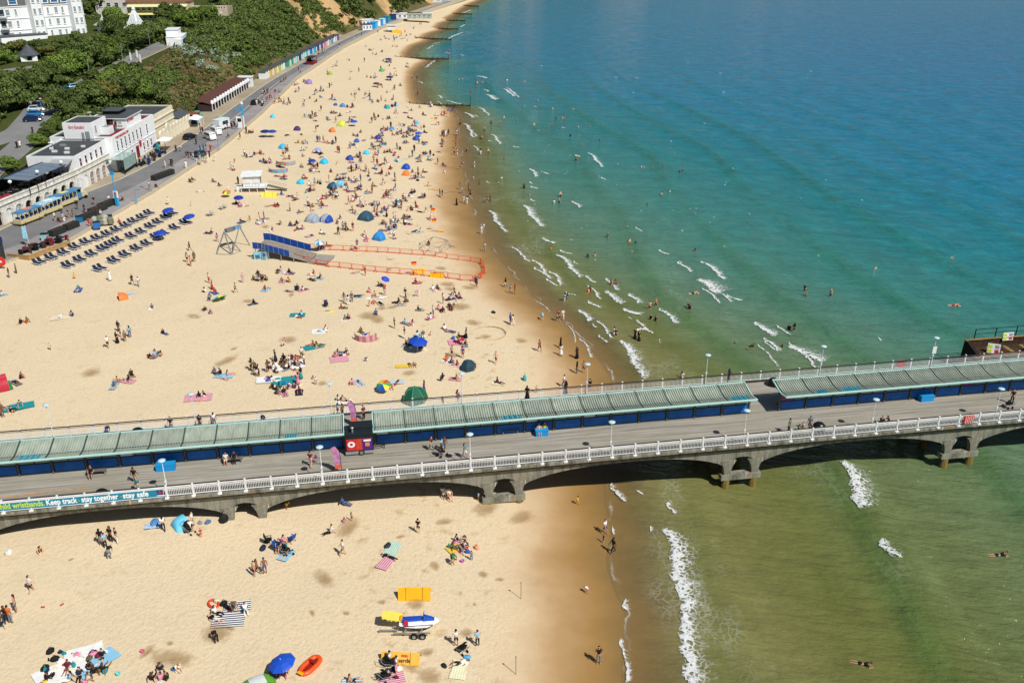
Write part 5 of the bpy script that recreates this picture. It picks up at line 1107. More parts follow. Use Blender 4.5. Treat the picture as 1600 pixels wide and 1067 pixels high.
# land train
lt_y = M('train_cream', '#cbbf98', 0.5, 0.08, 2); lt_b = M('train_blue', '#4f86ad', 0.45, 0.08, 2); lt_p = M('train_pale_roof', '#9fc8dc', 0.5, 0.25, 2); lt_o = M('orange_advert', '#d9825c', 0.5, 0.1, 2)
LTP = [(46, 347, 70, 'rear cream and blue land train carriage with orange advert on its roof'), (77, 333.5, 70, 'middle cream and blue land train carriage'), (102, 321, 70, 'front cream land train carriage with passengers')]
def wagon(p, rz, label, roofm, extra):
    t = thing('train_carriage', label, 'carriage', p, rz, 'carriages of the land train'); L = 5.4
    MB().box((0, 0, 0.75), (L, 1.75, 0.75)).build('body', lt_y, t)
    MB().box((0, 0, 0.42), (L + 0.1, 1.8, 0.12)).build('skirt', M('train_skirt', '#a8903c', 0.6, 0.1, 2), t)
    MB().box((0, 0, 2.35), (L + 0.2, 1.9, 0.12)).box((0, 0, 2.47), (L - 0.6, 1.3, 0.14)).build('roof', roofm, t)
    MB().box((0.2, 0, 2.56), (1.7, 1.0, 0.04)).build('roof_advert', extra, t)
    for i in range(6):
        for sy in (-0.84, 0.84): MB().box((-L / 2 + 0.1 + i * (L - 0.2) / 5, sy, 1.7), (0.1, 0.1, 1.3)).build('pillar', lt_y, t)
    for i in range(5): MB().box((-L / 2 + 0.7 + i * 1.0, 0, 1.1), (0.4, 1.5, 0.6)).build('seat', m_navy, t)
    for sx in (-1.7, 1.7):
        for sy in (-0.8, 0.8): inst(wheel_me, 'wheel', t, (sx, sy, 0), 0, 0.9)
for i, (px, py, r_, lb) in enumerate(LTP):
    p = Gp(px, py); wagon(p, R(72), lb, [lt_b, lt_p, lt_b][i], [lt_o, m_white, M('pale_yellow_advert', '#d8d08a', 0.5, 0.1, 2)][i])
tr = thing('train_engine', 'blue and cream land train engine at the front of the carriages', 'land train', Gp(122, 312), R(70), 'carriages of the land train')
MB().box((-0.6, 0, 0.95), (2.0, 1.7, 1.0)).build('body', lt_b, tr); MB().box((1.2, 0, 0.9), (1.8, 1.3, 0.8)).build('bonnet', lt_y, tr); MB().box((-0.5, 0, 2.3), (2.3, 1.9, 0.12)).build('roof', lt_b, tr); MB().box((0.42, 0, 1.85), (0.06, 1.5, 0.7)).build('windscreen', m_cglass, tr)
MB().tube((1.4, 0, 1.3), (1.4, 0, 2.1), 0.12, 0.16, 8).build('funnel', m_white, tr)
for sx in (-1.2, 1.4):
    for sy in (-0.78, 0.78): inst(wheel_me, 'wheel', tr, (sx, sy, 0))
for sx in (-1.4, 0.35):
    for sy in (-0.8, 0.8): MB().box((sx, sy, 1.8), (0.1, 0.1, 0.9)).build('pillar', lt_y, tr)
# ------------------------------------------------------------------ surf
def foam_material():
    m, nt, b = new_mat('sea_foam')
    v = N(nt, 'ShaderNodeAttribute', attribute_name='trail').outputs['Fac']; e = N(nt, 'ShaderNodeAttribute', attribute_name='ends').outputs['Fac']
    n1 = noise(nt, pos_vec(nt), 1.7, 5, 0.7)
    vo = N(nt, 'ShaderNodeTexVoronoi', Scale=1.9, feature='DISTANCE_TO_EDGE'); 
    wv = nt.nodes.new('ShaderNodeVectorMath'); wv.operation = 'ADD'
    nz = N(nt, 'ShaderNodeTexNoise', Scale=1.2, Detail=3); nt.links.new(pos_vec(nt), nz.inputs['Vector']); nt.links.new(pos_vec(nt), wv.inputs[0]); nt.links.new(nz.outputs['Color'], wv.inputs[1]); nt.links.new(wv.outputs[0], vo.inputs['Vector'])
    web = math_n(nt, 'SUBTRACT', 1.0, math_n(nt, 'MULTIPLY', vo.outputs['Distance'], 3.2), clamp=True)
    val = math_n(nt, 'ADD', math_n(nt, 'MULTIPLY', n1, 0.75), math_n(nt, 'MULTIPLY', web, 0.35))
    lead = math_n(nt, 'MULTIPLY', math_n(nt, 'SUBTRACT', 1.0, math_n(nt, 'MULTIPLY', v, 9.0), clamp=True), 0.45)
    thr = math_n(nt, 'ADD', math_n(nt, 'ADD', lead, math_n(nt, 'MULTIPLY', math_n(nt, 'POWER', v, 0.62), 0.82)), math_n(nt, 'ADD', 0.10, math_n(nt, 'MULTIPLY', math_n(nt, 'SUBTRACT', 1.0, e), 0.75)))
    d = math_n(nt, 'SUBTRACT', val, thr)
    al = N(nt, 'ShaderNodeMapRange', interpolation_type='SMOOTHSTEP'); al.inputs[1].default_value = -0.10; al.inputs[2].default_value = 0.26; nt.links.new(d, al.inputs[0])
    nt.links.new(math_n(nt, 'MULTIPLY', al.outputs[0], math_n(nt, 'SUBTRACT', 0.92, math_n(nt, 'MULTIPLY', v, 0.5))), b.inputs['Alpha'])
    b.inputs['Base Color'].default_value = (0.82, 0.85, 0.85, 1); b.inputs['Roughness'].default_value = 0.85; b.inputs['Specular IOR Level'].default_value = 0.15
    bump(nt, b, n1, 0.8, 0.25); return m
m_foam = foam_material()
def foam(pts, w, hump=0.13, world=False):
    pw = [np.array(p if world else P(*p)) for p in pts]; d = [0]
    for a, c in zip(pw[:-1], pw[1:]): d.append(d[-1] + np.linalg.norm(c - a))
    n = max(6, int(d[-1] / 0.35)); t = np.linspace(0, d[-1], n)
    C = np.stack([np.interp(t, d, [p[k] for p in pw]) for k in (0, 1)], 1)
    T = np.gradient(C, axis=0); T /= np.linalg.norm(T, axis=1)[:, None] + 1e-6; Nn = np.stack([-T[:, 1], T[:, 0]], 1)
    sgn = np.sign(Nn[:, 0].mean()) or 1; Nn = Nn * sgn                      # trailing side is seaward
    nv = max(5, int(w / 0.25)); V = []; tr = []; en = []
    jit = ((vnoise(t / 1.3, t * 0, 41) - 0.5) * 0.9 + (vnoise(t / 0.5, t * 0 + 7, 47) - 0.5) * 0.5) * min(1, w)
    for i in range(n):
        k = i / (n - 1); tap = min(1, 4 * k * (1 - k) * (1.25 + d[-1] / 7)); wi = w * (0.45 + 0.55 * tap) * (0.7 + 0.6 * float(vnoise(t[i] / 2.2, 3, 43)))
        for j in range(nv + 1):
            s = j / nv; q = C[i] + Nn[i] * (s * wi + jit[i]); V.append((q[0], q[1], 0)); tr.append(s); en.append(tap)
    V = np.array(V); sz = sea_z(V[:, 0], V[:, 1])[0]; tr = np.array(tr); ridge = np.exp(-((tr - 0.15) / 0.16) ** 2)
    V[:, 2] = np.maximum(sz, 0.0) + 0.05 + hump * ridge * np.array(en)
    F = [(i * (nv + 1) + j, i * (nv + 1) + j + 1, (i + 1) * (nv + 1) + j + 1, (i + 1) * (nv + 1) + j) for i in range(n - 1) for j in range(nv)]
    return V, np.array(F), tr, np.array(en)
FOAM = [([(1041, 818), (1044, 850), (1047, 880), (1053, 915), (1058, 950), (1062, 985), (1060, 1010), (1063, 1040), (1065, 1085), (1068, 1130)], 3.4), ([(1045, 780), (1048, 795), (1054, 808)], 1.3), ([(1317, 720), (1322, 745), (1328, 770), (1337, 797), (1350, 808)], 3.6), ([(1377, 843), (1380, 862), (1390, 875), (1412, 884)], 2.2),
 ([(972, 990), (974, 1020), (976, 1045), (978, 1075)], 0.7), ([(977, 933), (980, 948), (986, 957)], 1.1), ([(956, 820), (960, 832), (963, 838)], 0.5), ([(1014, 820), (1022, 832)], 0.7), ([(955, 752), (962, 770), (970, 783), (976, 789)], 1.2), ([(990, 766), (1010, 772)], 0.9),
 ([(970, 531), (978, 552), (988, 572), (995, 588), (1005, 600)], 2.9), ([(947, 453), (955, 468), (972, 478)], 2.4), ([(971, 481), (985, 490), (1004, 496)], 2.2), ([(918, 471), (927, 480), (939, 485)], 1.4), ([(917, 430), (922, 441), (931, 445)], 1.2), ([(1004, 509), (1012, 518), (1021, 524)], 1.2), ([(980, 496), (990, 500)], 0.6),
 ([(1088, 435), (1100, 447), (1112, 458), (1124, 463)], 5.0), ([(1133, 460), (1145, 468), (1162, 473)], 1.6), ([(1178, 502), (1190, 517), (1212, 529)], 2.6), ([(1229, 538), (1250, 553), (1275, 564), (1288, 570)], 3.6), ([(1030, 390), (1036, 397), (1048, 400)], 1.2), ([(1060, 408), (1068, 413)], 0.7), ([(992, 357), (1004, 366)], 0.8), ([(1370, 527), (1381, 534)], 0.8),
 ([(848, 372), (853, 380), (868, 385)], 1.7), ([(874, 392), (882, 398), (898, 399)], 1.2), ([(896, 409), (904, 416)], 1.0), ([(800, 384), (812, 398), (828, 412)], 0.9), ([(834, 417), (842, 424), (852, 432)], 1.0), ([(854, 434), (861, 443), (869, 450)], 0.9), ([(882, 455), (890, 460), (902, 464)], 0.8), ([(766, 328), (772, 345), (780, 357), (793, 366)], 1.8), ([(819, 320), (825, 335), (835, 348), (848, 358)], 2.8), ([(925, 505), (932, 514), (935, 516)], 0.7), ([(935, 522), (942, 533), (949, 540)], 0.7), ([(1029, 530), (1034, 538)], 0.5), ([(834, 468), (848, 478), (862, 491)], 0.35), ([(882, 503), (890, 512), (897, 525), (899, 540)], 0.35),
 ([(800, 229), (812, 232)], 1.5), ([(899, 243), (905, 248)], 1.3), ([(939, 279), (946, 284)], 1.3), ([(845, 267), (856, 274)], 1.0), ([(876, 199), (884, 201)], 1.2), ([(833, 166), (840, 168)], 1.0), ([(828, 284), (832, 289)], 0.9), ([(828, 291), (840, 297)], 1.3), ([(828, 311), (836, 316)], 1.2), ([(761, 283), (764, 288)], 0.8), ([(959, 121), (966, 122)], 0.6),
 ([(744, 119), (752, 121), (760, 124)], 2.6), ([(760, 148), (766, 153), (773, 158)], 3.2), ([(757, 140), (762, 145)], 1.4), ([(726, 177), (733, 182), (740, 186)], 2.2), ([(725, 193), (729, 199), (734, 208), (736, 217)], 1.8), ([(740, 207), (743, 215)], 1.0), ([(742, 228), (746, 238)], 1.0), ([(697, 157), (708, 162), (722, 165)], 1.2), ([(763, 220), (768, 223)], 1.2), ([(654, 127), (660, 132)], 1.0),
 ([(664, 107), (670, 101), (678, 95)], 1.6), ([(697, 63), (706, 57), (716, 53)], 1.8), ([(705, 58), (722, 51)], 1.4), ([(718, 43), (725, 39)], 2.0), ([(722, 21), (735, 16)], 2.0), ([(666, 78), (676, 71)], 1.2), ([(675, 69), (688, 67)], 1.0), ([(720, 86), (724, 88)], 1.6), ([(697, 82), (702, 85)], 1.2), ([(742, 180), (746, 184)], 0.9)]
VV, FF, TR, EN = [], [], [], []; o_ = 0
for pts, w in FOAM:
    V, F, tr_, en_ = foam(pts, w); VV.append(V); FF.append(F + o_); TR.append(tr_); EN.append(en_); o_ += len(V)
rf = random.Random(3)
for i in range(70):                                   # scattered little whitecaps
    px, py = rf.uniform(735, 1350), rf.uniform(95, 420)
    if P(px, py)[0] - float(xs(P(px, py)[1])) < 6 or rf.random() > 420 / (px - 500): continue
    V, F, tr_, en_ = foam([(px, py), (px + rf.uniform(2, 6), py + rf.uniform(0.6, 2.5))], rf.uniform(0.4, 0.9), 0.1); VV.append(V); FF.append(F + o_); TR.append(tr_); EN.append(en_); o_ += len(V)
for i in range(30):                                   # broken little breakers along the swell lines
    y = rf.uniform(104, 150) if i % 2 else rf.uniform(104, 330); d_ = rf.choice([3.5, 6, 9, 14, 20, 29, 33]) + rf.uniform(-1.5, 1.5); L_ = rf.uniform(3, 9) * (1 + y / 300)
    pw_ = [(float(xss(y + L_ * k)) + d_ + rf.uniform(-0.25, 0.25), y + L_ * k) for k in (1, 0.66, 0.33, 0)]
    V, F, tr_, en_ = foam(pw_, rf.uniform(0.5, 1.5) * (1 + y / 500), 0.12, True); VV.append(V); FF.append(F + o_); TR.append(tr_); EN.append(en_); o_ += len(V)
fm = np_mesh('foam', np.concatenate(VV), np.concatenate(FF), m_foam)
for an, arr in (('trail', TR), ('ends', EN)):
    a_ = fm.attributes.new(an, 'FLOAT', 'POINT'); a_.data.foreach_set('value', np.concatenate(arr).astype(np.float32))
fo = bpy.data.objects.new('sea_foam', fm); COL.objects.link(fo); tag(fo, 'white foam of small waves breaking along the shore', kind='stuff')

# ------------------------------------------------------------------ groynes, landing stage
m_gro = concrete('groyne_timber', srgb('#5b5140'), srgb('#2c2a20'), 0.3, 0.0)
for (a, b, lb, pole) in [((640, 165.5), (735, 167.5), 'nearest dark timber groyne with a tall marker pole at its seaward end', 1), ((618, 92), (701, 94), 'second timber groyne, with a short post at its seaward end', 1), ((650, 61), (705, 63), 'third timber groyne, counting along the beach from the pier', 0), ((685, 46), (715, 47), 'fourth timber groyne along the beach', 0), ((698, 33), (727, 34), 'fifth timber groyne along the beach', 0), ((708, 22.5), (737, 23.5), 'sixth timber groyne along the beach', 0), ((725, 10), (748, 11), 'farthest timber groyne near the top of the view', 0)]:
    A, B = np.array(P(*a)), np.array(P(*b)); L = np.linalg.norm(B - A); rz = math.atan2(B[1] - A[1], B[0] - A[0]); t = thing('groyne', lb, 'groyne', (A[0], A[1], 0), rz, 'timber groynes')
    n = int(L / 2.2)
    def zg(s):
        x, y = A + (B - A) * s; return max(0.6, min(float(beach_z(x, y)) + 0.12, 2.1))
    for i in range(n + 1):
        s = i / n; z = zg(s); MB().box((s * L, 0, z - 0.6), (0.28, 0.28, 2.0)).build('post', m_gro, t)
        if i < n: MB().loft([[(s * L, 0.08, z - 1.6), (s * L, 0.26, z - 1.6), (s * L, 0.26, z), (s * L, 0.08, z)], [((i + 1) / n * L, 0.08, z - 1.6), ((i + 1) / n * L, 0.26, z - 1.6), ((i + 1) / n * L, 0.26, zg((i + 1) / n)), ((i + 1) / n * L, 0.08, zg((i + 1) / n))]]).build('plank', m_gro, t)
    if pole: 
        MB().tube((L, 0, -0.5), (L, 0, 4.6 if L > 20 and a[0] == 640 else 3.4), 0.13).build('marker_pole', m_gro, t)
        MB().box((L, 0, 4.6 if a[0] == 640 else 3.4), (0.5, 0.5, 0.7)).build('marker_top', M('marker_red', '#8e4a3a', 0.7, 0.2, 3), t)
m_rust = concrete('rusty_timber', srgb('#4d3a2c'), srgb('#221a14'), 0.4, 0.0); m_oldpl = M('weathered_plank', '#8a7048', 0.85, 0.35, 3)
LU, LV = 64.2, 20.2
ls = thing('landing_stage', 'rust brown timber landing stage with black railings beyond the far side of the pier', 'landing stage', P0 + PU * LU + PV * LV + Vector((0, 0, -1.0)), PA)
for k, z in enumerate((1.5, 1.95, 2.4, 2.85, 3.3)):
    for i in range(5): MB().box((2.2 + i * 5.0, 0.0 + (k % 2) * 0.03, z), (4.9, 0.2, 0.40)).build('side_board', m_rust, ls)
for k, z in enumerate((3.8, 4.2, 4.6)):
    for i in range(5): MB().box((2.2 + i * 5.0, 2.3 + (k % 2) * 0.03, z), (4.9, 0.18, 0.36)).build('back_board', m_rust, ls)
MB().box((12, 2.2, 4.86), (25, 0.3, 0.12)).build('top_beam', m_oldpl, ls)
for i in range(44): MB().box((0.6 + i * 0.6, 1.1, 3.55), (0.54, 2.2, 0.12)).build('deck_board', m_rust if i % 4 else m_oldpl, ls)
MB().box((12, -0.25, 3.62), (25, 0.35, 0.22)).build('edge_beam', m_oldpl, ls)
MB().loft([[(-0.6, -0.6, -2), (0.2, -0.6, -2), (0.2, 2.6, -2), (-0.6, 2.6, -2)], [(-0.3, -0.4, 3.9), (0.2, -0.4, 3.9), (0.2, 2.5, 4.9), (-0.3, 2.5, 4.9)]]).build('end_wall', M('black_timber', '#221b17', 0.85, 0.3, 3), ls)
for i in range(9):
    for v in (0.3, 2.1): MB().tube((1.0 + i * 3.0, v, -2.5), (1.0 + i * 3.0, v, 3.5), 0.2, n=8).build('pile', m_rust, ls); MB().tube((1.0 + i * 3.0, 2.5, 3.5), (1.0 + i * 3.0, 2.5, 6.2), 0.07, n=6).build('railing_post', m_black, ls)
MB().tube((1, 2.5, 6.15), (25, 2.5, 6.15), 0.05, n=5).tube((1, 2.5, 5.5), (25, 2.5, 5.5), 0.04, n=5).build('railing', m_black, ls)
def wsign(u, v, z, w, h, rz, tilt):
    s = MB().box((0, 0, 0), (w, 0.05, h)).build('warning_sign', m_white, ls, (u, v, z), rz); s.rotation_euler.x = tilt
    for i, (dx, dz, c) in enumerate([(-0.28, 0.2, m_yel), (0.25, 0.2, m_greyp), (-0.28, -0.24, m_yel), (0.25, -0.24, m_redp)]): MB().box((dx * w, -0.035, dz * h), (w * 0.32, 0.02, h * 0.32)).build('hazard_symbol', c, s)
wsign(2.6, 0.5, 4.2, 1.5, 1.3, -0.5, -0.25); wsign(8.2, -0.1, 4.3, 1.5, 1.3, 0, -0.2); wsign(5.6, 2.1, 5.0, 1.5, 1.1, 0, -0.1)

# ------------------------------------------------------------------ things standing on the pier
LAND = []                                               # (px, py, phrase) for telling small things apart
def reg(px, py, name): LAND.append((px, py, name))
def pier_at(px, py, z=DZ): x, y = P(px, py, z); return Vector((x, y, z))
m_wood = M('bench_wood', '#6b675c', 0.8, 0.25, 3)
def bench(px, py, label):
    t = thing('bench', label, 'bench', pier_at(px, py), PA, 'slatted benches on the pier deck'); q = []
    for i in range(5): MB().box((0, -0.2 + i * 0.1, 0.46), (1.9, 0.08, 0.045)).build('slat', m_wood, t)
    for s in (-0.75, 0.75): MB().box((s, -0.15, 0.22), (0.08, 0.08, 0.44)).box((s, 0.2, 0.22), (0.08, 0.08, 0.44)).box((s, 0.02, 0.42), (0.08, 0.5, 0.05)).build('leg', m_greyp, t)
for px, py, lb in [(152, 741, 'pier bench with one seated person, left of the blue box'), (365, 722, 'pier bench with a seated pair before the west shelter'), (797, 677, 'empty pier bench left of the two people on the blue box'), (976, 660, 'empty pier bench under the middle shelter'), (1406, 622, 'empty pier bench left of the blue storage box'), (1596, 607, 'pier bench at the right edge')]: bench(px, py, lb)
m_box = M('bright_blue_box', '#1e8fd0', 0.45, 0.06, 2)
for px, py, w, lb in [(260, 733, 1.75, 'bright blue box on the deck behind the banner lamp'), (846, 679, 1.3, 'blue box used as a seat by two people'), (1446, 625, 1.5, 'blue storage box in front of the east shelter')]:
    t = thing('storage_box', lb, 'box', pier_at(px, py), PA); MB().box((0, 0, 0.3), (w, 0.75, 0.6)).build('body', m_box, t); MB().box((0, 0, 0.65), (w + 0.06, 0.8, 0.1)).build('lid', m_box, t); reg(px, py, 'the ' + lb.split(' on ')[0].split(' used')[0].split(' in ')[0])
m_bin = M('black_plastic', '#17191b', 0.35, 0.15, 3)
for px, py, lb in [(160, 778, 'black domed bin at the near railing above the banner'), (1279, 672, 'black domed bin beside the group at the near railing'), (1208, 602, 'black domed bin at the gap between the shelters'), (216, 681, 'black domed bin on the far walkway behind the west shelter')]:
    t = thing('litter_bin', lb, 'bin', pier_at(px, py), PA, 'black domed bins on the pier'); MB().lathe([(0.58, 0), (0.64, 0.2), (0.64, 0.42)], 14).build('body', m_bin, t); MB().lathe([(0.66, 0.42), (0.62, 0.62), (0.4, 0.84), (0.05, 0.92)], 14).build('lid', m_bin, t)
for v, px, py, lb in [(0, 1513, 655, 'red life ring box on the near railing'), (1, 1413, 573, 'red life ring box on the far railing')]:
    u = pier_uv(px, py, DZ + 0.6)[0]; t = thing('life_ring_box', lb, 'life ring', pier_pt(u, -0.1 if v == 0 else PW + 0.1), PA)
    MB().box((0, 0, 0.62), (1.1, 0.14, 0.9)).build('box', M('life_red', '#d4352e', 0.5, 0.08, 3), t)
    for i in range(5): MB().box((-0.4 + i * 0.2, -0.09 if v == 0 else 0.09, 0.62), (0.05, 0.05, 0.9)).build('slat', m_white, t)
# snack trailer
kt = thing('snack_trailer', 'black snack trailer with red doughnut and slush posters, parked between the shelters', 'trailer', pier_at(563, 711), PA); reg(563, 700, 'the black snack trailer')
m_kb = M('trailer_black', '#20262a', 0.5, 0.12, 2)
MB().box((0, 0.95, 1.35), (2.75, 1.9, 1.9)).build('body', m_kb, kt); MB().box((0, 0.95, 2.34), (2.85, 2.0, 0.08)).build('roof', m_kb, kt)
MB().box((0.25, 1.6, 2.5), (2.3, 1.3, 0.25)).build('raised_roof', m_kb, kt)
MB().box((0, -0.03, 0.35), (2.8, 0.06, 0.3)).build('silver_skirt', M('aluminium', '#b9bcc0', 0.3, 0.1, 3, metal=0.6), kt)
MB().tube((-0.6, 0.5, 2.35), (-0.6, 0.5, 2.9), 0.09).lathe([(0.18, 0), (0.02, 0.12)], 8, (-0.6, 0.5, 2.9)).build('flue', M('aluminium', '#b9bcc0'), kt)
m_por = M('poster_orange', '#c8452e', 0.5, 0.35, 9); m_ppu = M('poster_purple', '#4d2a86', 0.5, 0.3, 4)
MB().box((0, -0.03, 1.25), (2.5, 0.05, 1.25)).build('poster_panel', m_por, kt)
po = MB().box((-0.78, -0.07, 1.25), (0.95, 0.03, 1.2)).build('doughnut_poster', m_redp, kt); MB().loft([[(-0.78 + r * math.cos(a), -0.1 - 0.001 * k, 1.35 + r * 0.95 * math.sin(a)) for a in np.linspace(0, 6.283, 19)[:-1]] for k, r in enumerate((0.36, 0.16))], cap=False).build('ring', m_wh, po); MB().box((-0.78, -0.1, 0.78), (0.6, 0.02, 0.14)).build('caption', m_por, po)
po = MB().box((0.78, -0.07, 1.25), (0.95, 0.03, 1.2)).build('slush_poster', m_ppu, kt); MB().box((0.78, -0.1, 1.7), (0.7, 0.02, 0.2)).build('caption', m_wh, po); MB().box((0.78, -0.1, 1.25), (0.42, 0.02, 0.42)).build('picture', M('poster_peach', '#e58a4a', 0.5, 0.2, 4), po)
for sx in (-0.05,): w_ = inst(wheel_me, 'wheel', kt, (0.15, 0.02, 0), 0, 0.95); inst(hub_me, 'rim', w_, (0, 0, 0))
MB().tube((1.35, 0.7, 0.4), (2.5, 0.9, 0.4), 0.05).tube((2.4, 0.9, 0.0), (2.4, 0.9, 0.7), 0.04).build('tow_bar', m_black, kt)
m_flag = M('flag_pink', '#b77ba6', 0.6, 0.45, 3); m_flago = M('flag_orange', '#d8633f', 0.6, 0.1, 3)
for px, py, lb in [(534, 737, 'pink and orange feather flag on the pier deck by the lamp'), (558, 664, 'purple and orange feather flag at the far railing behind the trailer')]:
    t = thing('feather_flag', lb, 'flag', pier_at(px, py), PA + 0.2); reg(px, py, 'the feather flag')
    pole = [(0, 0, 0), (0, 0, 1.6), (-0.1, 0, 2.4), (-0.4, 0, 2.95), (-0.9, 0, 3.1)]; MB().path(pole, 0.03, 5).build('pole', m_black, t)
    MB().loft([[(0, -0.01, 0.9), (-0.6, -0.01, 0.85), (-0.6, 0.01, 0.85), (0, 0.01, 0.9)], [(0, -0.01, 1.6), (-0.62, -0.01, 1.6), (-0.62, 0.01, 1.6), (0, 0.01, 1.6)], [(-0.1, -0.01, 2.4), (-0.75, -0.01, 2.35), (-0.75, 0.01, 2.35), (-0.1, 0.01, 2.4)], [(-0.4, -0.01, 2.95), (-0.85, -0.01, 2.85), (-0.85, 0.01, 2.85), (-0.4, 0.01, 2.95)]]).build('sail', m_flag, t)
    MB().box((-0.3, 0, 0.68), (0.6, 0.03, 0.42)).build('orange_band', m_flago, t); MB().box((0, 0, 0.03), (0.6, 0.6, 0.06)).build('base', m_black, t)

# ------------------------------------------------------------------ beach equipment
CLOTH = {'w': ('white', '#e3e3e0'), 'k': ('black', '#17181b'), 'n': ('navy', '#1c2746'), 'b': ('blue', '#1f5aa8'), 'l': ('light blue', '#86bcd8'), 'r': ('red', '#b82630'), 'p': ('pink', '#d98aa8'), 'm': ('maroon', '#6a1d30'), 'g': ('grey', '#7d8084'), 'v': ('green', '#2f7a4c'), 'y': ('yellow', '#e0b93a'), 'o': ('orange', '#dd6a2a'), 'u': ('purple', '#553a78'), 't': ('teal', '#1f8b93'), 'c': ('cream', '#d9cdb2'), 'd': ('denim blue', '#4a6286'), 'h': ('khaki', '#5f573f')}
def cloth(c): return M('cloth_' + CLOTH[c][0].replace(' ', '_'), CLOTH[c][1], 0.85, 0.12, 8)
def stripe_mat(name, a, b, n=9.0):
    if name in MATS: return MATS[name]
    m, nt, bs = new_mat(name); t = nt.nodes.new('ShaderNodeTexCoord'); sx = nt.nodes.new('ShaderNodeSeparateXYZ'); nt.links.new(t.outputs['Object'], sx.inputs[0])
    f = math_n(nt, 'GREATER_THAN', math_n(nt, 'FRACT', math_n(nt, 'MULTIPLY', sx.outputs[1], n)), 0.5); nt.links.new(mix_c(nt, f, srgb(a), srgb(b)), bs.inputs['Base Color']); bs.inputs['Roughness'].default_value = 0.9; MATS[name] = m; return m
def gpt(px, py): return G(px, py, False)
# sun loungers
m_lf = M('lounger_white', '#e6e8ea', 0.5, 0.05, 2); m_lc = M('lounger_navy', '#18233f', 0.75, 0.15, 4)
lf = MB()
for s in (-0.3, 0.3): lf.box((0.1, s, 0.3), (1.9, 0.06, 0.08))
for x in (-0.7, 0.9):
    for s in (-0.3, 0.3): lf.box((x, s, 0.14), (0.08, 0.07, 0.3))
lf.box((1.03, 0, 0.3), (0.06, 0.66, 0.08)).box((-0.82, 0, 0.3), (0.06, 0.66, 0.08)); lf_me = lf.mesh('frame', m_lf)
seat_me = MB().box((0.42, 0, 0.38), (1.25, 0.56, 0.1)).mesh('seat_cushion', m_lc)
back_me = MB().loft([[(-0.2, -0.28, 0.34), (-0.2, 0.28, 0.34), (-0.12, 0.28, 0.42), (-0.12, -0.28, 0.42)], [(-0.75, -0.28, 0.88), (-0.75, 0.28, 0.88), (-0.66, 0.28, 0.95), (-0.66, -0.28, 0.95)]]).mesh('back_cushion', m_lc)
ROWS = [('back', [(245, 850), (320, 820), (395, 790), (465, 755), (535, 725), (605, 700), (668, 675), (725, 648), (783, 622), (830, 595), (885, 570), (930, 543)]), ('middle', [(425, 870), (497, 835), (570, 800), (640, 765), (690, 740), (735, 715), (818, 688), (880, 660), (937, 627), (985, 600), (1035, 570), (1075, 545)]), ('front', [(622, 890), (710, 840), (780, 803), (850, 765), (915, 735), (975, 690), (1020, 672), (1090, 635), (1155, 600)])]
ORD = ['first', 'second', 'third', 'fourth', 'fifth', 'sixth', 'seventh', 'eighth', 'ninth', 'tenth', 'eleventh', 'twelfth']
LA = -0.42
for rn, prs in ROWS:
    for i, (zx, zy) in enumerate(prs):
        c = gpt(zx / 4, 200 + zy / 4)
        for s, w in ((-0.45, 'nearer'), (0.45, 'farther')):
            q = c + Vector((-math.sin(LA), math.cos(LA), 0)) * s * 1.0
            t = thing('sun_lounger', f'navy and white sun lounger, {w} one of the {ORD[i]} pair in the {rn} row', 'sun lounger', (q.x, q.y, ground_z(q.x, q.y)), LA, 'navy sun loungers set out in pairs by the promenade')
            inst(lf_me, 'frame', t); inst(seat_me, 'seat_cushion', t); inst(back_me, 'back_cushion', t)
reg(150, 370, 'the sun lounger rows')
# parasols
def parasol(px, py, col, label, rad=1.0, h=2.0, tilt=(0.12, 0.0), z=None, name=None, col2=None, n=8):
    p = gpt(px, py) if z is None else Vector((*P(px, py, z), z))
    t = thing('parasol', label, 'parasol', p, 0.3); t.rotation_euler = (tilt[0], tilt[1], 0.3); reg(px, py, 'the ' + (name or label.split(',')[0]))
    MB().tube((0, 0, -0.1), (0, 0, h + 0.1), 0.025).build('pole', m_lampw, t)
    mt = [M('canvas_' + c.lstrip('#'), c, 0.6, 0.05, 3) for c in (col2 or [col])]
    for i in range(n):
        a0, a1 = 6.283 * i / n, 6.283 * (i + 1) / n
        if len(mt) == 1 and i: continue
        g = MB(); R2 = [(0.0, h), (rad * 0.5, h - 0.10), (rad * 0.85, h - 0.28), (rad, h - 0.42)]
        vs = []; fs = []; kk = n if len(mt) == 1 else 1; A = [6.283 * j / n for j in range(kk + 1)] if len(mt) == 1 else [a0, a1]
        for r, zz in R2:
            for a in A: vs.append((r * math.cos(a), r * math.sin(a), zz))
        w = len(A)
        for j in range(3):
            for k in range(w - 1): fs.append((j * w + k, j * w + k + 1, (j + 1) * w + k + 1, (j + 1) * w + k))
        g.add(vs, fs).build('canopy' if len(mt) == 1 else 'canopy_panel', mt[i % len(mt)], t)
    return t
parasol(450, 1057, '#1a4fc0', 'big blue octagonal parasol near the orange dinghy', 1.05, 1.9, (0.0, -0.2))
parasol(652, 549, '#1747b4', 'blue parasol over a family group behind the pier', 1.3, 1.9, (0.1, 0.1))
parasol(603, 610, '', 'rainbow striped parasol leaning over a sunbather', 0.95, 1.4, (0.35, -0.35), col2=['#d9412f', '#e8a22c', '#e6d83f', '#3b9e4d', '#2a6fc2', '#1f4f9e', '#e6d83f', '#3b9e4d'])
parasol(345, 471, '', 'yellow and turquoise parasol tipped on the sand', 1.15, 0.9, (-0.5, -0.3), col2=['#e9e04a', '#2fb6d6'])
parasol(499, 393, '', 'white and blue striped parasol beside the ramp', 0.95, 2.0, (0.1, 0.05), col2=['#e8ebec', '#3f8fc4'])
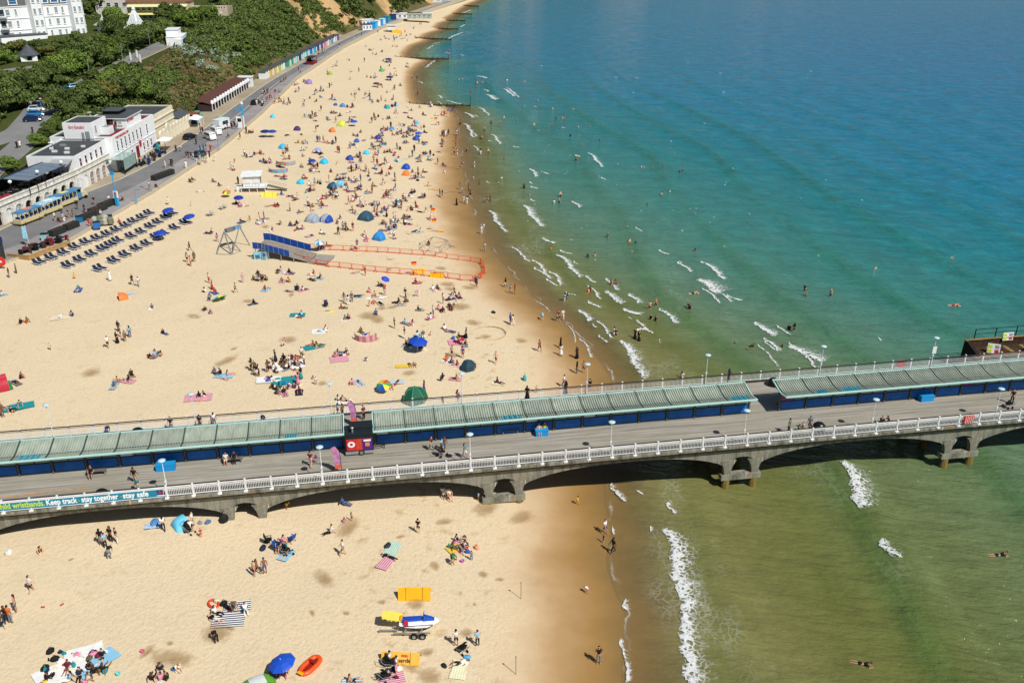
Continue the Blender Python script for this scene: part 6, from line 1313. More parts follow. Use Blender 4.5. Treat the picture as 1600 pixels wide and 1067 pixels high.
for px, py, lb in [(266, 340, 'blue parasol over the middle lounger row'), (299, 350, 'blue parasol on the sand right of the loungers'), (254, 376, 'blue parasol over the front lounger row')]: parasol(px, py, '#2444a4', lb, 1.15, 1.9, (0.15, -0.15))
parasol(374, 320, '#1d2f8f', 'navy parasol beside sunbathers below the lifeguard hut', 1.0, 1.9, (0.2, 0)); parasol(355, 308, '', 'small multicoloured parasol left of the lifeguard hut', 0.9, 1.5, (0.3, 0), col2=['#d9412f', '#e6d83f', '#3b9e4d', '#d87a2a'])
parasol(441, 262, '#c8363a', 'red and green parasol over a grey windbreak', 0.8, 1.4, (0.2, 0.3), col2=['#c8363a', '#3f8a55'])
parasol(488, 258, '#203a9c', 'navy parasol above a pink towel group', 0.95, 1.4); parasol(497, 240, '#8f9be0', 'lilac parasol on the middle beach', 0.9, 1.4); parasol(598, 448, '#2b49c0', 'blue parasol held by the paddleboard group', 0.7, 1.9, (0.3, 0.3))
parasol(553, 197, '#2351b8', 'blue parasol in the upper crowd', 1.1, 1.6); parasol(654, 216, '#2c55c0', 'blue parasol with white trim near the shore', 1.0, 1.7); parasol(415, 214, '#16306e', 'left navy parasol of the dark pair by the promenade', 1.3, 1.8); parasol(426, 214, '#1d4494', 'right blue parasol of the dark pair by the promenade', 1.2, 1.8)
parasol(609, 126, '#2b2f52', 'dark parasol on the far beach', 1.4, 1.6); parasol(607, 98, '#32406e', 'navy parasol farther up the beach near the second groyne', 1.5, 1.7); parasol(588, 136, '#3d3350', 'plum parasol on the far beach', 1.2, 1.5)
# pop-up tents
def tent(px, py, cols, label, L=2.1, W=1.3, Hh=1.15, rz=0.0, name=None, ribs=False):
    t = thing('beach_tent', label, 'beach tent', gpt(px, py), rz + (math.pi * 0.82 if L < 2.75 or Hh > 1.35 else 0)); reg(px, py, 'the ' + (name or label.split(',')[0]))
    n, k = 10, 7
    def fn(u, v):
        a = math.pi * u; b = v * math.pi * 0.5
        return (-L / 2 * math.cos(a) * (1 - 0.25 * v * v), W * math.sin(b) - W * 0.4, Hh * math.sin(a) ** 0.8 * math.cos(b) ** 0.7 + 0.02)
    mts = [M('tent_' + c.lstrip('#'), c, 0.55, 0.06, 2) for c in cols]
    half = MB().grid(lambda u, v: fn(u, v), n, k).build('shell', mts[0], t, smooth=True)
    MB().box((0, -0.1, 0.03), (L * 0.95, W * 1.1, 0.04)).build('groundsheet', mts[-1], t)
    if len(cols) > 1: MB().grid(lambda u, v: tuple(q * 1.012 for q in fn(0.36 + 0.28 * u, v)), 5, k).build('panel', mts[1], t, smooth=True)
    if ribs: MB().path([tuple(q * 1.015 for q in fn(u, 0)) for u in np.linspace(0, 1, 12)], 0.03, 5).path([tuple(q * 1.02 for q in fn(0.5, v)) for v in np.linspace(0, 1, 8)], 0.03, 5).build('hoop', M('tent_hoop', '#b9c7a0', 0.5, 0.1, 3), t)
    return t
tent(192, 467, ['#ee7c3a'], 'orange pop up tent on the open sand', 2.0, 1.3, 1.0, 2.6); tent(2, 605, ['#b12a3e', '#cc4050', '#2e8a4a'], 'red and green tent at the left edge', 2.8, 1.9, 1.5, -0.4)
tent(404, 1078, ['#67a836', '#dfe4e0', '#1d3f8f'], 'green and white tent at the bottom edge', 2.76, 1.7, 1.15, 0.5); tent(283, 822, ['#6cc6ea'], 'light blue pop up tent in the pier shade', 1.9, 1.2, 1.0, -0.3)
tent(571, 343, ['#2b4a60', '#37566c'], 'slate blue tent on the middle beach', 2.9, 1.8, 1.5, 0.2); tent(592, 374, ['#2a80c4', '#3890d2'], 'bright blue tent by the orange barriers', 2.2, 1.4, 1.35, 0.1); tent(488, 347, ['#8d97a4', '#a7b0ba'], 'grey tent above the ramp', 2.8, 1.7, 1.6, 0.1); tent(509, 347, ['#24449c', '#9aa6b2'], 'royal blue tent joined to the grey one', 2.6, 1.6, 1.4, 0.15)
for px, py, c, lb, s in [(634, 264, '#1f4fb4', 'royal blue dome tent near the shore', 1.25), (634, 274, '#e8803a', 'low orange tent below the royal blue dome', 1.1), (441, 232, '#2cb0e0', 'sky blue tent left of the middle crowd', 1.2), (469, 287, '#35bdea', 'cyan tent right of the lifeguard hut', 1.0), (519, 206, '#e97a35', 'orange tent in the upper crowd', 1.2), (533, 197, '#c9d24a', 'lime tent in the upper crowd', 1.5), (572, 241, '#45c0e0', 'turquoise tent in the middle crowd', 1.0), (546, 250, '#2c49a0', 'navy tent in the middle crowd', 1.2), (506, 256, '#35b5dc', 'cyan tent above the grey windbreak', 1.3), (557, 222, '#2c62c8', 'blue tent in the crowd below the lime tent', 0.9), (519, 294, '#1f5a78', 'petrol blue tent beside the turquoise parasols', 1.4), (531, 290, '#74c4ec', 'pale blue tent next to the petrol blue tent', 1.1), (464, 204, '#4b3268', 'purple tent by the upper left of the crowd', 1.2), (426, 184, '#34bfe8', 'small cyan tent nearest the promenade', 1.0), (605, 170, '#2aa0ac', 'teal tent by the first groyne line', 1.2), (619, 166, '#5cc3dc', 'pale turquoise tent by the first groyne line', 1.0), (651, 194, '#4bb2e0', 'light blue tent near the upper shoreline', 0.9), (650, 219, '#2a4fb2', 'dark blue tent near the upper shoreline', 1.2), (535, 167, '#4a86c4', 'blue tent with the lime towel', 1.1), (596, 112, '#4fa466', 'green tent on the far beach', 1.2), (515, 117, '#8ea83e', 'olive yellow tent on the far beach', 1.2), (482, 131, '#8d7ab8', 'lilac windbreak tent near the far promenade', 1.6), (524, 165, '#3a5ba8', 'dusk blue tent in the upper beach', 0.8), (612, 203, '#3f8fd0', 'azure tent in the upper crowd', 0.9), (621, 252, '#7fc8d8', 'mint blue tent left of the royal dome', 1.0), (590, 217, '#2d3f90', 'indigo tent in the upper crowd', 1.1)]: tent(px, py, [c], lb, 1.5 * s, 1.0 * s, 0.9 * s, random.uniform(-0.4, 0.6))
# the two camping tents behind the pier
def pyramid_tent(px, py, c, label, w, h, hoop=True):
    t = thing('camping_tent', label, 'tent', gpt(px, py), 0.5); reg(px, py, 'the ' + label.split(' with')[0].split(' near')[0])
    n = 6; g = MB(); rings = []
    for q, z in ((1.0, 0.0), (0.86, 0.45), (0.52, 0.85), (0.08, 1.0)): rings.append([(w * q * (1 - 0.10 * (i % 2)) * math.cos(6.283 * i / n), w * 0.8 * q * (1 - 0.10 * (i % 2)) * math.sin(6.283 * i / n), h * z) for i in range(n)])
    g.loft(rings).build('shell', M('tent_' + c.lstrip('#'), c, 0.55, 0.12, 2), t)
    if hoop:
        for i in range(0, n, 1): MB().path([rings[j][i] for j in range(4)], 0.035, 5).build('pole_sleeve', M('sleeve_green', '#5f9a72', 0.6, 0.1, 3), t)
    MB().box((w * 0.55, -w * 0.35, 0.3), (w * 0.5, 0.03, 0.6), 0.9).build('flap', M('tent_' + c.lstrip('#'), c), t)
pyramid_tent(648, 626, '#165a45', 'dark green dome tent near the pier railing', 1.75, 1.9); pyramid_tent(731, 577, '#23404e', 'dark slate tent with a person beside it', 1.2, 1.4, False)
# windbreaks
def windbreak(px, py, r, a0, a1, h, mat, label, rz=0.0):
    t = thing('windbreak', label, 'windbreak', gpt(px, py), rz); reg(px, py, 'the ' + label.split(' around')[0].split(' on')[0]); n = 9
    for i in range(n):
        b0, b1 = a0 + (a1 - a0) * i / n, a0 + (a1 - a0) * (i + 1) / n
        MB().add([(r * math.cos(b), r * math.sin(b), z) for b in (b0, b1) for z in (0, h)] + [((r + 0.03) * math.cos(b), (r + 0.03) * math.sin(b), z) for b in (b0, b1) for z in (0, h)], [(0, 2, 3, 1), (4, 5, 7, 6), (1, 3, 7, 5)]).build('cloth_panel', mat[i % len(mat)], t)
        MB().tube((r * math.cos(b0), r * math.sin(b0), 0), (r * math.cos(b0), r * math.sin(b0), h + 0.2), 0.02, n=5).build('stake', m_wood, t)
windbreak(572, 528, 1.5, R(190), R(350), 0.9, [M('wb_pink', '#b56a7c', 0.8, 0.3, 6), M('wb_pale', '#c79aa0', 0.8, 0.3, 6)], 'pink striped windbreak around a seated family')
windbreak(436, 267, 2.2, R(190), R(345), 0.8, [M('wb_lilac', '#8c86b4', 0.8, 0.2, 4), M('wb_teal', '#6fa6b0', 0.8, 0.2, 4)], 'lilac and teal windbreak on the middle beach'); windbreak(448, 255, 2.4, R(200), R(340), 0.8, [M('wb_grey', '#9aa0a8', 0.8, 0.2, 4)], 'grey windbreak on the middle beach')
# rescue banners
m_ry = M('rescue_yellow', '#e8a80e', 0.55, 0.08, 2); m_rp = M('rescue_peach', '#e6b04a', 0.55, 0.08, 2)
def aframe(px, py, L, w, h, mat, label, rz, text=None, name=None):
    t = thing('rescue_banner', label, 'banner', gpt(px, py), rz); reg(px, py, 'the ' + (name or label.split(',')[0]))
    MB().loft([[(-L / 2, -w / 2, 0.0), (-L / 2, 0.0, h), (-L / 2, 0.03, h - 0.03), (-L / 2, -w / 2 + 0.03, 0)], [(L / 2, -w / 2, 0.0), (L / 2, 0.0, h), (L / 2, 0.03, h - 0.03), (L / 2, -w / 2 + 0.03, 0)]]).build('front_panel', mat, t)
    MB().loft([[(-L / 2, w / 2, 0.0), (-L / 2, w / 2 - 0.03, 0), (-L / 2, -0.0, h - 0.05), (-L / 2, 0.0, h)], [(L / 2, w / 2, 0.0), (L / 2, w / 2 - 0.03, 0), (L / 2, 0.0, h - 0.05), (L / 2, 0.0, h)]]).build('back_panel', mat, t)
    for s in (-0.27, 0.25): MB().loft([[(s * L, -w / 2 - 0.012, 0), (s * L, -0.012, h + 0.012), (s * L + 0.05, -0.012, h + 0.012), (s * L + 0.05, -w / 2 - 0.012, 0)], [(s * L, -w / 2 - 0.006, 0), (s * L, -0.004, h), (s * L + 0.05, -0.004, h), (s * L + 0.05, -w / 2 - 0.006, 0)]]).build('seam', M('seam_brown', '#9c6a10', 0.7, 0.1, 3), t)
    if text:
        sl = math.atan2(h, w / 2); text_obj('lettering', text, 0.42, M('lettering_black', '#22201c', 0.6, 0, 1), t, (-L * 0.36, -w / 2 * 0.72 - 0.02, h * 0.28), (sl, 0, 0), width=L * 0.62, bold=0.01); text_obj('small_red_lettering', 'RNLI', 0.26, m_redp, t, (L * 0.02, -w / 2 * 0.34 - 0.02, h * 0.66), (sl, 0, 0), bold=0.012)
aframe(648, 931, 2.75, 1.3, 0.95, m_ry, 'plain yellow folding rescue banner above the jet ski', 0.03, name='plain yellow rescue banner'); aframe(627, 1031, 3.0, 1.2, 0.85, m_rp, 'peach yellow lifeguards banner below the jet ski', -0.06, 'Lifeguards', name='lifeguards banner')
aframe(683, 433, 2.3, 0.9, 0.8, m_ry, 'yellow rescue banner at the orange barriers', -0.15); aframe(655, 427, 2.0, 0.9, 0.8, m_ry, 'yellow rescue banner under the red and yellow flag', 0.5); aframe(421, 308, 3.2, 1.4, 1.0, M('pale_yellow', '#e3d24c', 0.6, 0.1, 3), 'yellow banner in front of the lifeguard hut', 0.0)
def flagpole(px, py, label, h=2.4):
    t = thing('safety_flag', label, 'flag', gpt(px, py), 0.3); reg(px, py, 'the red and yellow flag'); MB().tube((0, 0, 0), (0, 0, h), 0.03).build('pole', m_lampw, t)
    MB().box((-0.45, 0, h - 0.18), (0.9, 0.03, 0.34)).build('red_half', m_redp, t); MB().box((-0.45, 0, h - 0.52), (0.9, 0.03, 0.34)).build('yellow_half', m_ry, t)
for px, py, lb in [(652, 430, 'red and yellow flag over the barrier banner'), (683, 361, 'red and yellow flag by the yellow paddleboard'), (681, 344, 'red and yellow flag farther from the shore'), (684, 197, 'red and yellow flag near the first groyne')]: flagpole(px, py, lb)
def board(px, py, L, mat, label, rz, z=0.06, fin=True):
    p = gpt(px, py); t = thing('paddleboard', label, 'board', (p.x, p.y, max(p.z, 0.0) + 0.0), rz); reg(px, py, 'the ' + label.split(' beside')[0].split(' under')[0])
    r = []
    for s in np.linspace(-1, 1, 11):
        w = 0.36 * max(0.05, (1 - abs(s) ** 2.6)) ** 0.6; zz = z + 0.12 * max(0, s - 0.5) ** 2 * 4 * 0.4; r.append([(s * L / 2, -w, zz), (s * L / 2, -w * 0.7, zz + 0.07), (s * L / 2, w * 0.7, zz + 0.07), (s * L / 2, w, zz), (s * L / 2, w * 0.7, zz - 0.05), (s * L / 2, -w * 0.7, zz - 0.05)])
    MB().loft(r).build('hull', mat, t); MB().box((-0.2, 0, z + 0.08), (L * 0.4, 0.5, 0.02)).build('grip_pad', m_greyp, t)
board(588, 466, 3.2, m_white, 'white paddleboard beside the family with the blue parasol', 0.12); board(681, 362, 3.2, m_ry, 'yellow rescue paddleboard under a flag', 0.1); board(675, 297, 3.4, m_ry, 'yellow rescue board near the shore', 0.05); board(553, 463, 2.3, M('board_navy', '#2a4a78', 0.5, 0.2, 3), 'navy bodyboard beside a standing pair', 0.2); board(514, 487, 1.6, M('board_yellow', '#dcd24a', 0.5, 0.1, 3), 'short yellow board by a camping chair', 0.3)
# inflatables
dh = thing('inflatable_dinghy', 'orange and red inflatable dinghy lying on the sand', 'dinghy', gpt(485, 1042), 1.05); reg(485, 1042, 'the orange dinghy')
ring = []; n = 28
for i in range(n + 1):
    a = 6.283 * i / n; ex = 0.95 * math.copysign(abs(math.cos(a)) ** 0.75, math.cos(a)); ey = 0.42 * math.copysign(abs(math.sin(a)) ** 0.75, math.sin(a)); dx, dy = math.cos(a) / 0.95, math.sin(a) / 0.42; d = math.hypot(dx, dy); dx /= d; dy /= d
    ring.append([(ex + dx * 0.2 * math.cos(b), ey + dy * 0.2 * math.cos(b), 0.2 + 0.19 * math.sin(b)) for b in np.linspace(0, 6.283, 9)[:-1]])
MB().loft(ring, cap=False).build('tube', M('dinghy_orange', '#e0551f', 0.35, 0.05, 1, spec=0.5), dh, smooth=True)
MB().box((0, 0, 0.1), (1.8, 0.75, 0.08)).build('floor', M('dinghy_red', '#8e1f18', 0.5, 0.1, 2), dh); MB().box((0.3, 0, 0.28), (0.26, 0.7, 0.2)).build('seat', M('dinghy_red', '#8e1f18'), dh)
MB().box((-1.1, 0, 0.36), (0.24, 0.5, 0.06)).build('yellow_panel', m_ry, dh)
# jet ski on its trailer
jk = thing('jet_ski', 'white and blue rescue jet ski facing the sea', 'jet ski', gpt(655, 985) + Vector((0, 0, 0.62)), 0.02); reg(655, 980, 'the jet ski')
hr = []
for x, w, zb, zt in [(-1.55, 0.45, 0.12, 0.42), (-1.1, 0.56, 0.02, 0.5), (-0.2, 0.6, -0.05, 0.55), (0.7, 0.56, -0.02, 0.62), (1.3, 0.36, 0.15, 0.6), (1.68, 0.06, 0.4, 0.5)]: hr.append([(x, -w * 0.35, zb), (x, w * 0.35, zb), (x, w, zb + 0.22), (x, w * 0.92, zt * 0.8), (x, w * 0.6, zt), (x, -w * 0.6, zt), (x, -w * 0.92, zt * 0.8), (x, -w, zb + 0.22)])
MB().loft(hr).build('hull', M('ski_white', '#eceef0', 0.2, 0.0, 1, spec=0.6), jk, smooth=False)
m_sb = M('ski_blue', '#1a4fb8', 0.3, 0.05, 2, spec=0.5)
MB().loft([[(-1.3, -0.22, 0.5), (-1.3, 0.22, 0.5), (-1.3, 0.18, 0.72), (-1.3, -0.18, 0.72)], [(-0.5, -0.22, 0.5), (-0.5, 0.22, 0.5), (-0.5, 0.17, 0.78), (-0.5, -0.17, 0.78)], [(0.3, -0.2, 0.5), (0.3, 0.2, 0.5), (0.3, 0.14, 0.85), (0.3, -0.14, 0.85)]]).build('saddle', m_sb, jk)
MB().loft([[(0.35, -0.3, 0.58), (0.35, 0.3, 0.58), (0.45, 0.16, 0.98), (0.45, -0.16, 0.98)], [(1.35, -0.22, 0.55), (1.35, 0.22, 0.55), (1.0, 0.14, 0.8), (1.0, -0.14, 0.8)]]).build('hood', m_sb, jk); MB().tube((0.42, -0.38, 1.02), (0.42, 0.38, 1.02), 0.03).tube((0.5, 0, 0.9), (0.42, 0, 1.05), 0.04).build('handlebar', m_black, jk)
MB().loft([[(-1.5, sy * 0.59, 0.3), (1.2, sy * 0.5, 0.42), (1.2, sy * 0.52, 0.5), (-1.5, sy * 0.61, 0.38)] for sy in (-1, -1.02)]).build('stripe', m_navy, jk); MB().box((-0.95, -0.5, 0.62), (0.3, 0.2, 0.4)).build('fuel_can', m_redp, jk); MB().box((-1.35, 0.1, 0.62), (0.3, 0.5, 0.2)).build('rear_grip', m_ry, jk)
sl = thing('rescue_sled', 'yellow foam rescue sled hung behind the jet ski', 'rescue sled', jk.location + Vector((-2.0, 0.25, 0.2)), 0.02); sr = []
for x, w, z in [(-0.95, 0.42, 0.55), (-0.4, 0.52, 0.42), (0.3, 0.5, 0.3), (0.75, 0.36, 0.22)]: sr.append([(x, -w, z), (x, w, z), (x, w, z + 0.14), (x, -w, z + 0.14)])
MB().loft(sr).build('deck', M('sled_yellow', '#e3d45a', 0.6, 0.05, 2), sl)
for s in (-1, 1):
    for i in range(5): MB().tube((-0.75 + i * 0.33, s * 0.5, 0.56 - i * 0.07), (-0.55 + i * 0.33, s * 0.52, 0.53 - i * 0.07), 0.035).build('grab_handle', m_black, sl)
tl = thing('boat_trailer', 'grey steel trailer carrying the jet ski on four wheels', 'trailer', gpt(650, 990), 0.02); m_st = M('galvanised', '#9ea2a4', 0.4, 0.15, 4, metal=0.5)
for s in (-0.4, 0.4): MB().box((-0.3, s, 0.45), (3.0, 0.09, 0.1)).build('rail', m_st, tl)
MB().box((-2.2, 0, 0.42), (1.6, 0.1, 0.1)).tube((-2.9, 0, 0.42), (-3.0, 0, 0.05), 0.05).build('drawbar', m_st, tl)
for x in (-0.8, 0.5): MB().box((x, 0, 0.5), (0.1, 1.1, 0.1)).build('cross_member', m_st, tl)
for x in (-0.1, 0.58):
    for s in (-0.62, 0.62): w_ = inst(wheel_me, 'wheel', tl, (x, s, 0), 0, 0.86); inst(hub_me, 'rim', w_, (0, 0, 0), 0, (0.9, 1.05, 1.0))
# orange barriers round the ramp foot
m_or = M('barrier_orange', '#d9582e', 0.55, 0.08, 3)
bm = MB()
for z in (0.95, 0.14): bm.box((0.5, 0, z), (1.0, 0.05, 0.07))
for x in (0.015, 0.985): bm.box((x, 0, 0.5), (0.03, 0.06, 1.0))
bar_me = bm.mesh('frame', m_or); bs = MB()
for i in range(12): bs.box((0.06 + i * 0.08, 0, 0.54), (0.008, 0.02, 0.76))
bs_me = bs.mesh('bars', m_or); bf_me = MB().box((0.1, 0, 0.04), (0.05, 0.5, 0.08)).box((0.9, 0, 0.04), (0.05, 0.5, 0.08)).mesh('foot', m_or)
LOWL = [(458, 404), (476, 409), (495, 414), (513, 417), (531, 418.5), (550, 421), (568, 423), (587, 425), (606, 427), (625, 428.5), (645, 430), (661, 431), (680, 433), (700, 435), (719, 438), (739, 440), (751, 435), (757.5, 427), (756, 419), (751, 412), (735, 408.5), (716, 406.5), (698, 404), (680, 401), (662, 399), (644, 398), (625, 396.5), (606, 395), (590, 394), (573, 393), (555, 392.5), (536, 391.5), (516, 391), (498, 390), (482, 389)]
for i, (a, b) in enumerate(zip(LOWL[:-1], LOWL[1:])):
    A, B = gpt(*a), gpt(*b); d = B - A; L = math.hypot(d.x, d.y)
    side = 'nearer line' if i < 15 else 'seaward bend' if i < 20 else 'farther line'; k = i if i < 15 else i - 15 if i < 20 else i - 20
    t = thing('safety_barrier', f'orange mesh safety barrier, {["first","second","third","fourth","fifth","sixth","seventh","eighth","ninth","tenth","eleventh","twelfth","thirteenth","fourteenth","fifteenth"][k]} of the {side} from the {"ramp" if i < 15 else "near corner" if i < 20 else "bend"}', 'barrier', A, math.atan2(d.y, d.x), 'orange barriers fencing the ramp foot')
    for me, nm in ((bar_me, 'frame'), (bs_me, 'bars'), (bf_me, 'foot')): inst(me, nm, t, (0, 0, 0), 0, (L * 0.97, 1, 1))
reg(600, 425, 'the orange barriers'); reg(757, 427, 'the bend of the orange barriers')
# ramp
rp = thing('access_ramp', 'grey timber ramp with blue side panels sloping from a raised steel platform to the sand', 'ramp', (0, 0, 0)); reg(430, 385, 'the blue panelled ramp')
A = gpt(396, 404); A2 = gpt(408, 389); B = gpt(455, 409); E_ = gpt(498, 413); B2 = gpt(478, 390); E2 = gpt(510, 395)
zt = A.z + 2.0
def quad(parent, nm, a, b, c, d, th, mat): return MB().add([a, b, c, d] + [(p[0], p[1], p[2] - th) for p in (a, b, c, d)], [(0, 1, 2, 3), (7, 6, 5, 4), (0, 4, 5, 1), (1, 5, 6, 2), (2, 6, 7, 3), (3, 7, 4, 0)]).build(nm, mat, parent)
O = gpt(398, 405); ax = (gpt(498, 414) - O); ax.z = 0; Lr = ax.length; ax /= Lr; ay = Vector((-ax.y, ax.x, 0)); Wd = 4.2; zg_ = O.z
def rpt(s, v, z): q = O + ax * s + ay * v; return (q.x, q.y, z)
m_ramp = M('ramp_timber', '#8d857a', 0.85, 0.2, 2); m_bp = M('ramp_blue', '#16469a', 0.5, 0.08, 2); m_bpl = M('ramp_frame', '#6f86a8', 0.5, 0.1, 2)
zr = lambda s: zg_ + (1.9 if s < 1.2 else 1.9 * max(0.02, 1 - (s - 1.2) / (Lr * 0.80)))
ns = 26
for i in range(ns):
    s0, s1 = Lr * 0.84 * i / ns, Lr * 0.84 * (i + 1) / ns - 0.03; quad(rp, 'deck_board', rpt(s0, 0, zr(s0)), rpt(s1, 0, zr(s1)), rpt(s1, Wd, zr(s1)), rpt(s0, Wd, zr(s0)), 0.08, m_ramp)
quad(rp, 'landing_mat', rpt(Lr * 0.85, -0.1, zg_ + 0.06), rpt(Lr * 1.12, -0.1, zg_ + 0.05), rpt(Lr * 1.12, Wd, zg_ + 0.05), rpt(Lr * 0.85, Wd, zg_ + 0.06), 0.05, M('mat_grey', '#9a958c', 0.85, 0.15, 2))
for v, hgt, nm in ((0.0, 1.05, 'near'), (Wd, 1.25, 'far')):
    kk = 7; send = Lr * (0.56 if v == 0 else 0.74)
    for i in range(kk):
        s0, s1 = send * i / kk, send * (i + 1) / kk - 0.06
        vv = v - 0.05 if v == 0 else v + 0.05
        MB().add([rpt(s0, vv, zr(s0) + 0.05), rpt(s1, vv, zr(s1) + 0.05), rpt(s1, vv, zr(s1) + hgt), rpt(s0, vv, zr(s0) + hgt), rpt(s0, vv + 0.06, zr(s0) + 0.05), rpt(s1, vv + 0.06, zr(s1) + 0.05), rpt(s1, vv + 0.06, zr(s1) + hgt), rpt(s0, vv + 0.06, zr(s0) + hgt)], [(0, 1, 2, 3), (5, 4, 7, 6), (3, 2, 6, 7), (0, 3, 7, 4), (1, 5, 6, 2)]).build('blue_panel', m_bp, rp)
        q = rpt(s0 - 0.03, vv, 0); MB().box((q[0], q[1] - 0.04, zr(s0) + hgt / 2), (0.07, 0.09, hgt + 0.1)).build('panel_post', m_bpl, rp)
for i in range(4):
    for v in (0.1, Wd - 0.1): q = rpt(0.3 + i * 2.2, v, 0); MB().tube((q[0], q[1], zg_ - 0.3), (q[0], q[1], zr(0.3 + i * 2.2) - 0.05), 0.09).build('leg', m_st, rp)
ld = MB(); q0 = rpt(1.6, -0.35, zg_); q1 = rpt(2.2, -0.35, zg_)
ld.tube(q0, (q0[0], q0[1] + 0.2, zg_ + 3.0), 0.04).tube(q1, (q1[0], q1[1] + 0.2, zg_ + 3.0), 0.04)
for i in range(8): f = i / 8; ld.tube((q0[0], q0[1] + 0.2 * f, zg_ + 0.2 + 2.6 * f), (q1[0], q1[1] + 0.2 * f, zg_ + 0.2 + 2.6 * f), 0.03)
ld.build('ladder', m_st, rp)
# steel frame at the ramp head
m_fr = M('weathered_steel', '#75787a', 0.6, 0.2, 3)
sf = thing('steel_frame', 'grey tubular steel frame with two raised arms at the head of the ramp', 'steel frame', (0, 0, 0)); reg(360, 385, 'the steel frame')
f0, f1, f2, f3 = gpt(338, 397), gpt(362, 398), gpt(377, 393), gpt(391, 384); top1 = Vector((*P(350, 362, f0.z + 3.2), f0.z + 3.2)); top2 = Vector((*P(374, 354, f0.z + 3.6), f0.z + 3.6))
for a, b, r in ((f0, top1, 0.16), (f1, top1, 0.16), (f2, top1, 0.13), (f1, top2, 0.12), (f3, top2, 0.13), (top1, top2, 0.2)): MB().tube(a - Vector((0, 0, 0.1)), b, r * 0.75, n=8).build('strut', m_fr, sf)
MB().box(top1.lerp(top2, 0.35), (1.5, 0.7, 0.6), 0.9).build('motor_housing', m_fr, sf); MB().box(top1.lerp(top2, 0.85), (1.3, 0.7, 0.5), 0.9).build('blue_housing', M('steel_blue', '#6f93b4', 0.5, 0.15, 2), sf)
MB().tube(f1, f2, 0.08).tube(f0, f1, 0.08).build('brace', m_st, sf)
# advert board by the ramp
ab = thing('printed_board', 'sky blue printed board leaning on the side of the ramp', 'board', gpt(408, 406), 0.02); MB().box((0, 0, 0.75), (2.3, 0.06, 1.4)).build('board_face', M('print_blue', '#8cc4dc', 0.5, 0.35, 4), ab); MB().box((-0.5, -0.05, 0.55), (0.7, 0.03, 0.6)).box((0.55, -0.05, 0.9), (0.5, 0.03, 0.5)).build('print_patch', M('print_mixed', '#46688a', 0.5, 0.5, 6), ab)
# lifeguard hut on stilts
lh = thing('lifeguard_hut', 'white lifeguard hut on a raised platform with a ramp to the sand', 'lifeguard hut', gpt(397, 300), 0.08); reg(397, 295, 'the lifeguard hut')
MB().box((0, 1.0, 1.05), (5.4, 3.6, 0.14)).build('platform', m_white, lh); MB().box((-0.3, 1.0, 2.2), (3.4, 2.4, 2.2)).build('wall', m_white, lh)
MB().loft([[(-2.4, -0.6, 3.25), (1.8, -0.6, 3.35), (1.8, 2.6, 3.75), (-2.4, 2.6, 3.65)], [(-2.4, -0.6, 3.37), (1.8, -0.6, 3.47), (1.8, 2.6, 3.87), (-2.4, 2.6, 3.77)]]).build('roof', m_white, lh)
for x in (-1.0, 0.6): MB().box((x, -0.22, 2.4), (1.0, 0.06, 1.1)).build('shutter', M('shutter_white', '#dfe2e4', 0.6, 0.05, 2), lh)
MB().box((1.43, 1.0, 2.3), (0.06, 1.2, 1.2)).build('window_pane', m_pane, lh)
for x in (-2.4, -0.8, 0.8, 2.4):
    for yv in (-0.6, 2.6): MB().tube((x, yv, -0.3), (x, yv, 1.0), 0.07).build('stilt', m_white, lh)
q = MB()
for x in np.linspace(-2.6, 2.6, 9): q.tube((x, -0.75, 1.1), (x, -0.75, 2.0), 0.03)
q.tube((-2.6, -0.75, 2.0), (2.6, -0.75, 2.0), 0.035).build('railing', m_greyp, lh)
MB().loft([[(2.7, 0.4, 1.05), (2.7, 1.6, 1.05), (2.7, 1.6, 1.15), (2.7, 0.4, 1.15)], [(6.6, 0.4, 0.0), (6.6, 1.6, 0.0), (6.6, 1.6, 0.1), (6.6, 0.4, 0.1)]]).build('ramp', m_wood, lh); MB().tube((2.7, 0.4, 2.0), (6.6, 0.4, 0.9), 0.04).tube((2.7, 1.6, 2.0), (6.6, 1.6, 0.9), 0.04).build('handrail', m_greyp, lh)
MB().lathe([(0.5, 0), (0.55, 0.5), (0.5, 1.0), (0.1, 1.15)], 10, (-3.2, 0.2, 0)).build('white_drum', m_white, lh)
fl = thing('lifeguard_hut', 'small white lifeguard hut far up the beach with a yellow banner', 'lifeguard hut', gpt(612, 50), 0.1); MB().box((0, 0, 2.0), (4, 3, 2.2)).build('wall', m_white, fl); MB().box((0, 0, 3.2), (5, 4, 0.2)).build('roof', m_white, fl); MB().box((0, 0, 0.8), (5, 4, 0.15)).build('platform', m_greyp, fl)
for x in (-2, 2):
    for yv in (-1.5, 1.5): MB().tube((x, yv, -0.2), (x, yv, 0.8), 0.1).build('stilt', m_white, fl)
aframe(620, 52, 4.5, 2, 1.4, m_ry, 'yellow banner beside the far lifeguard hut', 0)
# climbing frame of thin bars
cf = thing('bar_frame', 'low frame of thin grey bars standing on the sand by the shore', 'bar frame', (0, 0, 0)); FP = [(655, 380), (668, 391), (690, 391), (705, 386), (700, 376), (676, 371)]
q0 = [gpt(*p) for p in FP]; q1 = [Vector((*P(p[0] * 0.7 + 680 * 0.3, p[1] * 0.8 + 370 * 0.2 - 1, 2.0 + 0.9), 2.9)) for p in FP]
for i in range(6):
    j = (i + 1) % 6; MB().tube(q0[i], q1[i], 0.035, n=5).tube(q1[i], q1[j], 0.035, n=5).tube(q0[i], q1[j], 0.03, n=5).tube(q0[i], q0[j], 0.03, n=5).build('bar', m_greyp, cf)
reg(680, 384, 'the bar frame')
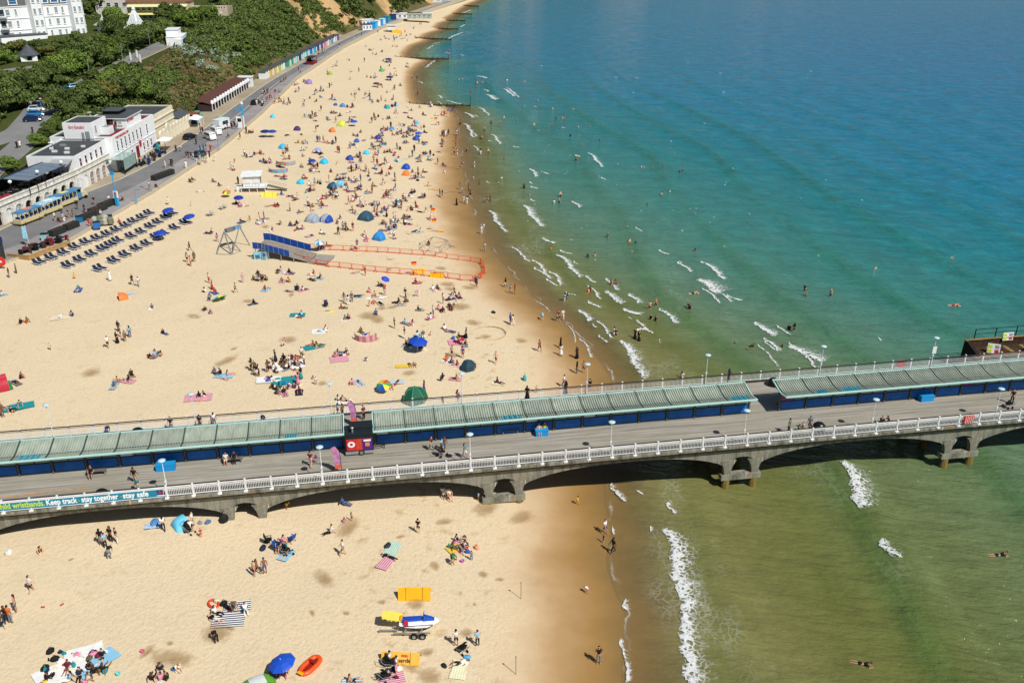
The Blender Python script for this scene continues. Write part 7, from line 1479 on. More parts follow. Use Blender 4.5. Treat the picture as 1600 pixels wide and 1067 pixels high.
# poles on the near beach
for px, py, lb in [(814, 935, 'thin green pole standing in the sand, upper one near the wet sand'), (806, 1053, 'thin green pole standing in the sand, lower one near the bottom')]:
    t = thing('sand_pole', lb, 'pole', gpt(px, py), 0); MB().tube((0, 0, -0.2), (0, 0, 1.75), 0.025).build('shaft', M('pole_green', '#5b6a4e', 0.7, 0.1, 3), t); MB().box((0, 0, 1.75), (0.12, 0.1, 0.12)).build('cap', m_greyp, t)
# camping chairs
def camp_chair(px, py, c, label, rz=0.0, s=1.0, on_pier=False):
    t = thing('camping_chair', label, 'chair', gpt(px, py), rz); mt = M('chair_' + c.lstrip('#'), c, 0.7, 0.1, 3)
    MB().box((0, 0, 0.42), (0.5, 0.52, 0.05)).build('seat', mt, t); MB().loft([[(-0.22, -0.27, 0.42), (-0.22, 0.27, 0.42), (-0.26, 0.27, 0.42), (-0.26, -0.27, 0.42)], [(-0.42, -0.27, 1.0), (-0.42, 0.27, 1.0), (-0.46, 0.27, 1.0), (-0.46, -0.27, 1.0)]]).build('backrest', mt, t)
    for sy in (-0.27, 0.27):
        MB().box((0.0, sy, 0.62), (0.5, 0.06, 0.04)).build('armrest', mt, t)
        for sx in (-0.24, 0.24): MB().tube((sx, sy, 0), (-sx * 0.9, sy, 0.6), 0.02, n=5).build('leg', m_black, t)
for px, py, c, lb, rz in [(421, 848, '#1b1e22', 'black camping chair casting a shadow, left of the blue chairs', 0.2), (456, 846, '#1d4fa4', 'empty blue camping chair, farther of the two', 2.6), (435, 860, '#1c4790', 'blue camping chair with someone in it', -0.4), (510, 480, '#3a3566', 'dark purple camping chair by the short yellow board', -1.2), (465, 455, '#26304e', 'navy camping chair in the middle of the near crowd', 1.2), (327, 338, '#b9b6a8', 'pale deckchair of the lower pair by the loungers', -0.5), (347, 328, '#b3b1a6', 'pale deckchair of the upper pair by the loungers', -0.5), (332, 337, '#a9a79c', 'grey deckchair of the lower pair by the loungers', -0.5), (352, 326, '#aeab9f', 'grey deckchair of the upper pair by the loungers', -0.5), (697, 774, '#d6d3c8', 'white deckchair in front of the pier arch', 2.0), (595, 448, '#a85a3c', 'rust coloured chair with the paddleboard family', 0.6)]: camp_chair(px, py, c, lb, rz)
# pushchairs
def buggy(px, py, label, rz=0.0, z=None):
    t = thing('pushchair', label, 'pushchair', gpt(px, py) if z is None else pier_at(px, py), rz)
    MB().loft([[(-0.25, -0.22, 0.45), (-0.25, 0.22, 0.45), (0.3, 0.22, 0.4), (0.3, -0.22, 0.4)], [(-0.42, -0.22, 0.95), (-0.42, 0.22, 0.95), (0.3, 0.22, 0.55), (0.3, -0.22, 0.55)]]).build('seat', m_black, t)
    MB().grid(lambda u, v: (-0.38 + 0.42 * math.sin(v * 1.6), -0.25 + 0.5 * u, 0.75 + 0.38 * math.cos(v * 1.6)), 4, 6).build('hood', m_bin, t)
    MB().tube((-0.2, -0.24, 0.2), (-0.72, -0.24, 1.02), 0.02, n=5).tube((-0.2, 0.24, 0.2), (-0.72, 0.24, 1.02), 0.02, n=5).tube((-0.72, -0.24, 1.02), (-0.72, 0.24, 1.02), 0.025, n=5).tube((-0.5, -0.24, 0.7), (0.5, -0.24, 0.2), 0.02, n=5).tube((-0.5, 0.24, 0.7), (0.5, 0.24, 0.2), 0.02, n=5).build('frame', m_greyp, t)
    for x, s in ((-0.32, 0.42), (0.5, 0.36)):
        for sy in (-0.27, 0.27): inst(wheel_me, 'wheel', t, (x, sy, 0), 0, (s, s * 0.7, s))
for px, py, lb, rz in [(722, 1019, 'black pushchair beside the person in the light blue shirt', 2.4), (610, 1042, 'black pushchair in front of the lifeguards banner', 0.4), (604, 1062, 'dark pushchair at the bottom edge below the banner', 0.8), (296, 832, 'grey pushchair by the light blue tent', -0.5), (449, 866, 'black pushchair below the blue chairs', 0.4)]: buggy(px, py, lb, rz)
buggy(690, 712, 'dark pushchair with the walkers on the pier', 0.8, 1); buggy(1575, 637, 'black pushchair at the right end of the pier', 1.8, 1)
# promenade furniture
m_tot = M('totem_blue', '#2d9fd4', 0.45, 0.05, 2)
tt = thing('sign_totem', 'tall sky blue information totem with white panel on the promenade edge', 'sign', Gp(184, 322), -0.3); reg(184, 320, 'the blue totem')
MB().loft([[(-0.3, -0.25, 0), (0.3, -0.25, 0), (0.3, 0.25, 0), (-0.3, 0.25, 0)], [(-0.22, -0.18, 2.6), (0.22, -0.18, 2.6), (0.22, 0.18, 2.6), (-0.22, 0.18, 2.6)]]).build('base', m_tot, tt); MB().box((0, -0.03, 2.3), (0.9, 0.3, 1.3)).build('white_panel', m_white, tt); MB().box((0.1, -0.2, 2.6), (0.4, 0.04, 0.3)).build('red_mark', m_redp, tt); MB().tube((0, 0, 2.6), (0, 0, 6.3), 0.11).build('mast', m_tot, tt); MB().loft([[(-0.5, 0, 6.1), (0.5, 0, 6.1), (0.5, 0.06, 6.1), (-0.5, 0.06, 6.1)], [(-0.3, 0, 6.9), (0.3, 0, 6.9), (0.3, 0.06, 6.9), (-0.3, 0.06, 6.9)]]).build('blue_head', m_tot, tt)
t2 = thing('sign_mast', 'white and blue mast with signs on the promenade behind the white vans', 'sign', Gp(382, 200), 0.0); MB().tube((0, 0, 0), (0, 0, 6.2), 0.16).build('mast', m_white, t2); MB().box((0, -0.1, 4.6), (0.5, 0.2, 2.6)).build('blue_panel', m_tot, t2); MB().box((-0.9, 0, 4.9), (1.6, 0.1, 0.5)).build('sign_arm', m_tot, t2); MB().lathe([(0.02, 6.1), (0.4, 6.3), (0.3, 6.7), (0.02, 6.8)], 10).build('lamp_head', m_white, t2)
t3 = thing('white_shelter_stall', 'white stall with dark opening beside the blue and white mast', 'stall', Gp(375, 199), 0.2); MB().box((0, 0, 1.4), (1.4, 1.4, 2.8)).build('wall', m_white, t3); MB().box((0.1, -0.72, 2.0), (1.0, 0.06, 0.9)).build('opening', m_black, t3)
bfl = thing('banner_flag', 'pale blue banner flag at the corner of the wooden deck', 'flag', Gp(46, 384), 0.3); MB().tube((0, 0, 0), (0, 0, 3.6), 0.04).build('pole', m_white, bfl); MB().loft([[(-0.02, -0.01, 1.2), (-0.7, -0.01, 1.4), (-0.7, 0.01, 1.4), (-0.02, 0.01, 1.2)], [(-0.02, -0.01, 3.5), (-0.6, -0.01, 3.5), (-0.6, 0.01, 3.5), (-0.02, 0.01, 3.5)]]).build('sail', M('flag_pale_blue', '#8fcbe0', 0.6, 0.25, 3), bfl)
street_lamp(Gp(237, 300), 7.0, 'grey lamp post at the sand edge beyond the blue totem', 'street lamps on the promenade'); street_lamp(Gp(342, 234), 5.5, 'grey post with blue base by the queue', 'street lamps on the promenade', m_bpl); street_lamp(Gp(214, 317), 2.6, 'short blue post on the sand right of the totem', 'street lamps on the promenade', m_tot)
for px, py, L, lb in [(255, 277, 6.5, 'long dark planter trough beside the sand, right of the lamp post'), (168, 323, 4.2, 'dark planter trough nearest the blue totem'), (153, 331, 4.0, 'dark planter trough left of the one by the totem'), (138, 341, 4.6, 'dark storage trough behind the queue'), (112, 357, 2.9, 'dark planter trough by the wooden deck, farther one'), (90, 366, 3.1, 'dark planter trough by the wooden deck, nearer one')]:
    t = thing('planter_trough', lb, 'planter', Gp(px, py), R(72), 'dark planter troughs along the promenade'); MB().box((0, 0, 0.5), (L, 1.2, 1.0), top=(1.0, 1.05)).build('box', M('planter_dark', '#2b2f2d', 0.7, 0.2, 2), t); MB().box((0, 0, 1.03), (L - 0.2, 1.05, 0.1)).build('soil', m_dkwood, t)
    if L > 6: 
        for i in range(1, 6): MB().box((-L / 2 + i * L / 6, 0, 0.55), (0.06, 1.28, 1.0)).build('rib', m_black, t)
for px, py, c, lb in [(125, 347, '#1f6f9c', 'blue wheeled bin behind the queue'), (152, 356, '#2f6fc0', 'blue bin at the edge of the sand'), (171, 346, '#2668a8', 'blue board at the sand edge, right of the grey covers'), (71, 375, '#8fc0c8', 'pale blue counter on the wooden deck')]:
    t = thing('wheeled_bin', lb, 'bin', Gp(px, py), 0.3); MB().box((0, 0, 0.55), (1.1, 0.8, 1.1), top=(1.1, 1.1)).build('body', M('bin_' + c.lstrip('#'), c, 0.5, 0.1, 3), t); MB().box((0, 0, 1.15), (1.25, 0.95, 0.1)).build('lid', m_bin, t)
gc = thing('grey_covers', 'heap of grey green covers at the edge of the sand by the queue', 'covers', Gp(160, 350), 0.3)
for i in range(7): MB().loft([[(rr * math.cos(a) + (i % 4) * 0.9 - 1.3, rr * math.sin(a) + (i // 4) * 0.8, z) for a in np.linspace(0, 6.283, 8)[:-1]] for rr, z in ((0.65, 0), (0.6, 0.6 + 0.1 * i), (0.25, 0.9 + 0.1 * i))]).build('cover', M('cover_%d' % (i % 2), ['#a8a696', '#6f7360'][i % 2], 0.85, 0.2, 3), gc)
# wooden deck with fence
wd = thing('wooden_deck', 'raised timber deck with board fence beside the first loungers', 'deck', (0, 0, 0)); reg(80, 395, 'the wooden deck')
D0, D1, D2, D3 = gpt(12, 401), gpt(46, 407), gpt(110, 383), gpt(104, 372)
m_pine = M('pine_boards', '#a98a5a', 0.8, 0.18, 2)
for a, b in ((D0, D1), (D1, D2), (D2, D3)):
    d = b - a; L = math.hypot(d.x, d.y); rz = math.atan2(d.y, d.x); mid = (a + b) / 2
    for k in range(5): MB().box((mid.x, mid.y, 2.25 + k * 0.28), (L, 0.08, 0.25), rz).build('board', m_pine, wd)
    for k in range(int(L / 2) + 1): q = a.lerp(b, k / max(1, int(L / 2))); MB().box((q.x, q.y, 2.85), (0.14, 0.14, 1.6), rz).build('fence_post', m_pine, wd)
    MB().box((mid.x, mid.y, 3.52), (L, 0.16, 0.06), rz).build('top_rail', m_pine, wd)
for i, (px, py) in enumerate([(50, 392), (58, 389), (66, 387), (74, 384), (82, 382), (90, 379), (40, 396), (97, 377)]):
    p = Gp(px, py); t = thing('deck_table', 'dark cafe table with seats on the wooden deck', 'table', p, i * 0.7, 'cafe tables on the wooden deck'); MB().box((0, 0, 0.72), (0.9, 0.9, 0.06)).build('table_top', m_black if i % 2 else m_dkwood, t); MB().tube((0, 0, 0), (0, 0, 0.7), 0.05).build('pedestal', m_black, t)
    for q in range(3): MB().box((math.cos(q * 2.1) * 0.85, math.sin(q * 2.1) * 0.85, 0.45), (0.45, 0.45, 0.9), q).build('chair', [m_black, m_dkwood, m_redwall][(i + q) % 3], t)
kb = thing('kiosk_hut', 'dark kiosk with blue printed top at the left edge of the promenade', 'kiosk', Gp(2, 408), 0.2); MB().box((-1.4, 0, 1.6), (3.4, 3.0, 3.2)).build('wall', M('kiosk_grey', '#3c3f42', 0.6, 0.2, 2), kb); MB().box((-1.4, -0.1, 3.2), (3.6, 3.2, 0.9)).build('blue_fascia', m_navy, kb); MB().box((-0.9, -1.72, 3.1), (1.6, 0.04, 0.5)).build('logo_print', m_white, kb)
lr = thing('round_sign', 'round red sign beside the kiosk at the left edge', 'sign', Gp(3, 418), 0.0); MB().loft([[(0.8 * math.cos(a), d, 1.0 + 0.8 * math.sin(a)) for a in np.linspace(0, 6.283, 21)[:-1]] for d in (-0.05, 0.05)]).build('disc', M('life_red', '#d4352e'), lr); MB().box((0, -0.08, 1.0), (0.5, 0.04, 0.35)).build('white_mark', m_white, lr); MB().tube((0, 0.1, -0.5), (0, 0.1, 1.0), 0.06).build('post', m_st, lr)
# cafe terrace before the restaurant: tables and parasols
for i in range(9):
    x, y = -84.2 + (i % 2) * 1.3, 203.5 + i * 1.7; t = thing('cafe_table', 'pavement cafe table with chairs in front of the white restaurant', 'table', (x, y, PROM_Z), i * 0.9, 'pavement cafe tables before the restaurant'); MB().box((0, 0, 0.72), (0.8, 0.8, 0.05)).build('table_top', m_wood, t); MB().tube((0, 0, 0), (0, 0, 0.7), 0.04).build('pedestal', m_black, t)
    for q in range(4): MB().box((math.cos(q * 1.57) * 0.8, math.sin(q * 1.57) * 0.8, 0.45), (0.42, 0.42, 0.85), q * 1.57, top=(1, 0.5)).build('chair', [m_black, m_navy, m_dkwood][(i + q) % 3], t)
mq = thing('white_parasol', 'square white cafe parasol in front of the restaurant end', 'parasol', (-83.4, 219.5, PROM_Z), 0.1); MB().tube((0, 0, 0), (0, 0, 2.9), 0.05).build('pole', m_black, mq); MB().loft([[(-1.6, -2.0, 2.5), (1.6, -2.0, 2.5), (1.6, 2.0, 2.5), (-1.6, 2.0, 2.5)], [(-0.05, -0.05, 3.1), (0.05, -0.05, 3.1), (0.05, 0.05, 3.1), (-0.05, 0.05, 3.1)]]).build('canopy', m_white, mq)
mq2 = thing('teal_parasol', 'folded teal parasol beside the square white parasol', 'parasol', (-84.0, 216.2, PROM_Z), 0.1); MB().lathe([(0.1, 0), (0.1, 0.8), (0.5, 0.9), (0.42, 1.6), (0.08, 2.6)], 8).build('canopy', M('teal_canvas', '#2b7f80', 0.7, 0.2, 3), mq2); MB().tube((0, 0, 0), (0, 0, 2.8), 0.04).build('pole', m_white, mq2)
# odds and ends on the near sand
def bag(px, py, c, label, s=0.5, h=0.35, cat='bag', name='beach_bag'):
    t = thing(name, label, cat, gpt(px, py), px * 0.37); mt = M('bag_' + c.lstrip('#'), c, 0.7, 0.12, 4)
    MB().loft([[(s * k * math.cos(a), s * 0.65 * k * math.sin(a), z) for a in np.linspace(0, 6.283, 9)[:-1]] for k, z in ((0.85, 0.0), (1.0, h * 0.4), (0.85, h * 0.8), (0.3, h))]).build('body', mt, t); MB().path([(-s * 0.4, 0, h * 0.8), (-s * 0.2, 0, h * 1.4), (s * 0.2, 0, h * 1.4), (s * 0.4, 0, h * 0.8)], 0.025, 5).build('handle', mt, t)
for px, py, c, lb, s, h in [(14, 864, '#d8d6cc', 'white bag lying alone on the near sand at left', 0.55, 0.3), (242, 818, '#4a86c0', 'blue bag at the pier shadow edge', 0.6, 0.4), (325, 817, '#4a6f9c', 'round blue bag near the small arch', 0.35, 0.3), (351, 814, '#17181a', 'black rubbish bin bag by the small arch', 0.55, 0.8), (606, 854, '#2e3236', 'dark bag on the mint towel', 0.42, 0.35), (694, 1041, '#24262a', 'small black bag left of the striped towel', 0.3, 0.25), (730, 1027, '#5aa4cc', 'blue bag at the head of the striped towel', 0.35, 0.2), (771, 489, '#1d2024', 'black bag alone on the sand near the drawn circle', 0.4, 0.3), (820, 594, '#4fb0b4', 'teal beach ball on the damp sand behind the pier', 0.4, 0.7), (417, 660, '#d6d2ce', 'white cool box by the large family group', 0.9, 0.6), (709, 869, '#e8b08a', 'peach bag among the small group with toys', 0.4, 0.3), (745, 857, '#efa07c', 'salmon bucket bag right of the toys', 0.35, 0.35), (313, 818, '#8a8d90', 'grey bag under the pier edge', 0.3, 0.25)]: bag(px, py, c, lb, s, h)
for px, py, c, lb in [(223, 1019, '#d8688c', 'pink bucket in a small dug hole'), (185, 1054, '#6fd0cc', 'turquoise bucket by the large blanket'), (729, 858, '#e0533a', 'red bucket by the toys'), (723, 878, '#c77ac4', 'lilac bucket among toys'), (272, 1047, '#3d78b8', 'blue bucket beside a crouching person')]:
    t = thing('sand_bucket', lb, 'bucket', gpt(px, py), 0); mt = M('bucket_' + c.lstrip('#'), c, 0.4, 0.05, 2); MB().lathe([(0.13, 0), (0.19, 0.26), (0.17, 0.26), (0.11, 0.05)], 12).build('body', mt, t); MB().path([(-0.18, 0, 0.25), (-0.1, 0, 0.4), (0.1, 0, 0.4), (0.18, 0, 0.25)], 0.012, 4).build('handle', m_white, t)
for i, (px, py) in enumerate([(67, 948), (97, 944), (76, 1030)]): tag(MB().loft([[(-0.16, -0.06, 0.0), (0.16, -0.05, 0.0), (0.16, 0.05, 0.0), (-0.16, 0.06, 0.0)], [(-0.16, -0.06, 0.05), (0.16, -0.05, 0.05), (0.16, 0.05, 0.05), (-0.16, 0.06, 0.05)]]).build('flip_flop', M('flip_red', '#c8402e' if i < 2 else '#2c2a28', 0.6, 0, 1) if i < 2 else m_black, None, gpt(px, py), i), ['red flip flop lying alone on bare sand', 'second red flip flop, right of the first', 'dark sandals left of the large blanket'][i], 'flip flop')
tag(MB().loft([[(0.36 * math.cos(a) + 0.1 * math.cos(a) * math.cos(b), 0.55 * math.sin(a) + 0.1 * math.sin(a) * math.cos(b), 0.12 + 0.1 * math.sin(b)) for b in np.linspace(0, 6.283, 8)[:-1]] for a in np.linspace(0, 6.283, 17)], cap=False).build('swim_ring', M('ring_red', '#d4462c', 0.4, 0.05, 2), None, gpt(334, 944), 0.8), 'red orange swim ring above the navy striped blanket', 'swim ring')
# dug and trodden patches of damp sand
m_damp = M('damp_sand', '#b59a6d', 0.95, 0.25, 2.5)
def damp_material():
    m, nt, b = new_mat('dug_damp_sand'); at = N(nt, 'ShaderNodeAttribute', attribute_name='core').outputs['Fac']; n1 = noise(nt, pos_vec(nt), 1.5, 5, 0.7)
    al = N(nt, 'ShaderNodeMapRange', interpolation_type='SMOOTHSTEP'); al.inputs[1].default_value = 0.5; al.inputs[2].default_value = 0.95; nt.links.new(math_n(nt, 'ADD', math_n(nt, 'MULTIPLY', at, 0.75), math_n(nt, 'MULTIPLY', n1, 0.65)), al.inputs[0]); nt.links.new(math_n(nt, 'MULTIPLY', al.outputs[0], 0.48), b.inputs['Alpha'])
    nt.links.new(mix_c(nt, n1, srgb('#9c7d50'), srgb('#c0a273')), b.inputs['Base Color']); b.inputs['Roughness'].default_value = 1.0; b.inputs['Specular IOR Level'].default_value = 0.05; bump(nt, b, n1, 0.8, 0.3); return m
HV, HF, HC_ = [], [], []
rg = np.random.default_rng(9)
HOLES = [(340, 990, 2.0), (230, 1020, 0.9), (270, 1030, 2.2), (507, 905, 1.7), (545, 825, 2.2), (680, 885, 0.9), (760, 795, 2.2), (695, 816, 1.1), (650, 945, 1.2), (668, 1020, 0.9), (640, 1040, 1.4), (672, 1058, 1.6), (575, 494, 2.4), (590, 500, 2.2), (450, 532, 2.0), (640, 584, 1.4), (565, 462, 0.9), (353, 565, 2.2), (143, 583, 2.0), (700, 445, 2.0), (735, 450, 2.0), (720, 480, 2.6), (815, 810, 1.9), (730, 990, 0.9), (755, 898, 0.8), (504, 600, 1.0), (745, 640, 1.7), (815, 533, 1.4), (415, 355, 1.6), (330, 470, 0.8), (740, 505, 1.8), (690, 420, 1.6)] + [(rg.uniform(300, 820), rg.uniform(180, 560), rg.uniform(0.7, 1.6)) for _ in range(26)] + [(rg.uniform(100, 860), rg.uniform(830, 1060), rg.uniform(0.3, 0.7)) for _ in range(10)]
for (px, py, r) in HOLES:
    c = gpt(px, py); n = 14; o = len(HV); rz = rg.random() * 3; ex = rg.uniform(0.6, 1.5)
    for k in range(5):
        for i in range(n):
            a = 6.283 * i / n; rr = r * k / 4; dx, dy = rr * math.cos(a) * ex, rr * math.sin(a) / ex; x, y = c.x + dx * math.cos(rz) - dy * math.sin(rz), c.y + dx * math.sin(rz) + dy * math.cos(rz)
            HV.append((x, y, ground_z(x, y) + 0.075 + (-0.04, 0.02, 0.10, 0.05, -0.02)[k] * min(1, r) + 0.03 * rg.random())); HC_.append(1 - k / 4)
    for k in range(4):
        for i in range(n): j = (i + 1) % n; HF.append((o + k * n + i, o + (k + 1) * n + i, o + (k + 1) * n + j, o + k * n + j))
hm = np_mesh('dug_sand', HV, HF, damp_material()); a_ = hm.attributes.new('core', 'FLOAT', 'POINT'); a_.data.foreach_set('value', np.array(HC_, dtype=np.float32))
ho = bpy.data.objects.new('dug_sand', hm); COL.objects.link(ho); tag(ho, 'small heaps and hollows of dug damp sand', kind='stuff')
rg_ = MB(); c = gpt(765, 521); rg_.loft([[(c.x + (2.3 + 0.07 * math.cos(b)) * math.cos(a), c.y + (2.3 + 0.07 * math.cos(b)) * math.sin(a), ground_z(c.x, c.y) + 0.05 + 0.06 * math.sin(b)) for b in np.linspace(0, 6.283, 6)[:-1]] for a in np.linspace(0, 6.283, 31)], cap=False); tag(rg_.build('sand_ring', m_damp), 'circle drawn in the sand near the shore', kind='stuff')
# ------------------------------------------------------------------ people
def J(**k): return k
ARM = lambda s, sh, el, wr, ha, tip: {f's{s}': sh, f'e{s}': el, f'w{s}': wr, f'h{s}': ha, f't{s}': tip}
def pose_joints(kind):
    j = {}
    def torso(pel, wai, che, nb, nk, h0, h1, h2): j.update(pel=pel, wai=wai, che=che, nb=nb, nk=nk, h0=h0, h1=h1, h2=h2)
    def limb(s, hip, kn, an, to): j.update({f'p{s}': hip, f'k{s}': kn, f'a{s}': an, f'f{s}': to})
    def arm(s, sh, el, wr, ha): 
        v = Vector(ha) - Vector(wr); j.update({f's{s}': sh, f'e{s}': el, f'w{s}': wr, f'h{s}': ha, f'g{s}': tuple(Vector(ha) + v * 0.9)})
    if kind in ('stand', 'walk', 'hold', 'child', 'bend'):
        torso((0, 0, .94), (0, 0, 1.09), (0, 0, 1.30), (-.01, 0, 1.45), (0, 0, 1.51), (.01, 0, 1.58), (.015, 0, 1.65), (.005, 0, 1.71))
        for s, q in (('l', 1), ('r', -1)):
            if kind == 'walk':
                f = q
                limb(s, (0, q * .095, .91), (.16 * f + .04, q * .10, .50), (.27 * f - .06, q * .10, .10 if f > 0 else .15), (.27 * f + .11, q * .11, .05)); arm(s, (0, q * .19, 1.41), (-.12 * f - .02, q * .25, 1.15), (-.18 * f + .08, q * .25, .93), (-.18 * f + .11, q * .25, .87))
            else:
                limb(s, (0, q * .095, .91), (.02, q * .11, .49), (-.02, q * .12, .09), (.13, q * .14, .035))
                if kind == 'hold': arm(s, (0, q * .19, 1.41), (.03, q * .26, 1.15), (.26, q * .15, 1.22), (.32, q * .12, 1.25))
                else: arm(s, (0, q * .19, 1.41), (-.02, q * .25, 1.14), (.06, q * .26, .91), (.08, q * .26, .84))
        if kind == 'bend':
            torso((-.12, 0, .88), (.02, 0, .98), (.24, 0, 1.03), (.39, 0, 1.02), (.45, 0, 1.0), (.51, 0, .98), (.57, 0, .96), (.62, 0, .93))
            for s, q in (('l', 1), ('r', -1)): limb(s, (-.12, q * .095, .85), (.06, q * .13, .48), (-.08, q * .13, .09), (.08, q * .15, .035)); arm(s, (.34, q * .18, .98), (.38, q * .2, .70), (.46, q * .12, .48), (.49, q * .1, .41))
    elif kind == 'sit':
        torso((0, 0, .13), (-.07, 0, .28), (-.14, 0, .49), (-.17, 0, .63), (-.15, 0, .69), (-.13, 0, .76), (-.12, 0, .83), (-.13, 0, .89))
        for s, q in (('l', 1), ('r', -1)): limb(s, (.02, q * .1, .12), (.42, q * .13, .26 if q > 0 else .14), (.80, q * .14, .07), (.86, q * .16, .2)); arm(s, (-.16, q * .19, .59), (-.30, q * .24, .34), (-.38, q * .25, .09), (-.44, q * .26, .05))
    elif kind == 'knees':
        torso((0, 0, .13), (-.02, 0, .29), (.04, 0, .49), (.09, 0, .62), (.12, 0, .68), (.15, 0, .74), (.17, 0, .81), (.17, 0, .87))
        for s, q in (('l', 1), ('r', -1)): limb(s, (.02, q * .1, .12), (.34, q * .14, .46), (.42, q * .11, .08), (.55, q * .12, .03)); arm(s, (.05, q * .19, .58), (.22, q * .25, .40), (.42, q * .12, .36), (.46, q * .06, .36))
    elif kind == 'lie':
        torso((0, 0, .12), (-.16, 0, .12), (-.38, 0, .14), (-.53, 0, .13), (-.59, 0, .13), (-.66, 0, .13), (-.73, 0, .13), (-.79, 0, .12))
        for s, q in (('l', 1), ('r', -1)): limb(s, (.03, q * .1, .11), (.45, q * .12, .13 if q > 0 else .30), (.86 if q > 0 else .72, q * .13, .08), (.92 if q > 0 else .84, q * .17, .14 if q > 0 else .05)); arm(s, (-.49, q * .19, .12), (-.28, q * .3, .08), (-.04, q * .33, .07), (.03, q * .33, .06))
    elif kind == 'prone':
        torso((0, 0, .13), (-.16, 0, .14), (-.36, 0, .22), (-.49, 0, .31), (-.54, 0, .36), (-.58, 0, .42), (-.62, 0, .48), (-.63, 0, .54))
        for s, q in (('l', 1), ('r', -1)): limb(s, (.03, q * .1, .12), (.45, q * .12, .09), (.84, q * .13, .08), (.97, q * .13, .05)); arm(s, (-.46, q * .19, .27), (-.55, q * .2, .05), (-.78, q * .1, .05), (-.85, q * .08, .05))
    elif kind == 'chair':
        torso((-.02, 0, .50), (-.05, 0, .66), (-.10, 0, .87), (-.12, 0, 1.01), (-.10, 0, 1.07), (-.08, 0, 1.14), (-.07, 0, 1.21), (-.08, 0, 1.27))
        for s, q in (('l', 1), ('r', -1)): limb(s, (0, q * .1, .49), (.42, q * .12, .50), (.44, q * .12, .08), (.58, q * .13, .035)); arm(s, (-.11, q * .19, .97), (-.02, q * .26, .72), (.22, q * .2, .62), (.28, q * .17, .60))
    elif kind == 'crouch':
        torso((-.05, 0, .30), (.02, 0, .43), (.14, 0, .60), (.23, 0, .71), (.28, 0, .75), (.33, 0, .79), (.38, 0, .82), (.41, 0, .86))
        for s, q in (('l', 1), ('r', -1)): limb(s, (-.04, q * .1, .28), (.28, q * .2, .38 if q > 0 else .10), (.06 if q > 0 else -.08, q * .16, .07), (.22 if q > 0 else -.2, q * .18, .035)); arm(s, (.18, q * .19, .67), (.30, q * .22, .42), (.44, q * .12, .20), (.49, q * .1, .13))
    return j
RAD = dict(pel=.125, wai=.112, che=.135, nb=.062, nk=.052, h0=.075, h1=.095, h2=.06)
for s in 'lr': RAD.update({f's{s}': .058, f'e{s}': .043, f'w{s}': .030, f'h{s}': .038, f'g{s}': .016, f'p{s}': .088, f'k{s}': .057, f'a{s}': .038, f'f{s}': .026})
CHAIN = [('pel', 'wai'), ('wai', 'che'), ('che', 'nb'), ('nb', 'nk'), ('nk', 'h0'), ('h0', 'h1'), ('h1', 'h2')]
for s in 'lr': CHAIN += [('che', 's' + s), ('s' + s, 'e' + s), ('e' + s, 'w' + s), ('w' + s, 'h' + s), ('h' + s, 'g' + s), ('pel', 'p' + s), ('p' + s, 'k' + s), ('k' + s, 'a' + s), ('a' + s, 'f' + s)]
DG = bpy.context.evaluated_depsgraph_get
def skin(name, j, edges, root, grow=0.0, sub=1, rad=None, shrink=None):
    names = []; 
    for a, b in edges:
        for q in (a, b):
            if q not in names: names.append(q)
    me = bpy.data.meshes.new(name); me.from_pydata([j[q] for q in names], [(names.index(a), names.index(b)) for a, b in edges], [])
    o = bpy.data.objects.new(name, me); COL.objects.link(o); md = o.modifiers.new('s', 'SKIN'); md.use_smooth_shade = True
    for i, q in enumerate(names):
        r = (rad or RAD).get(q, .05) + grow; me.skin_vertices[0].data[i].radius = (r, r); me.skin_vertices[0].data[i].use_root = (q == root)
    if sub: sm_ = o.modifiers.new('d', 'SUBSURF'); sm_.levels = sub
    bpy.context.view_layer.update(); out = bpy.data.meshes.new_from_object(o.evaluated_get(DG())); bpy.data.objects.remove(o); bpy.data.meshes.remove(me); out.name = name
    return out
def mid(a, b, t): return tuple(np.array(a) * (1 - t) + np.array(b) * t)
m_dummy = M('skin_tone_b', '#b98a6c', 0.65, 0.05, 6)
SK = [M('skin_tone_a', '#d8a888', 0.65, 0.05, 6), MATS['skin_tone_b'], M('skin_tone_c', '#8a5a40', 0.65, 0.05, 6), M('skin_tone_d', '#5a3a2a', 0.65, 0.05, 6)]
HR = [('dark', M('hair_dark', '#1b1613', 0.7, 0.1, 6)), ('brown', M('hair_brown', '#4a3324', 0.7, 0.1, 6)), ('fair', M('hair_fair', '#a5814e', 0.7, 0.1, 6))]
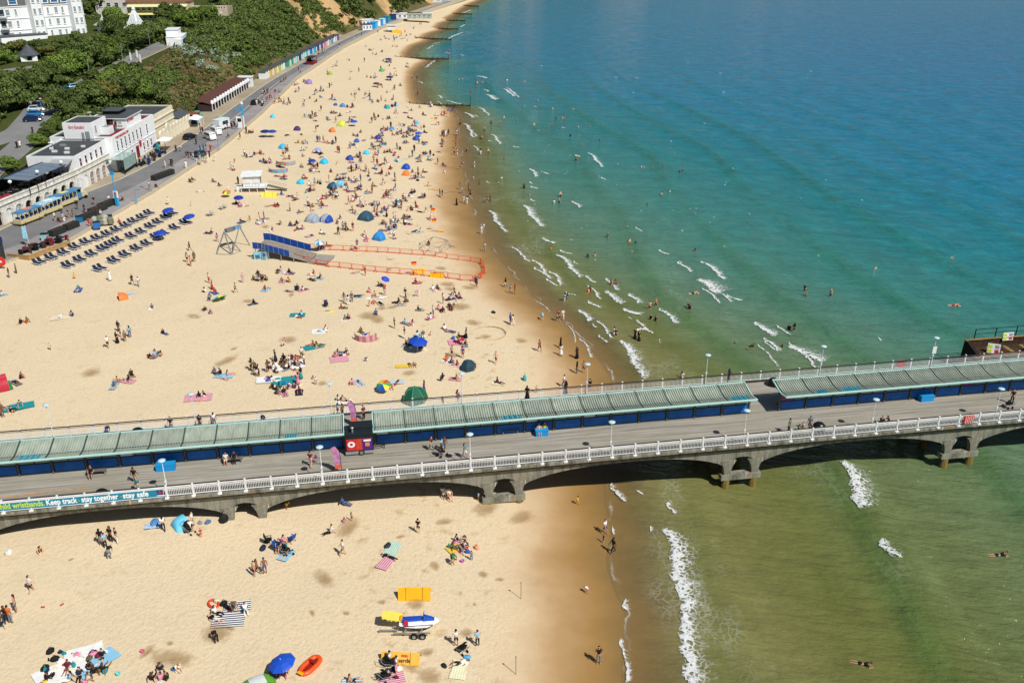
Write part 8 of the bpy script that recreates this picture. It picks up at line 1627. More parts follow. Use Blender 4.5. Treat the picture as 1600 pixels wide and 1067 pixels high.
def build_pose(kind, sub):
    j = pose_joints(kind); d = {}
    d['body'] = skin('person', j, CHAIN, 'pel', 0, sub)
    t = dict(j); te = [('wai', 'che'), ('che', 'nb2')]; t['nb2'] = mid(j['che'], j['nb'], .75); tr = dict(RAD); tr['nb2'] = .085; tr['che'] = .142; tr['wai'] = .122; tr['low'] = .13; t['low'] = mid(j['wai'], j['pel'], .6); te.append(('wai', 'low'))
    for s in 'lr': t['m' + s] = mid(j['s' + s], j['e' + s], .65); te += [('che', 's' + s), ('s' + s, 'm' + s)]; tr['m' + s] = .05
    d['shirt'] = skin('shirt', t, te, 'che', .016, sub, tr)
    b = dict(j); be = []; br = dict(RAD); b['up'] = mid(j['pel'], j['wai'], .5); br['up'] = .122; be.append(('pel', 'up')); b2 = []
    for s in 'lr': b['q' + s] = mid(j['p' + s], j['k' + s], .85); be += [('pel', 'p' + s), ('p' + s, 'q' + s)]; br['q' + s] = .066
    d['shorts'] = skin('shorts', b, be, 'pel', .016, sub, br)
    be2 = [('pel', 'up')]
    for s in 'lr': be2 += [('pel', 'p' + s), ('p' + s, 'k' + s), ('k' + s, 'a' + s)]
    d['trousers'] = skin('trousers', b, be2, 'pel', .014, sub, br)
    h1, h2, h0 = Vector(j['h1']), Vector(j['h2']), Vector(j['h0']); up = (h2 - h0).normalized(); fw = Vector((1, 0, 0)); fw = (fw - up * fw.dot(up)).normalized() if kind != 'lie' else Vector((0, 0, 1)); sd = up.cross(fw)
    def cap(long_):
        g = MB(); c = h1 + up * 0.012 - fw * 0.012
        def fn(u, v):
            a = u * 6.283; th = v * 1.75; k = math.sin(th); r = 0.112
            return tuple(c + (fw * math.cos(a) * 0.98 + sd * math.sin(a) * 0.92) * (r * k) + up * (r * math.cos(th)) - fw * 0.02 * v + (fw * (-0.05 * v) if math.cos(a) > 0.55 and v > 0.5 else Vector()))
        g.grid(fn, 8, 4)
        if long_: g.loft([[tuple(c - fw * (0.07 + dd) + sd * w * e - up * z) for w, dd in ((-1, 0.0), (1, 0.0), (1, 0.05), (-1, 0.05))] for z, e in ((0.0, .09), (0.14, .085), (0.30, .05))])
        return g.mesh('hair', m_dummy, True)
    d['hair'] = cap(False); d['long_hair'] = cap(True)
    if kind in ('stand', 'walk', 'hold', 'child'):
        g = MB(); k = lambda z: 0.115 + (1.12 - z) * 0.16
        g.loft([[(0.02 + k(z) * 0.95 * math.cos(a), k(z) * 1.1 * math.sin(a), z) for a in np.linspace(0, 6.283, 11)[:-1]] for z in (1.12, 0.95, 0.7, 0.45, 0.14)]); d['robe'] = g.mesh('robe', m_dummy, True)
        g = MB(); g.loft([[(0.02 + k(z) * 0.95 * math.cos(a), k(z) * 1.1 * math.sin(a), z) for a in np.linspace(0, 6.283, 11)[:-1]] for z in (1.12, 0.95, 0.75, 0.55)]); d['skirt'] = g.mesh('skirt', m_dummy, True)
    for me in d.values():
        if not me.materials: me.materials.append(m_dummy)
        me.polygons.foreach_set('use_smooth', [True] * len(me.polygons))
    return d
KINDS_ = ['stand', 'walk', 'hold', 'bend', 'sit', 'knees', 'lie', 'prone', 'chair', 'crouch']
POSE = {k: build_pose(k, 1) for k in KINDS_}; LOW = {k: build_pose(k, 0) for k in KINDS_}
# every person seen: tile origin, then  x,y,pose+top+bottom  (4x enlargement of the photograph)
PEOPLE_TILES = [
 (0, 800, 0, '258,250,csk 635,205,skg 697,187,hkk 735,195,skw 662,222,slk 685,288,bkg 1025,116,wwk 1185,120,bwg 1207,90,swg 1258,157,Crr 200,500,wwk 105,620,ssd 70,690,sog 45,690,skk 12,712,tnt 1352,636,twk 1455,626,bhh 1535,618,tww 1345,672,lkw 1355,815,bkk 425,982,tmm 505,900,lpw 640,915,tkk 655,990,tkh 555,980,kkn 590,1005,tkk 500,1030,tnk 545,1058,tcp 435,1052,tlw 290,1058,tky 1005,988,tnn 1105,988,cww 955,1048,tkk 1005,1058,tpw 1048,1048,kkk 1592,402,ssk'),
 (400, 800, 0, '58,384,ssb 10,388,wsk 165,192,kpp 190,272,tgk 145,240,Hnn 465,130,twk 550,64,Kpp 600,55,Csn 1015,130,hkk 545,272,wwv 830,284,lkk 1265,185,tng 1240,232,tvh 1230,322,bvk 1285,250,tgp 1300,220,kwk 1347,300,Cgd 1252,835,hwk 1385,835,hlk 830,945,Hwk 868,950,twk 812,1036,twk 878,1012,Cpp 180,1025,tmm 130,1005,tkk 600,1064,tsk 1272,948,lwk'),
 (800, 800, 0, '580,135,wwu 572,192,Cuu 630,256,wkk 470,508,Bwp 540,945,skg'),
 (800, 560, 0, '410,912,Wys 405,93,Skd 447,90,ssm 155,217,Ccs 325,180,wwd'),
 (1, 1, 1, '847,620,wkg 866,676,wtg'),
 (800, 340, 0, '18,478,srs 345,540,snn 330,538,slw 290,650,wmk 318,640,www 190,642,bls 648,770,hns 636,756,sww 768,782,Rkk 790,799,Rkk 172,838,wsm 304,815,Rkk 306,864,Rww 405,880,Rkk 5,676,www'),
 (0, 400, 0, '60,136,skg 105,110,sgk 468,143,Cyy 690,155,Rww 830,182,wkk 868,192,wwl 490,215,ttp 1195,66,sss 1172,40,ssk 1216,38,shk 448,378,kdk 378,380,lww 955,330,tdw 935,340,lws 1280,345,tkh 1312,365,kbp 1308,172,swr 1282,228,kwk 1340,232,trw 1310,268,tgk 1328,210,Rrr 1474,230,wsk 1520,170,spl 1592,155,thk 1582,305,tkt 128,425,tkn 168,418,tso 315,586,Ccc 677,575,wwk 745,475,skd 735,545,Rkk 755,508,shh 785,535,sgh 815,510,sld 1025,492,tkd 935,628,lkn 1000,612,lsk 968,625,tlp 1345,738,tdk 1382,740,kkk 1432,748,tsp 1400,768,lll 715,815,tdn 740,790,tsr 825,748,tkk 800,784,tkc 130,765,kmk 100,795,lnn 1245,882,tnn 1280,878,kkw 1268,900,lpp 1572,712,hkk 1592,726,shk 20,1005,shh 80,975,tkk 125,938,ttt 12,952,tsr 8,250,twk'),
 (400, 400, 0, '150,95,tsh 140,108,kkh 213,110,tkb 185,114,lpw 28,130,thk 40,155,tkv 68,155,khk 15,122,tkg 165,163,tgn 200,164,kyk 355,118,trw 350,153,lkk 397,142,tkk 62,214,tsw 205,226,lgu 262,218,Hnn 297,218,twh 620,108,lsl 685,125,srs 552,292,ssl 577,308,sww 600,290,shh 628,258,lnn 705,228,kps 742,250,tso 805,245,srl 735,292,lso 778,302,lkk 710,318,Csp 885,295,tkk 905,308,lgg 935,292,khh 935,263,wkk 1015,252,bpw 1005,172,tmp 1381,194,sbn 1373,190,sbk 1108,214,twp 1137,208,tms 1240,252,wkk 1215,264,cww 1267,258,tpw 440,326,Hnu 540,330,tsh 1020,342,tnt 1145,338,tpp 1165,350,tkk 1208,325,tkm 1170,300,swp 1250,308,twl 1225,338,ksk 1090,390,tww 1108,378,swg 867,452,skk 938,425,tlp 977,434,kpw 258,385,lsw 287,374,tlt 565,402,ttr 582,398,knk 750,372,cbk 410,478,lwl 432,468,kww 660,482,tht 690,495,lsb 180,558,Cpw 165,566,Bcs 350,562,tos 372,568,tvt 402,566,lhs 520,614,ttb 545,624,lkw 500,630,kps 560,612,tkg 696,660,Bdw 930,515,skw 945,562,tkk 962,545,kwb 1005,505,twk 1045,500,thw 1095,492,Kws 1180,462,twp 1215,474,lpd 1275,512,tkk 1314,514,Rkk 1270,552,tmn 1306,556,kkb 1225,630,ssk 1293,640,sum 1190,655,tor 1217,670,kbn 1250,688,trp 1500,674,wsh 1362,700,thk 123,658,Rnn 303,682,swk 288,640,swk 175,645,tkm 200,655,twk 225,648,tnn 255,652,tor 185,676,tkk 215,680,twn 240,688,tkd 262,692,kgm 175,704,thk 202,712,tkg 232,714,twm 160,680,kkr 75,725,shk 112,705,whk 130,735,Chw 20,748,swk 8,752,skw 282,770,Rkt 77,772,lnn 98,768,lwk 110,832,tkk 130,862,knn 150,825,ttt 178,862,tkp 200,832,tum 238,828,kuk 265,804,Rpp 270,856,tmr 360,768,Ksl 375,804,Cwp 520,905,twk 552,912,tsk 600,804,tpn 642,794,lsk 880,794,lsk 842,822,lro 1052,854,Ruu 1165,786,Hkk 1246,772,tsk 1515,798,tmk 962,688,lkv 990,684,lsk 1590,426,sbb 1560,196,wkw 1590,236,slw 1215,272,twk'),
 (400, 200, 0, '516,670,wkk 545,638,slk 562,642,whk 607,645,skr 818,556,Rkk 580,480,wsp 1165,438,skk 1275,386,smk 1330,396,skk 1255,484,Rmk 1300,472,slw 1320,478,sww 1340,434,shk 1288,412,sld 1443,474,smk 1463,472,skk 1410,665,sww 1425,632,Cwl 1430,775,sww 1360,328,Bpl 1395,364,Csm 1365,252,sww 1180,285,cww 1287,246,bkm 660,220,skg 738,218,ssr 1090,182,skb 1110,200,skw 990,146,skk 978,182,skg 1315,150,Csw 1405,174,skk 1450,154,Csk 522,158,smk 512,155,srs 422,92,skk 376,24,skk 500,92,ssh 1165,58,skk 1185,58,sww 1203,55,skg 1253,52,sww 1250,86,ssr 1163,104,skk 1174,102,ssk 1248,128,skn 1240,170,ssm 1256,172,sww'),
 (680, 80, 0, '156,462,Rkk 132,410,ssk 57,408,srr 80,412,sww 46,532,skk 56,532,ssk 68,532,swn 84,528,skk 135,528,sww'),
 (0, 200, 0, '590,480,wkg 685,470,swk 762,455,tkk 935,385,swg 978,372,tkn 1052,482,sww 1195,488,Csg 1190,340,tks 1205,330,tkk 1335,340,tdn 1420,378,lsw 1490,352,skk 1372,365,tkk 1250,402,lww 1500,490,tpm 1530,490,lpw 1480,482,tkp 1300,662,lks 1328,655,ksk 1510,592,tkk 1562,576,tsk 1360,715,wps 1187,768,wks 1195,862,ssh 1172,838,ssk 1216,832,ssr 750,592,krr 345,580,swk 395,570,sdw 400,585,cww 370,585,tkm 430,560,skh 460,560,shh 485,510,skg 530,530,skk 560,615,srr 575,622,Cos 610,548,snk 625,540,twk 1035,250,sww 1070,235,wkk 1082,242,skh 1165,255,sww 245,845,lwg 320,825,lhp 460,757,lpw 622,888,lwk 850,768,lwk 935,628,lsp 300,708,trm 320,715,tkk 265,745,tkk 190,748,tkw 170,760,tkg'),
 (0, 0, 0, '1102,950,skk 1134,948,swg 1165,988,skk 1180,990,skg 1196,990,snk 1255,832,skk 1268,835,skk 1228,905,skk 1212,1000,swl 1230,1012,tlw 1250,1000,sdw 1275,1010,tww 1300,990,spw 1290,1020,kgw 1310,985,snk 1255,950,sbb 1275,945,stt 1290,940,sbl 1318,948,srr 1240,1030,tkn 1340,1005,kww 1400,800,skk 1420,806,skk 1435,800,snk 1450,806,skk 1470,810,skg 1487,806,skk 1410,780,skm 1465,795,skd 1428,862,wgk 1540,832,skk 1555,834,tkk 1570,834,tkk 1585,830,ksk 1502,872,skk 1467,1018,Crr 1445,1060,sww 1460,1062,twn 1530,978,swn 1545,984,tnw 1560,980,tww 1590,970,tnp 128,925,sww 110,930,skk 206,835,skk 880,770,skr'),
]
PIERP = [  # on the deck: px, py of the feet, code
 (575 / 4, 746, 'Hkn'), (1415 / 4, 724, 'Hcw'), (1468 / 4, 722, 'Hkk'), (345 / 4 + 400, 729, 'wmp'), (376 / 4 + 400, 724, 'Cup'), (1097 / 4 + 400, 704, 'wmg'), (1160 / 4 + 400, 706, 'hlk'), (1180 / 4 + 400, 704, 'wsd'), (1150 / 4 + 400, 714, 'Cdd'), (1305 / 4 + 400, 716, 'wtw'), (170 / 4 + 800, 679, 'Hsw'), (204 / 4 + 800, 677, 'Hyl'), (1520 / 4 + 1200, 630, 'skk'), (127 / 4 + 1200, 677, 'svk'), (182 / 4 + 1200, 675, 'tvk'), (215 / 4 + 1200, 674, 'Cwp'), (256 / 4 + 1200, 672, 'sdk'), (708 / 4 + 1200, 662, 'kkk'), (752 / 4 + 1200, 661, 'kkw'), (675 / 4 + 400, 656, 'hmk'), (625 / 4 + 400, 656, 'Csr'), (515 / 4 + 400, 652, 'slw'), (543 / 4 + 400, 651, 'sss'), (675 / 4, 683, 'bnd'), (1075 / 4, 674, 'snd'), (1255 / 4, 670, 'snk'), (1343 / 4, 666, 'swd'), (45 / 4 + 400, 662, 'bnn'), (1168 / 4 + 400, 633, 'Ckk'), (1262 / 4 + 400, 630, 'spl'), (95 / 4 + 800, 624, 'Rkk'), (335 / 4 + 800, 616, 'Rkk'), (486 / 4 + 800, 612, 'sks'), (1352 / 4 + 800, 598, 'hnu')]
UNDER = [(190 / 4 + 400, 792, 'tyg'), (550 / 4 + 400, 788, 'tbd'), (1172 / 4 + 400, 776, 'Hww'), (1212 / 4 + 400, 780, 'Hcp'), (1392 / 4 + 400, 782, 'Clh')]
WATER = [  # wading or swimming: tile, then x,y,depth m, top+bottom
 (800, 340, '597,124,.8kk 735,158,.9sk 772,168,1kk 243,203,1os 473,252,.8ss 518,242,1.1ss 620,422,.7sp 646,424,.7ss 1143,214,1.1ss 898,554,.4sk 860,573,.4sk 1098,578,.35kk 1108,588,.5kl 867,637,.8kk 898,647,.8kk 1390,802,1.15kk 1468,838,1.1sw 1062,1002,.75wr 490,470,.6rs 480,478,.6sb'),
 (1200, 340, '228,465,.35kk 237,497,.5sk 390,492,.5ss 160,714,.3kk 130,702,.9kk 490,280,1.2ss 583,314,1.2kk 670,322,1.25ss 1147,274,1.25kk 88,808,1.3kk'),
 (680, 80, '150,182,1 170,176,1 255,206,.6 263,206,.7 296,203,.8 450,184,1 560,194,1 545,370,1 430,424,.8 350,454,.6 405,444,1 512,436,1.2 618,474,.6 730,484,.9 755,424,1 795,424,1 806,424,1 895,480,1 966,476,1 985,444,1.1 1035,452,1.2 845,534,.9 900,534,.9 1028,558,1.1 920,588,1.1 880,690,.3 308,500,.4 282,550,.6 293,550,.7 197,630,.3 285,650,.3 332,634,.6 430,682,.7 415,798,1.1 555,860,.5 590,904,1.1 782,910,.5 775,950,.5 743,950,.8 1288,730,1 1301,732,1 1355,730,1.2 1420,730,1.1 1528,760,1 1545,748,1.2 1325,965,1.15 1415,904,.8 1462,881,1.2 640,313,1 735,363,1.1 655,365,1.2'),
]
SWIM = [(1560, 868, 'kk'), (1347, 1038, 'kk'), (1491, 478, 'sr'), (1484, 405, 'sw'), (1084, 459, 'ss'), (998, 516, 'ww'), (1172, 543, 'kk'), (914, 460, 'ok')]
MIDGROUPS = [(400, 200, '60,215,7,40;20,165,3,30;280,95,4,30;460,95,3,30;190,45,2,15;215,155,3,50;205,195,2,30;390,165,4,30;350,215,2,20;345,240,3,30;365,270,5,40;155,315,3,40;320,315,3,20;385,355,3,30;330,395,3,20;360,385,2,20;245,445,4,50;120,490,3,25;375,490,6,50;210,525,1,5;255,530,2,30;460,435,9,50;480,395,3,30;530,320,5,30;535,290,2,20;570,395,3,25;570,250,2,30;640,265,5,40;620,115,4,40;625,180,3,20;630,335,3,40;655,385,3,20;715,405,3,20;640,440,3,20;760,60,5,40;790,95,4,30;740,130,5,40;760,175,4,30;840,155,3,20;800,230,6,45;765,290,3,25;820,300,2,20;720,310,2,20;740,365,2,20;870,330,2,15;865,390,3,20;985,320,4,25;1030,310,2,15;1050,170,3,30;1020,185,2,15;1050,205,3,30;910,45,7,60;900,135,2,20;930,95,2,15;1010,60,4,30;1040,100,4,25;985,410,3,25;1045,430,2,15;815,435,3,25;830,415,2,15;920,455,5,40;870,495,7,45;985,515,5,35;1040,525,2,20;760,520,3,25;745,550,3,25;680,490,3,30;750,480,3,20;605,540,2,20;890,585,5,35;930,565,4,30;940,600,3,30;785,600,2,15;835,635,6,50;875,695,2,20;1010,650,2,20;1095,580,1,5;235,610,3,25;270,640,3,25;40,590,2,20;15,600,2,20;70,570,2,20;410,665,1,5;395,750,4,30;620,755,3,30;430,760,2,15;560,640,2,20'),
 (400, 0, '340,730,9,50;490,710,3,20;410,695,1,5;595,680,4,30;620,600,3,20;685,590,2,15;710,605,2,15;640,565,1,5;620,635,1,5;795,635,2,15;725,630,2,20;870,665,4,25;810,670,2,15;880,710,2,15;760,735,4,35;820,740,3,20;960,690,2,15;960,740,2,15;1060,720,2,15;600,760,5,40;450,750,2,15;720,770,1,5;910,785,3,20;985,790,2,15;920,840,8,60;810,815,3,20;980,825,3,20;650,830,1,5;625,850,2,20;400,585,6,50;330,515,4,40;250,530,3,20;260,570,3,25;460,465,2,15;585,380,2,15;715,318,4,20;800,330,2,15;870,295,3,20;815,390,6,35;785,445,3,15;720,485,5,30;825,470,2,15;865,475,2,15;830,500,2,15;770,540,6,40;810,575,3,20;895,540,2,15;640,450,1,5;675,390,1,5;945,425,2,10;880,240,8,80;930,220,4,40;960,245,5,50;770,250,2,15;770,200,2,15;985,180,2,10;1040,160,2,20;1000,120,2,20;90,590,12,60;120,635,10,60;20,660,6,40;150,510,4,40;260,450,2,20;420,340,3,30;540,300,2,20;640,240,3,30;190,650,5,30;1100,665,3,20;1220,690,3,20;1170,720,3,30;860,560,2,15;760,640,2,10;480,620,2,15;500,630,2,15;300,640,1,5;1010,600,1,5;975,500,1,5;1010,490,1,5')]
CODE = {'s': 'stand', 'S': 'stand', 'R': 'stand', 'C': 'stand', 'w': 'walk', 'W': 'walk', 'h': 'hold', 'b': 'bend', 'B': 'bend', 't': 'sit', 'k': 'knees', 'K': 'knees', 'l': 'lie', 'H': 'chair', 'c': 'crouch'}
PHR = {'stand': 'standing', 'walk': 'walking', 'hold': 'standing with arms bent', 'bend': 'bending over', 'sit': 'sitting', 'knees': 'sitting with knees up', 'lie': 'lying', 'prone': 'swimming', 'chair': 'seated', 'crouch': 'crouching'}
rp_ = random.Random(17); ALL = []        # (size px, pos, pose, scale, rz, top, bottom, px, py, robe, place, z sink)
def addp(px, py, code, p, place=None, sink=0.0, ang=None):
    c, tc, bc = code; kind = CODE[c]; sc = rp_.uniform(0.94, 1.04) * (0.62 if c in 'CWBK' else 1.0); d = (Vector(p) - Vector((0, 0, CAM_H))).length
    ALL.append((sc * (0.6 if kind in ('sit', 'knees', 'lie') else 1.0) * (1 - 0.4 * min(1, sink)) / d, Vector(p), kind, sc, rp_.uniform(0, 6.28) if ang is None else ang, tc, bc, px, py, c == 'R', place, sink, c))
for ox, oy, pier_, data in PEOPLE_TILES:
    for it in data.split():
        x, y, c = it.split(','); x = float(x); y = float(y)
        if pier_: PIERP.append(((x) / 4, 600 + (y) / 4, c)); continue
        px, py = ox + x / 4, oy + y / 4
        if ox == 0 and oy == 0 and x < 300: p = H(px, py)
        elif ox == 0 and oy == 0 and x == 880: p = Vector((-89.5, 208.0, 10.38))
        else: p = gpt(px, py)
        sink = 0.0
        sh = p.x - float(xs(p.y))
        if sh > 0: p.z = -min(0.25, sh * 0.05)
        addp(px, py, c, p)
for px, py, c in PIERP: 
    p = pier_at(px, py); addp(px, py, c, p, 'pier', 0, (PA - 1.57 if c[0] == 'H' else None))
for px, py, c in UNDER: addp(px, py, c, gpt(px, py), 'under', 0, -1.2 if c[0] == 'H' else None)
for ox, oy, data in WATER:
    for it in data.split():
        x, y, c = it.split(','); px, py = ox + float(x) / 4, oy + float(y) / 4; cc = c[-2:] if c[-1].isalpha() else rp_.choice(['ss', 'kk', 'sk', 'ww', 'sn', 'sr']); dep = float(c[:-2]) if c[-1].isalpha() else float(c)
        q = P(px, py, 0.0); addp(px, py, 's' + cc, Vector((q[0], q[1], -dep)), 'sea', dep)
for px, py, cc in SWIM:
    q = P(px, py, 0.0); addp(px, py, 'l' + cc, Vector((q[0], q[1], -0.02)), 'sea', 0.2, rp_.uniform(2.6, 3.6)); ALL[-1] = ALL[-1][:2] + ('prone',) + ALL[-1][3:]
cols_ = 'kkwwwnrpssssssgldtbum'
GROUPPTS = []
for ox, oy, data in MIDGROUPS:
    for it in data.split(';'):
        x, y, n, sp = map(float, it.split(','))
        for i in range(int(n)):
            px, py = ox + (x + rp_.uniform(-sp, sp)) / 4, oy + (y + rp_.uniform(-sp, sp) * 0.3) / 4
            on_prom = gpt(px, py).x < float(xp(gpt(px, py).y)); pc = rp_.choice('ssswt' if (on_prom or n == 1) else 'tttkkllsst'); p = gpt(px, py)
            addp(px, py, pc + rp_.choice(cols_) + rp_.choice('kkwnssdgb'), p)
        GROUPPTS.append((ox + x / 4, oy + y / 4, n))
for i in range(150):                                     # stragglers in the densest part of the beach
    py = rp_.triangular(60, 400, 230); a = 470 + (230 - py) * 0.45 * (1 if py < 230 else 0.3); px = rp_.uniform(a - 40, min(715, a + 240))
    p = gpt(px, py)
    if xs(p.y) - p.x < 4 or p.x < xp(p.y) + 2: continue
    addp(px, py, rp_.choice('tttkls') + rp_.choice(cols_) + rp_.choice('kwnsd'), p)
ALL.sort(key=lambda a: -a[0])
NIND = 296
reg(0, 1000, 'the left edge'); reg(120, 1030, 'the large pale blanket'); reg(350, 960, 'the navy striped blanket'); reg(950, 850, 'the wet sand by the breaking wave'); reg(712, 855, 'the toys'); reg(440, 855, 'the blue camping chairs'); reg(430, 560, 'the large family group'); reg(190, 520, 'the open sand left of centre'); reg(610, 880, 'the mint towel'); reg(260, 1045, 'the dug hollow'); reg(165, 850, 'the pier shadow'); reg(880, 590, 'the wet sand behind the pier'); reg(300, 240, 'the queue on the promenade'); reg(90, 330, 'the land train'); reg(1260, 670, 'the domed bin at the railing'); reg(1580, 640, 'the pushchair at the pier end'); reg(500, 730, 'the pier feather flag'); reg(690, 710, 'the pier buggy'); reg(1500, 560, 'the landing stage'); reg(735, 300, 'the middle waterline'); reg(1000, 480, 'the foam patches'); reg(900, 460, 'the swash line'); reg(1250, 460, 'the open water'); reg(720, 1060, 'the pale striped towel'); reg(700, 420, 'the barrier banners')
USED = {}
def place_phrase(px, py, k=0):
    L = sorted(LAND, key=lambda q: (q[0] - px) ** 2 + ((q[1] - py) * 1.6) ** 2); x, y, n = L[k]
    dx, dy = px - x, (py - y) * 1.6; w = ('right of' if dx > 0 else 'left of') if abs(dx) > abs(dy) else ('in front of' if dy > 0 else 'beyond')
    if math.hypot(dx, dy) < 9: w = 'beside'
    if n.startswith(('the wet', 'the open', 'the middle waterline', 'the foam', 'the swash', 'the dug', 'the pier shadow')): w = 'by'
    return w + ' ' + n
def words_ok(s): return len(s.split()) <= 16
def unique(parts, px, py):
    for k in range(0, 6):
        for extra in ('', ) :
            s = parts + ' ' + place_phrase(px, py, k)
            if words_ok(s) and s not in USED: USED[s] = 1; return s, False
    s = parts + ' ' + place_phrase(px, py, 0); s = ' '.join(s.split()[:16]); return s, True
def cname(c): return CLOTH[c][0]
CROWD = {}
for idx, (sz, p, kind, sc, rz, tc, bc, px, py, robe, place, sink, code) in enumerate(ALL):
    sk = SK[rp_.choices([0, 1, 2, 3], [5, 5, 3, 1])[0]]; hn, hm_ = HR[rp_.choices([0, 1, 2], [6, 3, 1])[0]]; D_ = POSE[kind] if idx < NIND else LOW[kind]
    parts = []
    if tc != 's': parts.append(('robe_top' if robe else 'shirt', D_['shirt'], cloth(tc)))
    if robe and 'robe' in D_: parts.append(('robe', D_['robe'], cloth(bc)))
    elif bc != 's': 
        long_ = bc in 'kdhgw' and tc != 's' and rp_.random() < 0.55 and not sink; parts.append(('trousers' if long_ else 'shorts', D_['trousers' if long_ else 'shorts'], cloth(bc)))
    else: parts.append(('swim_shorts', D_['shorts'], cloth('n' if tc == 's' else tc)))
    lh_ = (rp_.random() < 0.4) or robe
    parts.append(('headscarf' if robe and tc in 'kn' else 'hair', D_['long_hair' if lh_ else 'hair'], cloth(tc) if robe and tc in 'kn' else hm_))
    if idx < NIND:
        o = inst(D_['body'], 'person', None, p, rz, sc); o.material_slots[0].link = 'OBJECT'; o.material_slots[0].material = sk
        for nm, me, mt in parts:
            q = inst(me, nm, o); q.material_slots[0].link = 'OBJECT'; q.material_slots[0].material = mt
        low = cname(bc) if bc != 's' else ('navy' if tc == 's' else cname(tc))
        wear = (f'long {cname(tc)} robe' if robe and tc == bc else f'{cname(tc)} top and {cname(bc)} robe') if robe else (f'bare chest and {low} shorts' if tc == 's' else f'{cname(tc)} top and {low} {parts[1][0].replace("swim_", "")}')
        act = PHR[kind] if place != 'sea' else ('swimming' if kind == 'prone' or sink > 1.0 else 'wading')
        lab, dup = unique(('small ' if code in 'CWBK' else '') + f'person {act} in {wear}' if True else '', px, py)
        if dup: lab, dup = unique(f'{hn} haired person {act} in {wear}', px, py)
        tag(o, lab, 'person', {'pier': 'people on the pier', 'sea': 'people in the sea'}.get(place, 'people on the beach and promenade'))
    else:
        M4 = Matrix.Translation(p) @ Matrix.Rotation(rz, 4, 'Z') @ Matrix.Scale(sc, 4); A4 = np.array(M4)
        for me, mt in [(D_['body'], sk)] + [(b, c) for _, b, c in parts]:
            if me.name not in CROWD: 
                v = np.empty(len(me.vertices) * 3, np.float32); me.vertices.foreach_get('co', v); CROWD[me.name] = (v.reshape(-1, 3), [tuple(q.vertices) for q in me.polygons])
            v, f = CROWD[me.name]; CROWD.setdefault('_', []).append((v @ A4[:3, :3].T + A4[:3, 3], f, mt))
cv, cf_, cmi, cms = [], [], [], []; off = 0
for v, f, mt in CROWD['_']:
    if mt not in cms: cms.append(mt)
    k = cms.index(mt); cv.append(v); cf_ += [tuple(i + off for i in q) for q in f]; cmi += [k] * len(f); off += len(v)
me = bpy.data.meshes.new('crowd'); me.from_pydata(np.concatenate(cv).tolist(), [], cf_)
for m_ in cms: me.materials.append(m_)
me.polygons.foreach_set('material_index', cmi); me.update(); o = bpy.data.objects.new('crowd', me); COL.objects.link(o); tag(o, 'hundreds of smaller far off people sitting and standing along the beach', kind='stuff')
# ------------------------------------------------------------------ towels and blankets
TOWXY = []
def towel(px, py, w, l, rz, mats, label):
    p = gpt(px, py); t = MB(); n = 6
    rg = np.random.default_rng(int(px * 7 + py)); 
    g = lambda u, v: ((u - 0.5) * l, (v - 0.5) * w * (1 + 0.08 * math.sin(u * 7 + px)), 0.045 + 0.035 * rg.random() + ground_z(p.x + (u - 0.5) * l * math.cos(rz) - (v - 0.5) * w * math.sin(rz), p.y + (u - 0.5) * l * math.sin(rz) + (v - 0.5) * w * math.cos(rz)) - p.z + 0.04)
    TOWXY.append((p.x, p.y)); o = t.grid(g, 7, 4).build('beach_towel', mats, None, p, rz); return tag(o, label, 'towel')
sw = stripe_mat('stripe_navy', '#e6e6e2', '#1e2a50', 4.0); sy = stripe_mat('stripe_yellow', '#e6e4d4', '#d9d69c', 5.0); sp_ = stripe_mat('stripe_pink', '#e2b4c0', '#b86a80', 5.0); sb_ = stripe_mat('stripe_blue', '#dfe6ea', '#4c94c4', 5.0); smn = stripe_mat('stripe_mint', '#c8dcd0', '#8fb8a4', 6.0)
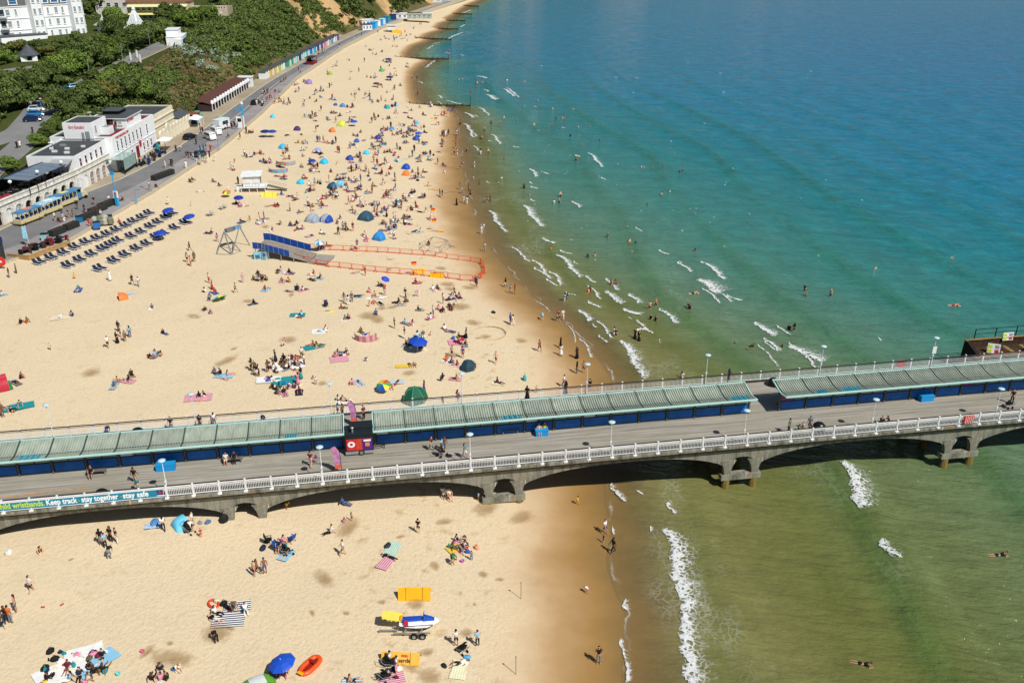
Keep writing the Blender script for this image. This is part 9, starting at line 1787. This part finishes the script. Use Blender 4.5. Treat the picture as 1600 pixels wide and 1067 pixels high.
for a in [(357, 970, 1.7, 2.6, 0.15, sw, 'white blanket with navy stripes below the swim ring'), (371, 948, 1.3, 2.2, 0.2, sw, 'second navy striped blanket behind the first'), (717, 1047, 1.15, 2.0, 1.45, sy, 'pale yellow striped towel below the pushchair'), (612, 859, 1.2, 2.2, 1.35, smn, 'mint striped towel with a dark bag on it'), (603, 880, 1.2, 1.9, 1.2, sp_, 'pink striped towel below the mint one'), (102, 1047, 2.2, 4.2, 0.75, cloth('w'), 'large white blanket crowded with people at bottom left'), (152, 1036, 1.5, 3.2, 0.95, cloth('l'), 'large light blue blanket at the right of the crowded one'), (132, 1024, 2.0, 2.8, 0.5, cloth('w'), 'white sheet at the top of the crowded blankets'), (612, 1062, 1.2, 2.0, 0.3, sp_, 'pink striped towel at the bottom edge'), (208, 462, 1.4, 1.9, 0.2, cloth('l'), 'pale blue sheet beside the orange tent'), (240, 822, 0.9, 1.6, 0.2, sb_, 'blue towel at the pier shadow edge'), (95, 497, 1.5, 2.6, 0.3, cloth('c'), 'cream blanket on the open sand at left'), (30, 636, 1.6, 3.2, 0.5, cloth('t'), 'teal blanket below the red and green tent'), (310, 622, 1.8, 3.2, 0.2, sp_, 'pink striped blanket before the west shelter'), (350, 588, 1.2, 2.4, 0.0, cloth('l'), 'light blue towel of the group by the damp patch'), (502, 519, 1.6, 2.6, 0.1, cloth('w'), 'white blanket left of the pink windbreak'), (490, 543, 1.4, 2.6, 0.5, cloth('t'), 'teal blanket below the white one'), (530, 562, 1.8, 2.4, 0.3, sp_, 'pink and white blanket left of the kneeling child'), (445, 596, 2.2, 3.0, 0.4, cloth('t'), 'teal cool blanket in the lower family group'), (420, 594, 1.6, 3.0, 0.2, cloth('w'), 'white blanket in the lower family group'), (450, 572, 2.6, 4.0, 0.4, cloth('w'), 'white sheets under the large family group'), (465, 493, 1.4, 2.2, 0.1, cloth('t'), 'pale teal towel on the open middle sand'), (630, 573, 0.9, 2.0, 0.1, cloth('y'), 'lime yellow towel beside a sunbather'), (712, 536, 1.6, 2.0, 0.2, cloth('p'), 'pink towel of the group near the shore'), (620, 598, 0.9, 1.9, 0.1, sb_, 'blue striped towel by the rainbow parasol')]: towel(*a)
rtw = random.Random(23); TW = []
for (sz, p, kind, sc, rz, tc, bc, px, py, robe, place, sink, code) in ALL:
    if kind in ('lie', 'sit') and place is None and py > 150 and rtw.random() < 0.66 and p.x > float(xp(p.y)) + 1 and all((p.x - q[0]) ** 2 + (p.y - q[1]) ** 2 > 2.2 for q in TW) and all((p.x - q[0]) ** 2 + (p.y - q[1]) ** 2 > 8 for q in TOWXY[:25]) and len(TW) < 265: 
        if not (20 < px < 300 and 325 < py < 430): TW.append((p.x, p.y, px, py, rz))
for i, (x, y, px, py, rz) in enumerate(TW):
    c = rtw.choice('wwwlllppptgccbnrguyd'); st_ = rtw.random() < 0.3; mt = {'p': sp_, 'b': sb_, 'l': sb_, 'n': sw, 'y': sy, 't': smn}.get(c, cloth(c)) if st_ else cloth(c)
    nm = {'p': 'pink striped', 'b': 'blue striped', 'l': 'blue striped', 'n': 'navy striped', 'y': 'pale striped', 't': 'mint striped'}.get(c, cname(c)) if st_ else cname(c)
    lab, dup = unique(f'{nm} towel ' + rtw.choice(['spread', 'laid']) + ' on the sand', px, py)
    towel(px, py, rtw.uniform(0.7, 1.05), rtw.uniform(1.4, 1.9), rz + rtw.uniform(-0.2, 0.2), mt, lab)
# bags and small things beside the groups
for i, (px, py, n) in enumerate(GROUPPTS):
    if n < 3 or py < 170: continue
    qx, qy = px + rtw.uniform(-8, 8), py + rtw.uniform(-2, 3); c = rtw.choice('kknbgrtw')
    lab, dup = unique(f'small {cname(c)} beach bag', qx, qy); bag(qx, qy, CLOTH[c][1], lab, rtw.uniform(0.25, 0.42), rtw.uniform(0.25, 0.45))

for (x0, x1, y0, y1, n_) in [(70, 165, 1018, 1062, 26), (415, 470, 562, 605, 16), (335, 385, 940, 965, 6), (700, 735, 840, 875, 7), (410, 450, 845, 868, 5), (640, 665, 538, 550, 6), (700, 730, 525, 545, 6), (590, 625, 1035, 1064, 5)]:
    for i in range(n_):
        qx, qy = rtw.uniform(x0, x1), rtw.uniform(y0, y1); c = rtw.choice('kknngrmwpbthc'); lab, dup = unique(f'{cname(c)} ' + rtw.choice(['bag', 'holdall', 'heap of clothes', 'rucksack']) + ' set down', qx, qy); bag(qx, qy, CLOTH[c][1], lab, rtw.uniform(0.2, 0.42), rtw.uniform(0.18, 0.4))
